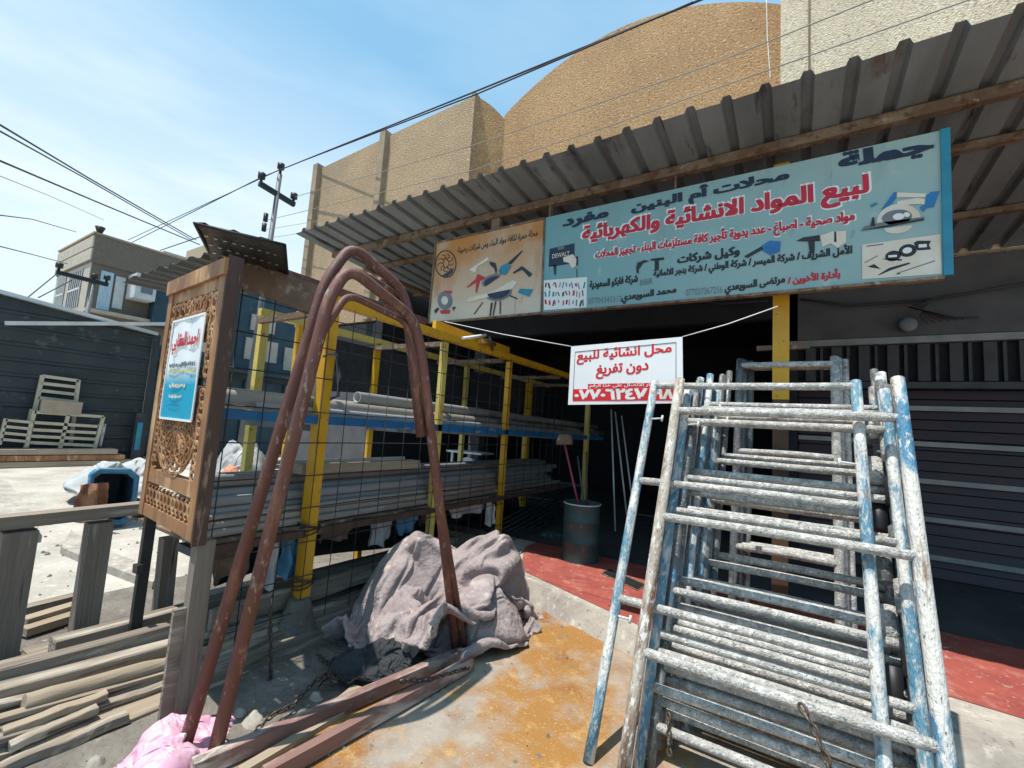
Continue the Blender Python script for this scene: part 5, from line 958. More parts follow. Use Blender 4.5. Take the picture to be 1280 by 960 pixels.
1,6,2,1,2,6,4,-5,5,9,-1,-5,5,10,11,9,4,8,2,4,5,6,5,6,5,3,4,7,5,5,0,8,2,5,6,9,4,7,7,4,2,6,5,5,6,6,5,4,4,4,5,6,4,2,7,9,-9,0,6,1,4,9,0,-6,
-4,5,8,3,2,-2,1,8,3,4,-1,1,5,6,10,9,6,4,7,3,5,5,6,5,6,5,3,4,4,8,4,1,7,3,10,5,8,5,3,7,3,6,4,6,3,6,4,6,4,4,5,5,0,7,10,5,-4,-7,5,5,3,5,4,-3,
-1,2,5,8,-1,5,-1,2,4,5,6,-3,5,9,11,6,8,5,5,2,4,5,5,5,5,5,6,6,5,1,4,7,3,7,9,7,7,5,0,4,9,2,8,2,3,6,7,6,5,4,4,5,0,2,8,10,-6,-2,3,3,6,2,6,-1,
4,0,1,5,9,-3,2,4,2,3,9,1,3,11,8,7,4,6,7,4,3,4,5,5,5,5,6,0,5,8,1,7,4,9,10,8,3,6,2,2,5,7,0,3,7,3,2,10,5,7,7,4,2,-1,4,10,3,-7,7,0,3,5,4,2,
1,2,3,2,3,8,1,-1,0,6,2,8,5,4,10,8,7,3,6,5,1,5,5,5,5,5,4,5,6,0,7,7,5,12,8,3,7,6,-2,6,3,5,6,0,5,7,3,-1,5,7,9,9,4,0,0,6,7,-1,-2,3,5,3,3,5,
3,0,0,6,6,-1,3,7,-5,0,8,8,9,3,9,9,7,3,4,5,4,1,5,5,6,5,1,6,2,2,5,8,11,14,7,3,0,7,1,2,2,5,6,6,3,5,6,3,-4,5,10,7,10,6,-3,1,6,4,-4,1,4,5,2,6,
0,3,-1,-1,8,7,3,3,0,-7,3,15,10,4,9,11,6,0,5,4,5,1,5,5,5,2,6,1,4,6,1,14,11,7,6,5,2,2,4,-1,6,3,5,6,6,0,7,6,3,-2,4,9,8,10,6,-6,5,4,-2,0,1,7,6,1,
4,1,2,-1,-1,5,8,-1,5,-2,-1,14,12,6,8,7,8,4,3,6,5,1,2,4,1,5,4,5,3,10,4,3,10,8,9,0,5,0,4,1,6,5,6,4,6,3,1,6,3,6,4,1,7,11,9,2,-5,1,6,2,0,2,6,5,
1,4,2,0,0,-2,3,7,-3,7,2,9,11,6,9,8,4,4,4,4,8,5,2,1,1,4,5,2,7,9,-1,11,9,7,3,5,-1,5,3,4,2,5,5,5,7,2,1,3,4,5,6,7,6,5,8,9,1,-8,2,4,5,1,2,5,
-1,6,5,1,0,-2,-1,1,8,-5,7,9,8,7,10,10,7,4,2,3,5,5,9,1,0,2,5,-1,11,1,10,8,4,6,5,2,4,2,6,6,3,5,2,3,7,0,5,5,4,6,2,4,6,10,10,0,7,-1,-4,0,4,2,5,4,
4,0,5,3,4,-1,0,-2,1,3,0,8,12,12,7,6,10,4,4,2,3,8,3,6,-1,2,3,4,8,4,0,7,12,5,0,6,5,4,2,6,5,2,8,2,2,9,4,6,4,5,1,5,4,3,10,7,-2,1,4,-4,1,5,1,4,
-2,5,5,5,-2,5,-1,0,1,2,1,1,11,11,6,9,7,9,4,2,5,1,6,5,4,2,1,6,0,5,10,5,2,4,8,3,4,3,4,6,8,3,2,8,6,-1,5,5,9,5,5,5,4,1,3,7,5,3,-6,3,-3,3,6,-2,
-1,2,8,5,4,-3,6,-2,2,2,-1,3,5,10,9,8,8,6,7,3,2,5,5,3,2,2,7,6,-3,8,5,7,7,4,-1,5,8,4,5,5,4,7,3,2,6,6,5,1,5,9,6,4,7,4,-3,3,5,6,-8,5,-4,4,4,-1,
4,0,3,8,2,2,1,7,-2,1,2,2,2,7,9,8,8,7,2,4,6,4,3,3,4,6,6,8,-7,4,6,7,10,0,3,10,0,9,5,2,6,8,5,2,1,4,10,3,0,6,7,7,4,7,4,-3,5,5,-10,3,3,-3,5,2,
-3,6,2,3,8,4,-1,2,6,0,-1,2,4,1,9,8,8,6,5,2,5,5,4,4,2,8,5,9,-4,-5,8,8,9,10,1,1,7,3,7,6,4,7,7,4,2,0,5,9,4,0,5,6,6,7,5,-1,6,0,-10,2,5,1,0,7,
-3,4,6,5,3,8,3,-2,2,7,0,1,3,2,3,10,8,7,5,1,7,4,3,6,4,3,5,10,0,-7,1,12,8,10,9,-2,3,8,4,3,5,5,7,8,4,2,1,4,12,2,1,2,5,7,6,4,5,-4,-11,5,2,5,2,3,
-2,6,4,4,3,7,7,2,-3,4,7,2,-1,2,3,6,10,8,4,5,5,4,4,2,6,7,4,10,4,-8,-1,5,12,7,8,7,-1,3,7,7,5,4,2,5,11,4,2,3,3,5,10,2,0,3,3,5,9,-5,-11,3,4,3,3,3,
-3,6,4,5,4,3,6,7,3,-1,4,7,3,-2,4,3,6,7,8,5,4,2,4,8,6,7,1,8,8,-4,-4,5,9,15,7,5,2,0,4,5,9,1,6,1,4,11,5,4,1,8,7,5,2,2,3,2,3,-6,-8,1,7,2,5,3,
-2,4,4,7,7,3,2,6,7,3,0,4,6,2,2,3,5,6,5,4,5,4,9,2,9,4,7,0,10,-5,-8,13,12,9,6,6,7,3,3,3,2,8,0,8,5,0,6,9,5,0,7,8,4,3,3,1,5,-8,-4,-4,2,5,4,4,
-1,4,6,2,6,8,2,3,6,5,6,1,4,6,-3,8,4,6,6,2,3,7,6,9,6,4,2,3,7,2,-9,6,10,12,9,3,6,6,5,3,3,6,3,0,6,8,3,3,4,11,-3,9,3,2,3,4,0,-8,-4,8,-2,1,4,6,
-1,6,6,4,0,7,7,4,3,5,6,5,3,4,2,-2,9,6,5,7,4,5,4,7,7,4,7,5,6,-3,-8,5,12,7,7,8,4,5,3,4,5,3,4,8,4,7,3,3,7,0,8,0,2,4,6,2,5,-13,-1,-1,9,3,-2,2,
2,4,6,3,5,0,7,5,4,5,5,5,3,5,7,-2,2,8,7,5,7,7,3,6,7,6,4,6,6,-3,-8,5,8,11,6,2,6,4,4,5,5,7,6,-1,6,6,8,4,4,6,1,7,1,-1,3,2,4,-2,-2,-3,0,5,5,-4,
1,3,7,6,-1,6,4,2,7,5,4,5,6,3,6,4,-1,5,6,9,7,7,4,7,7,5,3,3,8,-2,-11,8,6,9,9,1,3,9,6,2,5,3,8,4,5,0,3,8,3,9,-2,9,6,0,1,2,-1,-5,3,3,-5,2,4,-1,
-2,7,3,8,5,-3,3,9,3,7,5,4,5,5,3,5,3,4,4,11,9,5,6,4,9,7,4,0,0,2,-10,1,8,12,6,8,3,3,6,7,4,4,3,5,3,8,3,1,9,5,-3,7,5,-1,2,2,2,-3,-3,5,-1,-3,4,3,
0,4,5,5,8,3,-3,7,8,3,6,5,4,4,5,4,6,5,4,8,11,6,5,6,2,6,9,5,2,-3,-10,-1,6,9,9,5,3,3,6,7,6,5,4,7,5,1,3,7,1,9,-3,9,1,4,1,1,-3,0,-4,2,3,-4,3,4,
3,3,4,5,3,2,6,1,5,7,6,4,3,4,5,6,5,7,9,8,6,5,7,3,8,5,3,4,6,-4,-5,0,3,7,6,5,8,1,5,6,7,5,4,4,6,6,4,1,8,-1,7,6,-4,4,1,1,-1,-2,2,-2,-1,6,-5,3,
2,4,5,3,7,2,-3,3,9,4,4,7,3,3,5,3,7,6,8,8,6,9,6,6,2,3,5,8,6,1,-6,-8,8,6,5,4,5,6,5,7,4,4,5,4,5,5,6,5,1,8,5,0,-4,2,1,0,0,3,0,2,1,2,0,-5,
4,-1,2,6,5,4,5,-1,3,4,7,6,6,5,3,4,2,7,6,10,6,10,4,8,6,3,3,6,2,7,-5,-7,-1,9,8,4,4,6,6,5,6,5,3,6,1,5,6,4,7,1,3,3,-5,2,-1,2,3,1,0,0,4,4,2,-2,
-1,5,1,1,2,4,3,6,7,1,3,6,5,6,5,4,6,5,7,10,7,3,5,6,8,7,3,2,3,5,2,-5,-9,8,7,6,6,6,6,6,5,6,3,3,6,5,1,6,5,7,0,-4,1,-3,3,2,1,2,-2,3,3,2,3,3,
-3,5,8,0,3,1,2,4,6,8,1,3,6,8,6,4,1,3,7,9,7,4,5,6,5,8,6,5,1,4,6,1,-11,0,8,6,6,6,6,7,6,6,6,2,7,-1,7,2,5,4,4,-3,-6,2,1,1,2,1,3,-3,3,6,2,1,
3,5,0,9,1,2,3,2,5,4,7,3,5,4,5,8,5,0,2,8,7,5,6,6,6,7,6,3,6,0,6,5,-4,-8,6,6,6,6,6,7,6,6,6,6,1,6,5,5,-1,6,-1,1,-4,-1,-1,5,2,3,-4,5,2,-1,2,2,
-1,2,8,1,8,2,3,3,2,5,4,5,4,5,4,4,7,6,3,2,5,6,6,7,7,6,5,5,1,6,2,4,2,-4,-2,6,6,6,7,6,7,6,6,3,6,5,3,6,1,0,2,-4,-1,3,1,-1,2,3,5,2,-3,4,2,0,
3,2,1,8,1,8,4,4,2,3,4,4,-1,6,5,6,5,5,5,5,3,5,7,6,6,6,7,2,6,-1,3,3,2,-2,-1,6,6,6,7,6,7,6,5,6,4,5,4,3,1,1,-2,-3,3,1,1,3,3,2,2,0,6,2,2,2,
1,4,1,1,8,1,4,5,4,4,5,0,3,6,6,3,7,2,3,6,8,3,6,5,6,7,5,6,1,6,-4,1,3,-1,1,7,5,6,6,6,7,6,5,5,3,3,5,3,1,1,-1,2,0,0,2,2,4,1,2,5,3,-2,4,1,
-5,8,5,0,1,5,2,4,8,5,5,6,-1,2,5,6,5,7,2,0,8,7,5,5,4,7,5,6,5,-3,2,-2,1,1,1,8,5,5,7,6,7,5,4,3,4,3,3,3,1,1,1,3,1,6,0,1,3,3,2,0,3,4,0,1,
-1,6,5,7,0,6,1,0,5,7,6,6,5,2,-1,6,6,6,6,3,-1,6,7,4,6,6,5,5,5,-4,1,0,0,-1,5,4,5,5,6,7,5,5,4,4,2,3,3,3,2,2,4,4,5,3,6,4,-6,1,3,5,2,-2,2,-1,
0,2,6,7,6,0,7,1,1,4,8,3,5,4,6,5,4,4,5,5,3,-2,6,6,7,5,5,6,-1,3,-3,-2,1,2,0,5,6,2,6,7,5,5,4,3,2,3,4,3,4,4,4,5,4,4,4,5,1,-2,1,5,-1,0,0,1,
4,-2,4,5,6,7,0,9,0,1,5,8,5,5,5,-1,6,4,5,2,4,1,4,9,6,4,6,4,4,-4,-2,3,-3,0,1,5,4,5,5,4,6,5,4,0,4,3,3,6,5,3,5,4,5,4,5,3,2,-3,5,2,-1,-2,1,3,
-1,0,5,2,5,5,8,2,7,0,2,7,8,4,-1,8,0,6,3,6,5,2,-1,8,8,6,3,5,1,-5,2,0,1,-4,4,3,5,4,5,3,5,4,4,5,6,1,0,3,5,9,2,4,6,4,2,3,4,-4,4,2,4,-2,-3,2,
1,3,2,3,3,8,7,2,2,6,3,2,7,7,3,-1,6,1,5,5,4,5,2,2,5,9,5,4,-2,-2,0,-1,1,1,0,5,6,5,4,5,5,4,3,3,5,6,2,-1,2,4,10,1,6,3,3,4,4,0,4,0,0,3,1,1,
-2,6,5,3,3,1,6,7,4,1,7,3,5,2,4,3,2,4,4,3,3,6,8,1,1,6,6,4,-2,-3,-2,2,2,1,5,1,6,7,4,3,5,5,5,6,3,5,3,1,4,1,1,8,3,3,4,4,1,6,1,0,-1,0,5,4,
-3,6,6,5,5,0,4,5,5,6,0,4,4,7,0,2,4,6,4,1,6,5,6,6,3,2,2,4,5,-5,-3,-2,0,2,6,5,7,5,5,4,4,5,2,6,4,6,7,-4,4,5,1,3,5,-2,6,3,3,2,2,0,2,1,1,7,
-2,4,6,5,5,7,0,6,4,7,4,3,4,2,7,-2,2,5,9,1,5,5,5,1,7,5,5,3,2,-2,-2,-3,-3,0,4,8,5,6,6,5,4,4,4,4,3,4,8,2,-4,4,5,4,5,-2,2,7,0,5,0,1,-2,1,6,3,
4,3,2,4,4,6,5,5,5,3,8,-1,3,4,9,4,-2,3,6,4,4,5,5,6,-1,6,6,5,-2,-3,1,2,-2,0,2,4,7,7,6,6,4,5,4,3,3,1,7,3,2,0,0,4,5,5,-1,3,4,1,3,3,-2,-1,2,7,
-1,7,3,2,3,3,7,6,5,3,2,8,3,0,3,7,5,2,2,6,4,5,5,5,4,3,3,3,6,-5,-5,-1,5,3,1,5,3,5,6,6,6,5,4,3,3,4,5,-3,1,1,5,4,3,9,1,-1,0,4,1,4,4,1,-1,2,
-2,6,8,3,1,5,5,6,6,3,-1,5,4,5,1,3,6,6,5,5,5,2,6,4,7,5,3,2,-2,2,-4,-5,-1,4,7,4,5,2,4,5,5,6,6,0,4,4,4,6,0,-4,2,6,5,3,5,3,-2,0,3,3,2,7,2,2,
1,3,6,6,4,2,5,6,6,6,1,-1,6,3,4,4,2,6,5,5,7,4,6,7,5,3,1,1,2,3,-2,-5,-7,6,6,4,4,5,3,1,5,5,6,6,4,3,2,4,2,-1,-2,4,5,5,2,2,-2,1,1,5,4,3,5,2,
4,1,3,9,3,4,2,4,4,8,6,0,1,6,4,5,3,1,5,6,7,5,3,8,6,2,1,-2,3,0,3,-1,-8,2,7,3,5,4,4,4,3,2,6,5,5,2,0,5,0,-1,2,5,5,5,6,-4,-4,0,4,1,7,4,2,2,
-2,5,3,6,6,1,3,7,2,3,9,4,1,1,6,5,4,3,4,5,5,7,4,4,5,0,2,1,0,1,2,3,-1,-1,0,6,3,4,4,5,4,4,5,5,3,-1,5,3,1,2,1,4,5,8,3,0,-4,-2,2,0,0,6,3,0,
1,3,6,4,6,4,3,4,4,1,4,8,5,2,4,2,7,3,4,5,4,6,5,0,7,2,0,-1,-2,1,3,3,0,0,-1,8,4,4,4,3,5,4,0,6,4,4,3,0,2,4,3,4,5,6,4,2,-1,-4,2,4,-4,-1,2,0,
2,2,4,6,5,5,4,6,1,4,0,5,5,6,4,3,5,4,2,5,6,4,8,2,-2,7,-1,-1,-3,1,2,2,5,5,-6,4,7,5,5,4,1,6,-3,3,7,1,4,-1,2,6,6,4,1,8,1,3,5,0,-3,-1,7,-5,-6,1,
7,-2,2,6,6,4,2,7,3,4,3,-1,7,4,3,6,6,5,2,4,5,5,3,8,-3,2,-3,3,3,1,-1,4,4,2,-2,1,7,6,4,4,3,5,-1,1,6,0,4,0,2,5,6,6,4,-1,7,-3,3,8,0,-6,3,3,-6,-6,
-1,3,0,4,6,4,1,5,7,3,3,1,2,3,6,4,7,6,5,2,4,6,3,3,1,1,0,-2,4,5,1,1,5,2,-2,2,4,6,4,5,3,5,2,-1,2,3,0,5,3,4,5,5,5,0,1,4,1,3,5,-2,-1,1,-3,-6,
44,-5,-2,0,-3,-3,2,1,-4,-7,-1,3,-1,2,2,2,5,4,3,1,1,0,-2,5,1,4,-2,1,3,-2,3,-1,7,2,4,1,-2,-3,3,0,-1,-2,4,-1,-2,-2,1,-5,4,-3,-3,-2,-1,-4,-2,-5,-3,-4,-3,1,5,-2,-4,2,
2,-4,-7,-1,0,-5,4,-1,2,-4,-6,0,3,4,2,-1,1,2,2,5,2,1,-1,-1,2,4,-1,2,3,2,-5,3,4,4,2,4,2,-5,-1,2,-1,1,-1,-1,-2,3,-5,4,-5,1,-2,-4,-3,-1,-2,-5,-4,-4,1,-4,7,1,-5,-2,
4,-6,-5,-6,-4,2,-4,5,-4,6,-2,-6,0,4,5,1,0,0,1,1,1,1,4,-1,4,2,-5,1,3,3,3,-5,3,4,5,2,5,0,-4,0,0,0,1,-2,-2,-1,0,-1,-3,-1,-3,2,-4,-5,2,-3,-9,-4,3,-1,1,7,-1,-8,
4,-6,-6,-6,-7,-4,2,1,3,-3,6,-2,-4,2,3,2,3,3,-1,-2,0,6,4,0,4,4,-6,-4,0,0,3,5,0,4,2,1,2,4,0,0,0,-4,-1,-3,-1,2,3,0,-2,-5,-4,-3,2,-4,-4,-3,-1,-8,-3,6,0,4,3,-4,
4,-7,-6,-6,-6,-8,-2,1,4,2,-2,2,1,3,2,3,1,0,2,1,-3,1,11,-4,5,3,1,-1,-4,-3,-1,1,1,6,0,6,2,1,4,0,0,-1,-4,-3,-3,-1,1,3,-1,-2,-6,-4,-1,-2,-6,2,-5,-4,-3,2,-1,5,1,-1,
3,-4,-5,-8,-8,-5,-6,-1,-1,2,6,2,3,-2,4,3,0,3,3,1,-2,3,3,-2,-1,2,2,2,2,0,0,0,-4,0,2,3,9,4,1,-1,-2,-1,-1,-3,-5,-3,0,0,-1,-2,-1,-5,-2,-3,-2,-5,2,-2,-7,1,0,8,2,-5,
-1,-2,-3,-3,-9,-6,-5,-2,-3,-1,2,3,4,4,1,2,3,3,-2,3,1,-1,0,7,4,3,2,1,-1,-2,-2,-1,0,-3,-1,1,2,8,5,2,0,-2,-3,-3,-2,-6,-3,-1,-2,-1,-2,-2,-3,-2,-4,-2,-2,-3,-5,0,1,5,6,0,
1,-6,-4,-2,0,-5,-7,-1,-3,0,0,1,1,4,5,2,-1,2,3,0,1,4,6,5,5,3,1,0,0,-1,-1,-2,-3,-3,-3,-3,-1,2,6,5,1,0,-1,-1,-3,-5,-5,-2,-3,-1,-3,-3,-4,-3,-3,-3,0,-5,-2,3,1,-1,5,0,
1,-3,-5,-8,-1,2,-2,-6,-2,-1,-1,1,2,2,2,4,3,2,3,-1,6,7,4,7,2,4,1,0,-1,-1,-1,0,-1,-4,-6,-4,-6,-1,1,2,3,1,1,0,-1,-1,-3,-7,0,-6,-2,-2,-4,-3,-3,-3,-3,-2,-2,0,1,1,4,0,
-1,-7,-5,1,-4,-4,2,0,-2,-4,2,0,1,1,3,4,1,4,1,8,7,3,8,3,6,4,1,-1,-1,-1,-1,-1,-2,-3,-4,-9,-5,-5,-1,-1,-1,1,0,1,0,-1,-2,-2,-3,-2,-2,-3,-2,-3,-6,-6,-1,-2,-4,-1,1,2,3,2,
2,-7,-5,-5,-4,1,-2,3,1,-3,-5,2,2,2,4,1,6,2,9,8,4,7,4,7,2,2,3,-1,-2,-2,-1,-1,-1,-3,-4,-6,-9,-6,-6,-2,2,-2,1,-3,0,-1,-1,-4,-1,-4,-2,0,-3,-2,-4,-6,-5,-1,0,0,-5,2,3,4,
1,-2,-7,-7,-7,-3,3,-1,4,2,-3,-5,1,4,3,6,2,11,10,4,7,4,7,3,6,2,0,0,-1,-2,-3,0,-3,-2,-4,-7,-7,-10,-6,-6,-2,1,-1,0,-1,0,-3,-5,-3,-2,-2,1,-4,-3,-2,-4,-5,-2,2,-1,0,-6,2,4,
-3,-3,-3,-3,-4,-8,-4,4,1,1,3,0,-1,3,2,5,8,12,6,8,3,7,2,8,0,5,2,-2,-1,-1,-2,-3,0,-4,-6,-8,-7,-6,-8,-5,-3,-6,-3,1,2,0,-1,-2,-4,-5,-5,-2,0,-6,-1,-6,-4,1,0,2,-1,0,-6,2,
-4,-4,-4,-1,-2,0,-10,0,1,2,2,3,-3,4,8,4,13,8,9,4,7,2,7,2,5,-1,4,2,-4,-4,0,-1,0,-1,-6,-7,-8,-7,-14,-6,-6,2,-2,-7,1,1,0,0,-2,-4,-4,-2,-4,-3,-8,-3,-4,-3,2,0,1,3,0,-8,
-3,-3,-4,-3,-1,-2,3,-8,3,-4,1,4,3,6,2,14,9,11,4,8,3,6,2,6,0,2,0,4,1,-4,-3,1,-1,-3,-5,-6,-7,-11,-9,-8,-5,-7,-3,2,-6,-1,1,0,-1,-3,-2,-6,-4,0,-5,-5,-6,-3,1,-1,3,1,4,-1,
-3,-3,-3,-2,-1,-5,0,5,-8,4,-3,2,6,5,9,11,11,11,4,7,5,1,7,6,0,1,-1,2,-5,0,2,-5,1,-7,-6,-5,-6,-3,-9,-11,-7,-5,-5,-3,2,-2,-5,-2,-2,-1,-1,-2,-3,-5,-1,-2,-7,-7,-2,3,-1,3,2,2,
-4,-1,-2,-1,-4,-2,-1,-1,-1,0,7,0,5,3,13,11,12,6,10,0,8,4,-1,6,6,1,0,-5,-1,2,-4,2,-6,-2,-7,-2,-6,-7,-7,-10,-9,-4,-5,-3,-4,-2,2,-4,-3,-5,-4,-1,-1,-2,-4,1,-3,-7,-8,0,5,0,0,3,
-2,-3,-1,-1,-1,1,1,1,-3,-1,-2,8,4,5,10,14,7,12,2,7,0,4,6,7,0,6,-1,-4,1,-4,2,-5,0,-5,-7,-2,-4,-7,-7,-9,-10,-8,-1,-4,-3,-3,-4,3,-7,-4,-5,-4,-2,-1,-1,-2,-2,-3,-5,-6,1,3,5,2,
0,-1,-3,-6,0,0,2,0,4,1,-2,0,9,6,10,11,14,4,9,0,8,5,4,-1,7,3,3,-2,-3,-3,-4,1,-4,-4,-6,-3,-2,-7,-7,-9,-10,-10,-1,-3,-1,-4,-3,-4,0,-5,-4,-6,-6,-3,-1,-1,-3,0,0,-5,-3,1,2,2,
-3,-3,2,-4,-7,1,1,2,1,3,4,2,1,13,12,12,6,10,2,8,-1,4,5,8,-2,2,3,6,-1,-4,-3,-4,2,-6,-5,-7,-1,-6,-8,-8,-10,-10,-4,-5,0,-1,-2,-3,-5,-2,-5,-4,-6,-7,-3,-2,-2,-2,3,0,-7,0,1,5,
2,-4,-5,3,-4,-8,1,2,2,1,1,9,6,9,12,11,12,4,8,1,7,1,7,0,7,0,4,-2,3,0,-3,-4,-5,-2,-3,-4,-6,-2,-8,-10,-10,-10,-6,-6,0,-3,1,-2,-4,-4,-8,-6,-3,-2,-3,-5,-4,-2,-1,1,3,-1,-4,2,
-4,2,-5,-4,2,-4,-8,1,2,2,4,3,12,13,13,11,5,11,2,7,0,8,0,10,5,-1,1,-2,-1,-2,-2,-4,-1,-2,-4,-5,-6,-4,-7,-8,-7,-11,-10,-1,-3,-4,2,0,-4,-3,-6,-6,-6,-6,1,-4,-2,-2,-4,3,-4,0,1,-3,
-2,-1,1,-1,-7,2,-4,-7,3,4,4,6,10,13,12,12,6,9,6,0,7,0,8,4,5,6,0,-3,0,-6,-3,2,-1,-2,-5,-5,-6,-5,-7,-6,-10,-11,-12,-5,0,-5,3,-1,-1,-6,-5,-5,-4,-3,-3,-3,1,-2,-4,-5,2,-6,-1,1,
-1,-2,0,-2,1,-7,2,-5,-2,4,5,6,12,12,12,13,6,7,9,3,-2,9,-1,4,6,4,8,-3,-2,-3,-2,0,-1,-3,-4,-4,-5,-5,-7,-8,-11,-10,-12,-9,-4,-3,1,2,0,-3,-5,-6,-2,-4,-3,-2,-3,-1,-1,-2,-4,-1,-1,-3,
7,-9,-4,0,0,-5,-3,2,0,3,4,7,11,14,12,8,12,7,0,4,8,-1,10,5,3,4,0,4,-3,-5,-4,-3,4,0,-3,-4,-6,-6,-6,-8,-11,-14,-9,-13,1,-2,-6,0,2,-2,-2,-6,-7,1,-2,-4,1,-5,-3,-2,-1,0,-3,1,
-3,-1,-5,-6,-2,4,-9,-2,7,0,3,10,11,13,12,12,4,8,3,9,-1,8,0,6,3,2,4,3,1,-1,-3,-3,-7,3,-1,-2,-8,-7,-6,-5,-10,-11,-16,-11,-5,6,-4,-3,-4,0,0,-5,-6,-5,2,0,-4,-1,-2,-3,-3,-2,1,3,
-5,1,-3,-3,-3,1,-1,-8,4,6,2,13,9,11,11,15,7,7,2,0,8,-1,10,1,9,4,1,-1,0,-2,-2,-5,0,-3,-4,-1,0,-8,-7,-5,-9,-13,-12,-13,-10,1,7,-5,-4,-5,-2,-1,-4,-6,-3,-1,-1,0,-3,1,-2,-1,-2,5,
0,-2,-3,-4,-3,-1,2,0,0,5,3,10,7,14,12,15,2,7,4,7,0,9,7,3,0,2,9,2,-1,-1,-3,-3,-5,-6,-4,-1,0,-1,-8,-6,-8,-12,-13,-14,-8,-4,6,0,-6,-4,-4,-4,-3,-3,-3,-2,0,-2,0,-1,-2,-3,3,2,
1,-6,-4,-2,0,-3,-2,5,4,2,4,6,11,13,11,12,10,1,9,7,1,0,5,8,7,-2,2,6,5,-4,0,-4,-4,-4,-7,-8,0,0,-1,-7,-8,-12,-13,-15,-8,-1,-1,2,-5,-1,-7,-2,-3,-4,-2,1,-3,-1,-2,-2,-2,-2,3,0,
2,-2,-5,-9,-2,0,-1,2,7,3,6,7,11,12,13,13,8,1,9,-1,8,4,5,5,2,4,0,5,3,1,-2,-3,-2,-4,-7,-9,-8,0,1,-2,-8,-11,-14,-15,-11,-9,1,5,0,-6,-1,-5,-3,-5,-1,-3,0,-3,1,0,0,0,-4,3,
-4,-3,3,-4,-7,-2,2,3,4,3,1,9,14,10,12,12,10,6,1,7,-2,6,4,6,9,4,-3,1,6,-4,-3,-3,-1,2,-3,-8,-12,-2,0,1,-5,-11,-14,-16,-13,-7,-5,2,4,-1,-6,-1,-4,-6,-4,-1,-1,1,1,-1,-6,4,0,-3,
3,-2,-7,2,0,-4,1,2,3,1,5,9,7,14,10,9,10,7,8,0,7,5,2,9,2,7,1,-6,5,-1,-6,-3,4,-4,-2,-3,-12,-10,-2,2,-2,-8,-10,-17,-12,-7,-6,-4,1,4,0,-4,-5,-3,-3,-2,-1,1,0,-5,-5,-2,-1,1,
-3,-4,1,-6,2,6,-3,3,1,2,6,4,12,13,14,4,8,11,4,6,-2,8,6,3,7,6,-5,0,-3,4,0,-6,3,-7,-3,-3,-4,-14,1,0,-3,-10,-12,-10,-16,-3,-5,-6,-2,-2,4,-1,-4,-6,-2,-1,-3,2,-2,-8,-4,-2,-1,3,
5,-9,-4,2,-5,2,6,6,1,2,1,8,11,13,9,12,8,4,8,3,-2,8,8,3,8,4,-6,-4,0,3,4,-3,-2,-6,-6,-4,0,-9,-11,10,-3,-7,-18,-11,-8,-5,-5,-6,-4,-2,-4,0,0,-2,-2,-2,-2,0,-6,-6,-5,-4,3,0,
-2,-1,-10,-4,5,-2,5,5,7,-2,3,9,9,13,9,10,8,8,6,-3,7,6,6,7,2,7,-5,-6,-4,2,5,4,1,-9,-6,-7,-6,-1,-12,3,-2,-5,-10,-10,-5,-3,-8,-9,-5,-3,-3,-1,-5,-3,0,0,0,-5,-3,-5,-4,-4,-5,0,
-8,2,1,-7,0,6,2,2,2,5,6,3,11,11,10,11,9,8,3,3,1,6,7,7,7,-5,4,-9,2,-6,4,4,5,-4,-8,-14,-7,-3,0,-5,-3,-4,-8,-5,0,-4,-6,-8,-9,-6,-3,-1,-3,-5,-2,-3,3,-5,-5,-4,-6,2,-4,-6,
-3,-1,3,0,1,1,3,5,4,2,4,-1,14,11,12,10,10,6,-2,5,4,11,2,8,9,-1,-8,3,-8,-2,0,5,6,-5,-11,-5,-7,-1,0,-4,-11,-6,0,-4,-5,0,-3,-6,-8,-8,-7,-3,-1,-3,-3,-4,-1,-6,-1,-7,-3,-4,3,-4,
-4,0,1,-2,1,10,3,2,2,8,5,0,5,12,12,11,8,6,3,1,10,5,9,9,4,-7,3,-3,1,-4,-5,0,4,1,-9,-11,-1,-2,-5,-4,-11,4,-1,-4,-4,-6,1,-4,-6,-7,-8,-8,0,-2,-4,-3,-5,-5,-9,-2,-5,-5,1,3,
-1,0,-1,0,1,4,11,3,2,4,9,3,4,10,13,10,8,7,4,-3,10,7,8,7,4,0,-10,-2,3,3,-4,-5,1,4,-9,-10,-8,-3,1,-9,-4,4,4,-4,-4,-6,-4,1,-6,-5,-7,-10,-9,-3,-2,-3,-6,-7,-4,-2,-5,-5,-4,3,
-3,2,4,1,1,1,4,9,4,3,3,2,3,18,12,9,8,4,5,2,4,7,8,8,1,0,-1,-5,2,-2,3,0,-2,-2,-10,-4,-8,-9,-5,-1,5,-1,4,-3,-3,-6,-5,-3,-1,-5,-7,-8,-9,-9,-6,-4,-2,-5,-5,0,-5,-4,-6,0,
-4,1,3,5,5,0,4,2,8,6,5,3,-1,13,12,10,8,4,6,1,9,7,5,6,4,3,1,-3,-4,-7,1,3,-5,2,-5,-9,-2,-8,-9,4,3,2,0,-5,-4,-1,-4,-5,-2,-6,-4,-6,-11,-10,-4,-6,-6,-3,-1,-3,-4,-5,-6,-3,
1,0,0,3,6,7,3,3,4,6,6,6,2,12,4,9,8,6,4,1,11,6,8,5,1,2,1,-1,-7,1,-5,-1,1,-4,2,-5,-11,-6,2,2,1,4,0,-4,-5,-5,-4,-1,-4,-6,-6,-8,-7,-11,-5,-6,-6,-7,4,-3,-5,-7,-3,-6,
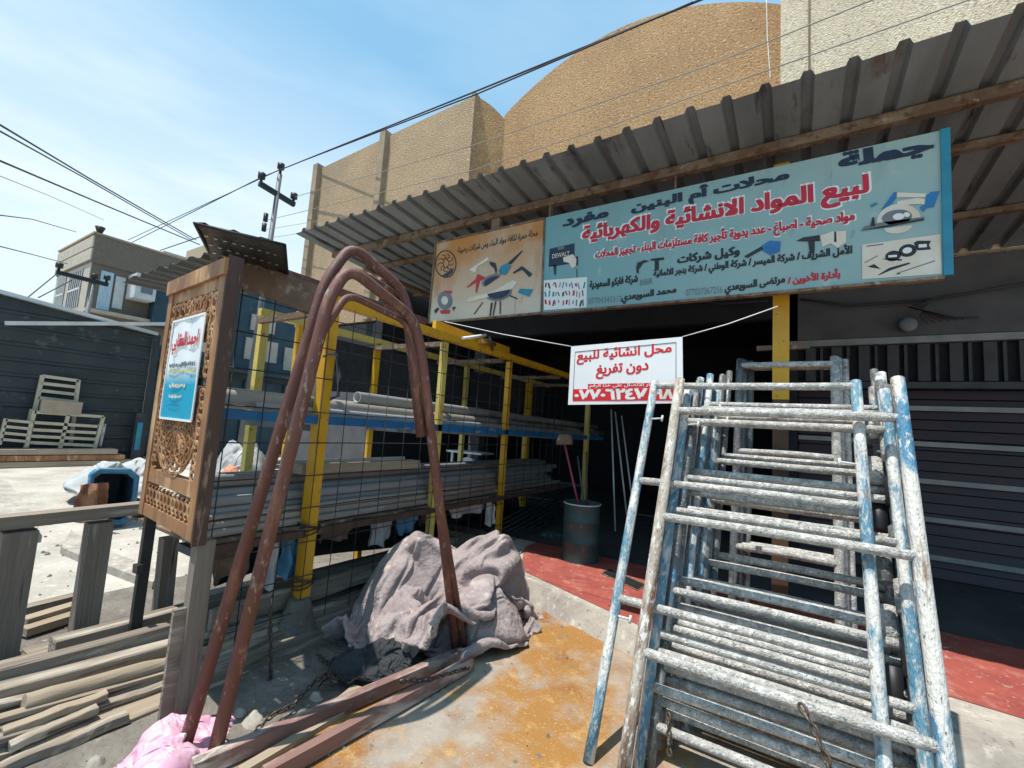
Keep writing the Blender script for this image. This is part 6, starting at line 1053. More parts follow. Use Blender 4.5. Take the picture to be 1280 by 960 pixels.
-4,7,2,0,3,5,5,5,6,4,5,7,-4,11,12,5,5,7,3,6,7,7,7,5,2,-1,0,1,-2,-6,2,-6,-1,4,-5,-2,-8,0,2,4,-1,3,0,-4,-4,-6,-4,-8,-5,-1,-6,-7,-10,-13,-7,-5,-3,-6,-4,4,-8,-3,-6,-3,
3,-1,4,7,1,5,3,2,7,5,6,9,-5,4,12,6,4,8,3,5,8,7,6,5,4,-2,-1,-1,0,-1,-5,5,0,-7,-3,-4,1,4,4,0,4,-1,0,-4,-5,-6,-6,-5,-8,-7,-1,-7,-10,-12,-8,-9,-7,2,-2,0,-5,-5,-4,-7,
4,2,0,0,8,2,4,5,0,8,5,12,-2,-4,9,5,3,9,4,6,7,7,7,3,3,2,-4,-1,-1,-1,5,-3,4,-1,-8,0,6,5,1,4,-2,1,-3,-2,-4,-7,-5,-6,-9,-5,-10,-6,-5,-14,-8,-13,-8,-3,2,4,-1,-8,-3,-7,
5,0,0,2,2,6,3,2,5,-1,9,12,1,-4,4,3,1,8,6,6,6,8,8,3,0,4,-4,0,-2,4,2,3,-4,1,0,4,6,2,5,1,-3,2,-3,-3,-3,-6,-6,-7,-9,-8,-7,-10,-9,-7,-11,-16,-5,-2,-4,3,3,-6,-6,-3,
-1,2,2,1,3,2,5,5,-2,0,10,14,4,-10,-1,3,2,7,7,7,6,7,7,5,-1,2,3,-6,1,4,1,2,2,-1,7,1,3,8,-2,7,0,-2,2,-1,-5,-6,-7,-9,-9,-9,-6,-10,-11,-13,-5,-15,-11,-4,1,-1,0,0,-4,-5,
2,1,2,3,2,3,3,4,4,-4,6,13,11,-5,-2,0,1,-3,8,8,7,6,6,4,3,0,4,2,-6,3,7,-2,7,1,7,4,-2,-2,3,4,5,2,2,0,-3,-6,-8,-9,-10,-9,-9,-8,-11,-13,-12,-13,-12,-7,0,8,3,-3,-8,-1,
2,2,2,1,3,4,2,2,-3,7,3,10,13,-10,-2,0,0,6,1,6,6,7,6,5,3,3,2,2,3,-2,2,8,-3,11,3,9,-2,-2,-4,1,5,0,3,2,5,-5,-8,-7,-10,-9,-10,-9,-12,-11,-11,-16,-13,-9,-3,3,4,2,-5,-5,
5,0,-1,4,1,5,3,2,1,1,4,9,13,-4,-4,1,-7,0,1,9,8,7,5,5,5,1,1,0,3,8,3,-2,7,11,4,5,3,-7,-2,-4,1,6,-1,6,6,-3,-6,-7,-8,-9,-10,-11,-12,-13,-12,-12,-14,-9,-4,-4,2,5,-2,-6,
-1,3,2,2,0,6,5,-1,1,4,0,8,10,-8,-2,4,2,-4,-2,5,7,6,6,6,3,3,2,6,3,-1,6,1,11,6,5,3,6,-4,-4,-2,-3,3,7,4,4,-7,-5,-5,-8,-5,-8,-10,-12,-13,-14,-12,-15,-11,-1,-4,-3,-1,5,-5,
4,-3,2,4,4,0,4,6,1,0,5,2,9,-11,-1,3,3,5,-1,-1,8,5,6,5,5,2,4,1,1,6,0,8,10,1,5,5,2,4,-4,0,-2,1,-1,6,6,-3,-7,-8,-5,-7,-6,-5,-11,-14,-14,-15,-13,-14,-5,2,-2,-1,-4,0,
-1,3,0,0,2,7,4,-1,7,2,1,4,5,-10,-4,0,3,7,3,2,2,5,5,6,3,3,6,0,3,6,4,10,0,2,5,6,8,4,-7,-3,4,2,2,-4,3,-1,-3,-7,-8,-7,-5,-5,-5,-12,-15,-15,-15,-14,-6,-7,-2,1,3,1,
-7,5,9,1,0,1,3,6,3,6,4,-1,1,-7,-6,-1,5,6,-3,3,5,5,6,3,6,6,1,6,2,3,9,2,3,7,6,1,5,7,-2,-8,0,5,4,0,-1,-3,-3,-7,-2,-8,-9,-5,-6,-5,-13,-16,-15,-15,-7,-7,-7,-2,1,6,
-3,3,6,9,4,0,4,4,3,5,7,1,3,-10,-4,-3,2,2,-2,-1,6,8,3,6,7,4,5,1,1,6,7,11,2,6,-2,8,-1,7,-4,-4,0,1,3,3,-1,-2,-4,-4,-6,-1,-7,-11,-7,-5,-9,-16,-15,-16,-6,-6,-5,-6,-2,4,
5,0,3,4,8,5,2,3,4,4,1,5,4,-7,-5,-3,5,4,-2,-2,-1,4,8,3,7,6,3,0,1,8,12,5,1,4,9,0,7,-3,5,-3,-2,-2,-2,2,3,-2,-4,-3,-6,-5,-5,-3,-7,-12,-8,-10,-16,-15,-15,-2,0,-5,-6,3,
5,-2,0,4,5,6,7,4,2,5,1,-2,2,-6,-4,-5,7,7,2,1,-1,2,-1,6,6,5,1,1,6,9,5,6,12,4,0,5,3,4,-2,3,-4,1,-5,-3,3,-4,-2,-2,-5,-3,-5,-7,-6,-6,-6,-16,-16,-15,-14,-7,0,1,1,0,
-2,4,-2,5,-1,6,7,7,4,4,5,0,-1,-5,-5,-3,-3,3,8,-2,5,-3,6,0,6,5,-4,6,6,10,8,6,3,8,7,-1,1,4,8,1,-3,-3,0,-3,-7,4,-2,-4,-2,-3,-6,-6,-7,-12,-8,-11,-15,-18,-11,-6,-7,-3,5,4,
3,3,-2,0,7,-2,5,8,7,2,5,7,0,-3,-5,-4,-2,-3,2,6,-5,8,-3,3,4,6,-3,6,11,6,5,6,10,7,1,8,1,4,3,2,0,-3,-6,0,-2,-9,-3,-1,2,-3,-3,-6,-8,-9,-14,-12,-15,-14,-13,-5,-5,-4,1,6,
1,5,-1,-1,1,6,-1,4,8,5,5,5,7,-1,-5,-5,-1,-3,0,6,-7,4,6,-2,8,-4,-2,8,9,6,7,4,7,9,9,5,-2,1,4,1,6,-1,-6,-7,-1,-1,-5,-7,0,1,-3,-6,-6,-10,-14,-16,-14,-14,-13,1,-6,-3,-4,6,
0,5,3,-4,4,2,3,-2,5,8,5,4,9,4,-2,-6,-2,1,-4,3,-2,2,6,-3,6,1,-7,5,7,8,7,6,4,12,6,2,8,-2,-1,5,1,3,-3,-6,-8,-2,2,-4,-10,0,-2,-6,-7,-9,-12,-15,-14,-15,-9,-3,-4,-6,-3,6,
2,2,3,3,0,-3,5,3,1,4,10,5,2,10,2,-4,-4,2,-1,-4,0,5,0,5,-6,2,-1,0,9,8,8,6,6,3,9,8,1,6,-4,-3,3,2,2,-2,-11,-6,-2,1,-2,-9,-5,-5,-6,-8,-12,-14,-13,-15,-10,-3,0,-5,-7,2,
3,3,1,-1,5,0,-3,7,3,1,5,8,3,5,9,-1,-3,-1,2,-4,1,-2,7,2,-6,-7,-1,3,12,6,12,3,10,4,2,9,6,0,4,-3,-4,-2,2,2,-3,-10,-7,-2,2,-5,-8,-8,-8,-9,-9,-13,-13,-15,-5,-3,-2,-3,-5,-4,
3,3,2,-1,0,3,0,0,7,2,2,4,8,4,6,4,-3,0,3,-3,2,-2,-4,3,-6,-2,-3,3,8,11,8,12,0,8,5,5,3,7,3,1,-3,-4,-4,-3,3,-3,-8,-5,-5,-3,-1,-10,-9,-12,-12,-13,-10,-15,-4,-4,-5,-3,-4,-3,
4,3,2,0,0,-1,1,2,0,7,3,0,4,9,3,7,4,-3,2,-1,-4,-6,2,4,-2,-4,-2,2,5,11,9,10,5,-2,6,6,5,4,5,6,-1,-6,-1,-7,-5,3,-4,-2,-7,-3,-6,-10,-11,-11,-12,-11,-12,-9,-11,-4,0,-3,-1,-7,
4,3,5,-4,0,0,1,0,1,-1,9,3,2,6,4,4,6,3,-6,-4,-3,-4,-1,5,5,-2,-4,3,6,6,10,6,5,5,6,2,2,5,5,4,7,-2,-8,0,-6,-10,-3,2,-2,-13,-3,-6,-10,-11,-11,-13,-14,-9,-5,-7,-6,-3,1,-2,
-1,3,5,4,-4,1,0,1,0,1,-1,7,4,2,2,6,5,5,1,-6,-5,-2,-3,1,3,5,-2,3,4,8,7,11,6,3,-1,7,-2,2,5,5,6,3,-5,-7,-5,-4,-5,-6,-3,-1,-12,-7,-8,-11,-9,-12,-13,-9,-4,-5,-6,-6,-5,-2,
4,-3,2,3,7,-3,3,-2,3,1,-4,1,5,3,6,2,4,3,5,0,-4,-2,-3,2,5,-3,-2,-1,2,13,8,12,2,9,2,-2,6,3,5,4,2,-3,-4,1,-4,-4,-5,-6,-4,-8,-3,-14,-11,-11,-9,-12,-12,-4,-6,-6,-1,-4,-7,-5,
2,-2,-2,6,1,6,-2,2,2,-3,-2,3,5,2,1,4,8,1,1,4,-3,0,-2,4,1,-1,-2,-1,-1,12,7,10,10,-3,4,7,4,1,3,4,4,0,-3,-9,-6,-1,-1,-2,-7,-4,-12,-7,-13,-10,-14,-12,-11,-4,-5,-4,-7,0,-2,-6,
0,2,-2,-1,8,0,3,1,1,1,-2,-3,3,6,-1,4,5,7,3,3,-5,5,-3,0,-2,-2,1,4,0,8,3,10,8,1,0,8,5,-3,4,5,4,0,1,-5,-4,-10,-3,-1,-6,-5,-11,-5,-10,-12,-12,-11,-12,-6,-3,-5,-5,-6,3,-6,
5,-1,0,-1,0,8,1,1,4,1,-2,-2,-3,3,6,-3,5,6,8,6,-6,4,-1,-5,-1,-2,-1,3,6,4,5,12,10,0,-1,1,4,4,2,2,3,1,0,-6,-3,-1,-5,-8,0,-8,-10,-10,-7,-14,-11,-11,-10,-5,-5,0,-7,-5,1,-4,
-1,3,1,-2,1,1,6,1,1,5,-1,0,-2,2,4,-3,-2,3,9,5,6,-5,2,-2,0,-4,-1,0,8,6,2,11,9,6,1,-3,6,4,3,2,-2,-3,0,0,-4,-6,-5,0,-8,-4,-12,-7,-12,-7,-12,-11,-11,-4,-5,-4,-2,-5,-4,0,
-4,5,4,-2,4,3,2,2,-1,-3,0,3,3,4,2,0,-2,-1,5,5,5,1,2,-2,-2,-2,-2,1,3,6,3,5,11,7,5,2,-3,6,2,3,1,-3,-3,-2,-3,-1,-4,-7,0,-10,-7,-10,-12,-9,-12,-8,-8,-5,-3,-5,-5,-4,-2,-5,
0,3,3,4,-1,3,7,3,-1,-3,-6,0,5,3,4,5,0,-1,5,7,2,-1,4,-5,-2,-1,-2,1,0,8,3,6,4,6,5,3,1,1,2,2,2,-1,-1,-2,-5,-1,-2,-1,-8,-3,-8,-13,-12,-10,-13,-6,-6,-2,-4,-5,-4,-4,-5,-4,
-1,7,4,0,1,2,1,8,-2,-4,1,-4,0,5,4,3,4,3,2,2,4,3,4,-2,-5,-4,3,0,-2,5,8,2,9,0,1,3,0,1,2,3,2,1,-2,0,-4,-5,0,-1,0,-10,-11,-9,-11,-12,-12,-2,-4,-6,-7,-1,-2,-4,-5,-7,
-2,4,5,8,1,1,2,1,5,-5,-3,-3,2,4,1,1,4,3,1,2,5,9,0,-1,-1,-4,-2,4,0,2,7,3,6,5,-3,-3,-1,2,2,3,3,1,1,-2,2,-4,-6,-1,-1,-5,-11,-11,-12,-11,-8,-8,-1,-8,-6,-4,-2,-4,2,-5,
4,3,-1,4,8,5,1,3,-2,0,-2,-3,-3,0,1,6,4,7,1,4,4,5,-1,-2,-3,2,0,-3,5,2,-1,6,3,9,1,-1,-2,-1,0,-1,1,1,1,6,-2,-6,1,-6,-4,-2,-10,-11,-11,-11,-11,-1,-8,-4,-3,-7,-4,2,-7,-2,
-1,1,7,-3,4,6,4,6,2,-3,-2,-4,0,-1,-1,1,4,7,7,5,3,4,2,-2,-2,0,-2,-2,-1,8,-3,0,6,6,6,1,1,0,0,-1,0,1,1,0,-5,0,-3,-4,-7,-5,-7,-12,-11,-11,-6,-6,1,-3,-8,-3,-3,-7,-3,-3,
1,5,-2,6,-2,2,4,5,9,-2,-3,-1,0,2,-3,-1,1,3,5,10,5,5,2,-1,0,0,-3,0,-4,-1,3,-5,2,9,8,1,0,0,2,1,1,1,-1,-5,-1,-3,-4,-2,-6,-7,-7,-9,-12,-5,-7,-7,-4,-1,-1,-3,-7,-4,-3,-3,
-4,8,4,-2,6,-3,4,3,7,6,-3,-2,-4,2,3,1,2,-1,0,5,7,5,2,1,4,0,1,-4,0,-5,-4,2,-6,6,7,2,0,1,1,2,2,0,-2,-3,-2,-4,-2,-3,-2,-6,-10,-9,-6,-7,-4,-4,-3,-3,-3,-8,0,-2,-4,-5,
2,2,7,5,-2,3,3,3,5,5,-1,-6,-1,-3,2,4,-2,4,5,0,3,6,4,3,3,3,-2,3,-6,-3,-4,-3,-4,-1,4,2,1,1,2,2,2,-1,-2,-2,-2,3,-2,-4,-3,-8,-7,-8,-4,-9,-5,-4,0,-7,-4,2,-4,-6,-1,-3,
4,2,0,6,5,2,3,2,-1,3,5,-3,-2,-2,-2,-1,1,1,6,5,1,2,4,5,6,-1,2,2,-4,-5,-3,-3,-3,0,-7,1,1,2,1,2,2,1,1,5,-1,-3,-5,-2,-6,-6,-10,-2,-7,0,-6,-4,-8,2,-2,-9,-2,0,-8,-4,
4,2,2,-2,6,-1,4,7,2,1,-1,3,-1,-4,0,-3,-2,0,3,6,7,1,3,5,4,-1,4,-1,-4,0,-5,-7,-5,4,-2,-4,3,0,2,3,4,3,1,0,-5,-4,-3,-5,-6,-7,-3,-4,0,-5,-1,-6,-5,-7,-2,0,-2,-6,-4,-6,
2,3,0,3,-2,4,-1,6,7,3,-1,-2,-1,0,-1,0,-2,0,-3,3,9,5,1,4,2,-1,2,1,-2,-4,-2,-5,-6,-1,2,-1,-1,7,3,2,3,0,0,-6,-5,-5,-4,-5,-5,-2,-4,-2,-4,-3,-1,0,-4,-5,-4,1,-6,-5,-5,-4,
2,4,1,1,1,-1,5,-2,6,7,2,-2,-1,-3,2,-5,0,2,-1,2,3,4,4,2,-1,0,5,-2,-4,3,-6,-1,-4,-4,3,-3,-1,0,3,4,3,-1,-2,-5,-5,-6,-5,-3,-1,0,-3,-4,-3,-3,-2,5,-4,-6,1,-3,-6,-7,-5,-3,
4,3,1,1,0,0,1,2,1,6,6,1,-1,-2,-5,1,-5,-3,2,2,3,4,3,2,2,2,-2,1,-3,1,3,-5,-4,-3,-2,0,-1,1,0,-3,3,2,-2,-1,-2,-6,-7,-5,-3,0,0,0,-3,-2,-5,5,-1,-6,-3,-3,-4,-5,-6,-5,
3,1,3,1,1,-2,-3,0,7,1,6,4,2,-1,-3,-6,1,-6,6,1,-1,-1,4,3,2,-1,-1,0,5,2,-3,-3,-5,-1,-4,-1,-2,0,2,0,-3,3,-3,1,1,-2,-7,-7,-7,-4,2,0,1,-6,-1,3,5,-6,-3,-6,-5,-3,-5,-5,
3,1,1,1,0,0,0,-3,0,8,2,3,0,0,-2,-2,-2,-1,2,4,-2,-2,0,4,1,4,-1,-3,4,3,-1,-5,-2,-3,0,-4,-3,-2,0,0,-3,3,2,-1,-2,3,-3,-9,-7,-4,-5,1,2,-1,3,1,1,-3,-6,-8,-6,-4,2,-3,
0,2,3,2,-1,1,-1,-1,-2,0,6,4,4,2,-6,-7,-4,0,2,3,-1,-1,0,3,5,-1,1,-1,3,1,-3,-2,-1,-1,0,-1,-2,-2,-2,-1,-3,-2,1,0,1,-1,1,-5,-6,-4,-6,-7,3,5,3,-3,-3,3,-6,-9,-1,-5,-5,0,
3,1,3,1,2,0,0,-1,-2,-5,3,3,3,8,-2,-6,-7,-6,1,5,0,0,0,5,2,-1,1,-1,1,2,0,-3,-4,-2,0,0,2,2,-2,1,-4,-3,-3,-1,-2,2,0,-4,-6,-6,0,-6,-3,3,6,3,-5,-3,-4,-6,-6,-5,1,-3,
2,0,4,5,2,-1,0,-3,-1,-4,-3,5,5,2,1,-4,-6,-6,-1,2,-2,3,3,-1,3,1,-2,-2,3,3,-2,-2,0,-2,-3,-2,0,3,2,0,0,-1,-2,-2,-5,-3,6,-6,-5,-5,-7,-5,-1,4,4,6,-1,-6,-5,-3,-6,-3,-7,-3,
3,-3,3,4,6,2,0,-3,-1,-5,-6,1,2,4,3,-1,-3,-5,-4,3,-3,-3,1,3,3,-2,-2,1,3,0,-1,1,-2,1,-1,-4,-4,1,1,-1,0,1,0,-2,-3,0,1,-5,-5,-5,-1,-2,-7,1,4,3,1,-3,-4,-3,-3,-5,-3,-5,
1,0,-1,2,4,7,3,-2,-2,-5,-6,-4,4,-1,2,2,-2,-2,-1,-2,-3,-2,0,1,3,-1,-2,0,0,3,-2,-1,1,1,1,0,-3,-5,-2,1,-2,0,-1,0,-2,0,0,1,-5,-5,-7,-1,1,-4,1,1,1,1,-4,-5,1,-2,-5,-3,
0,4,-2,4,-3,4,6,1,-2,-2,-8,-7,0,1,-1,2,-2,-2,-1,0,0,-1,3,0,-3,-4,1,-1,0,3,-1,0,-1,2,3,2,0,-2,-4,-6,-3,0,-1,-2,0,-2,2,5,-3,-6,-6,-1,2,0,-3,2,-4,1,-3,-2,-5,1,-1,-4,
0,4,3,-2,2,1,2,0,0,-1,-3,-6,-8,-2,1,0,1,-4,-3,-1,3,3,-1,2,-6,-3,-1,2,4,1,-5,3,0,3,1,-1,4,1,-1,-3,-5,-4,-3,-2,-1,5,-2,6,-4,-5,-5,-1,-2,3,1,-2,-4,-5,-3,2,0,-2,-5,-2,
4,1,3,2,-6,-2,4,3,-6,1,2,-4,-7,-6,-3,1,0,2,-7,-1,0,4,4,1,-4,-5,-1,9,2,-2,-5,-4,4,4,3,0,-4,3,4,0,-4,-6,-1,0,-1,-2,5,3,-3,-3,-6,-1,-3,3,0,-5,-3,-5,-8,-3,4,2,-1,-4,
4,2,0,1,-1,-5,0,4,-6,-5,3,1,-3,-6,-6,-5,5,1,-1,-3,-4,0,4,2,4,-5,0,6,0,-2,-5,-3,3,3,5,0,-2,-5,2,7,1,-6,-5,1,2,0,5,-1,-3,-1,-4,-5,-2,4,-1,-4,-7,-5,-5,-7,-3,5,3,0,
1,4,1,0,-3,-5,0,1,0,-8,-3,3,-4,-1,-4,-7,-1,5,4,-5,0,-6,0,5,2,3,-2,-1,0,-3,-1,-3,1,3,4,4,0,-3,0,-1,9,-3,-8,-6,4,5,4,-1,-9,-1,2,-1,-4,-2,3,-4,-5,-6,-5,-5,-5,-3,3,7,
-1,6,4,-1,-2,-5,-8,1,4,-5,-6,-2,2,-7,0,-4,-4,3,6,-1,-5,1,-6,2,3,7,-5,-5,3,0,-5,-2,1,8,2,0,1,0,0,1,5,0,-7,-6,-3,6,3,1,-7,-5,2,7,-6,-3,-2,-4,-3,-5,-3,-4,-4,-2,-1,5,
1,2,6,3,-2,-3,-10,-4,3,0,-5,-6,-1,-3,-4,-3,2,-1,4,3,-2,-3,-1,-2,0,8,0,-6,-3,2,-2,-4,1,7,4,-2,0,-1,-1,1,6,1,-4,-3,-7,4,5,-1,-3,-4,0,1,2,-2,-7,-2,-4,-5,-5,-1,-2,-2,-2,2]
_d = np.array(SHEET_STEPS).reshape(3, 100, 64)
_d[:, :, 0] = np.cumsum(_d[:, :, 0], 1)
SHEET = np.moveaxis(np.cumsum(_d, 2), 0, -1)*.005
for _k in range(2):      # even out the 5 mm steps
    _s = SHEET.copy(); _s[1:-1, 1:-1] = (SHEET[1:-1, 1:-1]*4+SHEET[:-2, 1:-1]+SHEET[2:, 1:-1]+SHEET[1:-1, :-2]+SHEET[1:-1, 2:])/8; SHEET = _s
def crumpled(name, m, label, cat, loc, scale, rot=0, th=.02, rows=slice(None), step=1, flip=False, low=.02):
    """the crumpled sheet at a size, turned about Z, as one cloth mesh with thickness"""
    A = SHEET[::step, ::step].copy()
    if flip: A[..., 0] *= -1
    c, s_ = math.cos(rot), math.sin(rot); x, y, z = A[..., 0]*scale[0], A[..., 1]*scale[1], A[..., 2]*scale[2]
    B_ = np.stack([loc[0]+x*c-y*s_, loc[1]+x*s_+y*c, np.maximum(loc[2]+z, low)], -1); nu, nv = B_.shape[:2]
    o = one(MB().grid([[tuple(p) for p in r] for r in B_.tolist()], nu, nv), name, m, label, cat)
    if th:
        md = o.modifiers.new('thickness', 'SOLIDIFY'); md.thickness = th; md.offset = 1 if not flip else -1
    md = o.modifiers.new('smooth', 'SUBSURF'); md.levels = 1; md.render_levels = 1
    return o
# street items
a = at(152, 604, 2, 0)
crumpled('tarpaulin_heap', m_whitesack, 'crumpled white tarpaulin heap behind the blue bin', 'tarpaulin', (-9.6, 3.0, .02), (1.25, 1.2, .85), 1.3, .01)
XB = -7.35
rim = [at(x, y, 0, XB) for x, y in ((114, 594), (124, 587), (162, 588), (171, 596), (168, 622), (160, 650), (150, 655), (113, 652), (110, 640))]
ctr = sum(rim, Vector())/len(rim)
bn = thing('plastic_bin', 'blue plastic bin lying on its side with its mouth open', 'bin', (ctr.x-.3, ctr.y, 0))
bk = [ctr+(p-ctr)*.78+Vector((-.75, .12, 0)) for p in rim]; inn = [ctr+(p-ctr)*.86 for p in rim]; bki = [ctr+(p-ctr)*.70+Vector((-.7, .11, 0)) for p in rim]; k = len(rim)
w = MB().add(rim+bk+inn, [tuple(range(k, 2*k))]+[(i, (i+1) % k, k+(i+1) % k, k+i) for i in range(k)]+[(i, (i+1) % k, 2*k+(i+1) % k, 2*k+i) for i in range(k)]); w.build('shell', m_bluebin, bn)
w = MB().add(inn+bki, [tuple(range(k, 2*k))]+[(i, (i+1) % k, k+(i+1) % k, k+i) for i in range(k)]); w.build('inside', m_binin, bn)
w = MB().tube(rim, .03, 6, closed=True); w.build('rim', m_bluebin, bn)
def drape(pl, pr, length, depth, m, seed, parent=None, fold=.04, nx=16, nz=14, taper=1.0):
    pl, pr = Vector(pl), Vector(pr); d = Vector(depth); P = []
    for i in range(nz):
        t = i/(nz-1); row = []
        mid = (pl+pr)/2
        for j in range(nx):
            s = j/(nx-1); q = pl.lerp(pr, s); q = mid+(q-mid)*(1+(taper-1)*t)
            q = q+Vector((0, 0, -length*t*(1+.25*noise.noise((s*2.5+seed, 0, seed)))))+d*(math.sin(s*9+seed+t)*fold*(.3+t)+noise.noise((s*4, t*3, seed))*fold*1.5)
            row.append(q)
        P.append(row)
    mb = MB().grid(P, nz, nx); mb.grid([[q-d*.012 for q in r] for r in P], nz, nx)
    return mb
a, b = at(101, 606, 0, -7.1), at(136, 603, 0, -7.1)
w = drape(a, b, .42, (1, 0, 0), m_rag, 3.1, fold=.08, taper=1.35); w.add(lump((a.x+b.x)/2-.1, (a.y+b.y)/2, a.z-.05, .12, .2, .12, 10, 16).v, [])
one(w, 'cloth_rag', m_rag, 'brown cloth rag hanging over the mouth of the blue bin', 'cloth')
q = at(282, 604, 2, 0)
crumpled('white_sack', m_whitesack, 'full white sack standing in the street behind the rack', 'sack', (-10.2, 5.25, .02), (.85, .8, 1.25), 2.9, .01)
one(lump(-9.7, 4.75, 0, .32, .3, .42, seed=9, amp=.2, fold=.1), 'orange_bag', m_orangesack, 'small orange plastic bag in front of the white sack', 'bag')
kq = [at(x, y, 2, .02) for x, y in ((-40, 604), (8, 612), (46, 668), (44, 676), (-40, 692))]
w = MB().prism([Vector((p.x, p.y, 0)) for p in kq], (0, 0, .16)); one(w, 'broken_slab', m_slab, 'broken concrete slab lying in the street behind the railing', 'slab')
kq = [at(x, y, 2, .02) for x, y in ((75, 690), (88, 668), (118, 688), (200, 720), (190, 735), (110, 705))]
w = MB().prism([Vector((p.x, p.y, 0)) for p in kq], (0, 0, .07)); one(w, 'broken_slab', m_slab, 'flat piece of broken kerb between two railing posts', 'slab')
for (x0, y0), (x1, y1), m_, lb, zz in (((28, 778), (112, 752), m_woodp, 'yellowish plank on the ground behind the railing, upper one', .08), ((28, 790), (112, 764), m_woodp, 'yellowish plank on the ground behind the railing, lower one', .05), ((30, 820), (112, 796), m_woodg, 'grey plank behind the railing next to the timber pile', .1), ((20, 765), (112, 742), m_woodg, 'dark weathered plank behind the yellowish planks', .09)):
    one(MB().bar(at(x0, y0, 2, zz), at(x1, y1, 2, zz), .09, .05), 'loose_plank', m_, lb, 'plank', 'planks behind the railing')

# ================================================================== RAILING AND TIMBER PILE
rl = thing('timber_railing', 'weathered timber railing on square posts at the left edge', 'railing', (-4.05, 1.1, 0))
MB().bar((-4.05, -.6, .815), (-4.05, 1.42, .845), .12, .075).build('rail', m_woodg, rl)
for y, ww, h in ((.79, .15, .775), (1.17, .125, .775)):
    MB().bar((-4.05, y, -.02), (-4.05, y, h), ww, ww, (0, 1, 0)).build('post', m_woodv, rl)
MB().bar((-4.05, -.2, -.02), (-4.05, -.2, .77), .14, .14, (0, 1, 0)).build('post', m_woodv, rl)
one(MB().bar((-4.05, 1.62, -.02), (-4.05, 1.60, .60), .10, .10, (0, 1, 0)), 'short_post', m_woodv, 'short dark timber post behind the carved panel leg', 'post')
def log(p0, p1, wd, h, m, label, seed, rnd_=False, n=10):
    pts = wobble(p0, p1, n, .012, seed)
    if rnd_:
        mb = MB().tube(pts, wd/2, 9, rs=[wd/2*(1+.18*noise.noise((i*.7, seed, 1))) for i in range(len(pts))])
    else:
        mb = MB(); o = None; tw = random.uniform(-.2, .2); rows = []
        d = (Vector(p1)-Vector(p0)).normalized(); sd = d.cross(Vector((0, 0, 1))).normalized(); uu = sd.cross(d)
        for i, q in enumerate(pts):
            c, s_ = math.cos(tw), math.sin(tw); a_, b_ = sd*c+uu*s_, uu*c-sd*s_; row = []
            for sx, sy in ((-1, -.8), (-.85, -1), (.85, -1), (1, -.8), (1, .8), (.85, 1), (-.85, 1), (-1, .8)):
                j = .93+.10*noise.noise((i*.9+seed, sx*2, sy*2)); row.append(q+a_*(sx*wd/2*j)+b_*(sy*h/2*j))
            rows.append(row)
        mb.grid(rows, len(rows), 8, False, True)
        mb.add(rows[0], [tuple(range(8))[::-1]]); mb.add(rows[-1], [tuple(range(8))])
    one(mb, 'timber_log' if rnd_ else 'timber_beam', m, label, 'timber', 'timbers piled under the rack')
TB = [((-6, 847), (500, 706), -3.30, .11, .10, m_woodg, 'long grey pole on top of the timber pile', 0),
      ((-6, 866), (490, 733), -3.18, .09, .075, m_woodg, 'long square batten, second from the top of the timber pile', 0),
      ((27, 880), (360, 788), -3.06, .085, .085, m_woodp, 'pale round-ended log in the middle of the timber pile', 1),
      ((24, 944), (430, 790), -2.92, .20, .10, m_woodp, 'broad pale beam at the front of the timber pile', 0),
      ((4, 916), (132, 868), -2.96, .05, .04, m_woodp, 'thin splintered batten lying on the broad pale beam', 0),
      ((10, 934), (124, 884), -2.90, .05, .04, m_woodg, 'short split batten at the left end of the broad beam', 0),
      ((-5, 966), (158, 896), -2.84, .07, .05, m_woodg, 'rough plank below the broad pale beam', 0),
      ((380, 752), (500, 700), -3.42, .22, .045, m_woodg, 'wide grey board high behind the yellow rack post', 0),
      ((378, 786), (500, 742), -3.22, .20, .06, m_woodg, 'wide grey board leaning low behind the yellow rack post', 0),
      ((392, 812), (478, 786), -3.05, .16, .05, m_woodg, 'short board at the bottom right of the timber pile', 0)]
for i, (a, b, X, wd, h, m_, lb, rd) in enumerate(TB):
    log(at(*a, 0, X), at(*b, 0, X), wd, h, m_, lb, i*3.7, bool(rd), 14)
TB2 = [((-8, 880), (330, 800), -3.12, .07, .03, m_woodg, 'thin flat plank between the square batten and the round-ended log'), ((-8, 902), (300, 815), -3.02, .06, .025, m_woodp, 'thin pale lath just in front of the round-ended log'),
       ((-8, 926), (215, 852), -2.95, .05, .03, m_woodg, 'thin grey lath above the splintered batten'), ((-8, 948), (90, 916), -2.93, .045, .03, m_woodp, 'short pale lath at the bottom left corner'),
       ((-8, 985), (205, 905), -2.80, .06, .03, m_woodg, 'thin plank lowest at the bottom left of the pile'), ((40, 972), (190, 915), -2.78, .045, .025, m_woodp, 'splinter of pale wood below the rough plank'),
       ((60, 838), (470, 722), -3.36, .05, .03, m_woodp, 'thin pale lath behind the long grey pole'), ((100, 858), (470, 750), -3.12, .07, .03, m_woodg, 'thin grey plank leaning over the square batten'),
       ((215, 868), (420, 800), -2.98, .08, .03, m_woodg, 'flat grey plank in front of the panel leg'), ((235, 890), (345, 850), -2.86, .05, .025, m_woodp, 'short pale lath between the panel leg and the concrete foot')]
TB2 += [((262, 776), (488, 708), -3.14, .045, .15, m_woodg, 'upper wide board standing on edge behind the concrete foot'), ((262, 808), (488, 741), -3.08, .045, .13, m_woodg, 'lower wide board standing on edge behind the concrete foot'),
        ((248, 846), (402, 797), -2.86, .05, .12, m_woodg, 'wide board on edge just in front of the concrete foot')]
for i, (a, b, X, wd, h, m_, lb) in enumerate(TB2):
    log(at(*a, 0, X), at(*b, 0, X), wd, h, m_, lb, 90+i*2.9, False, 10)
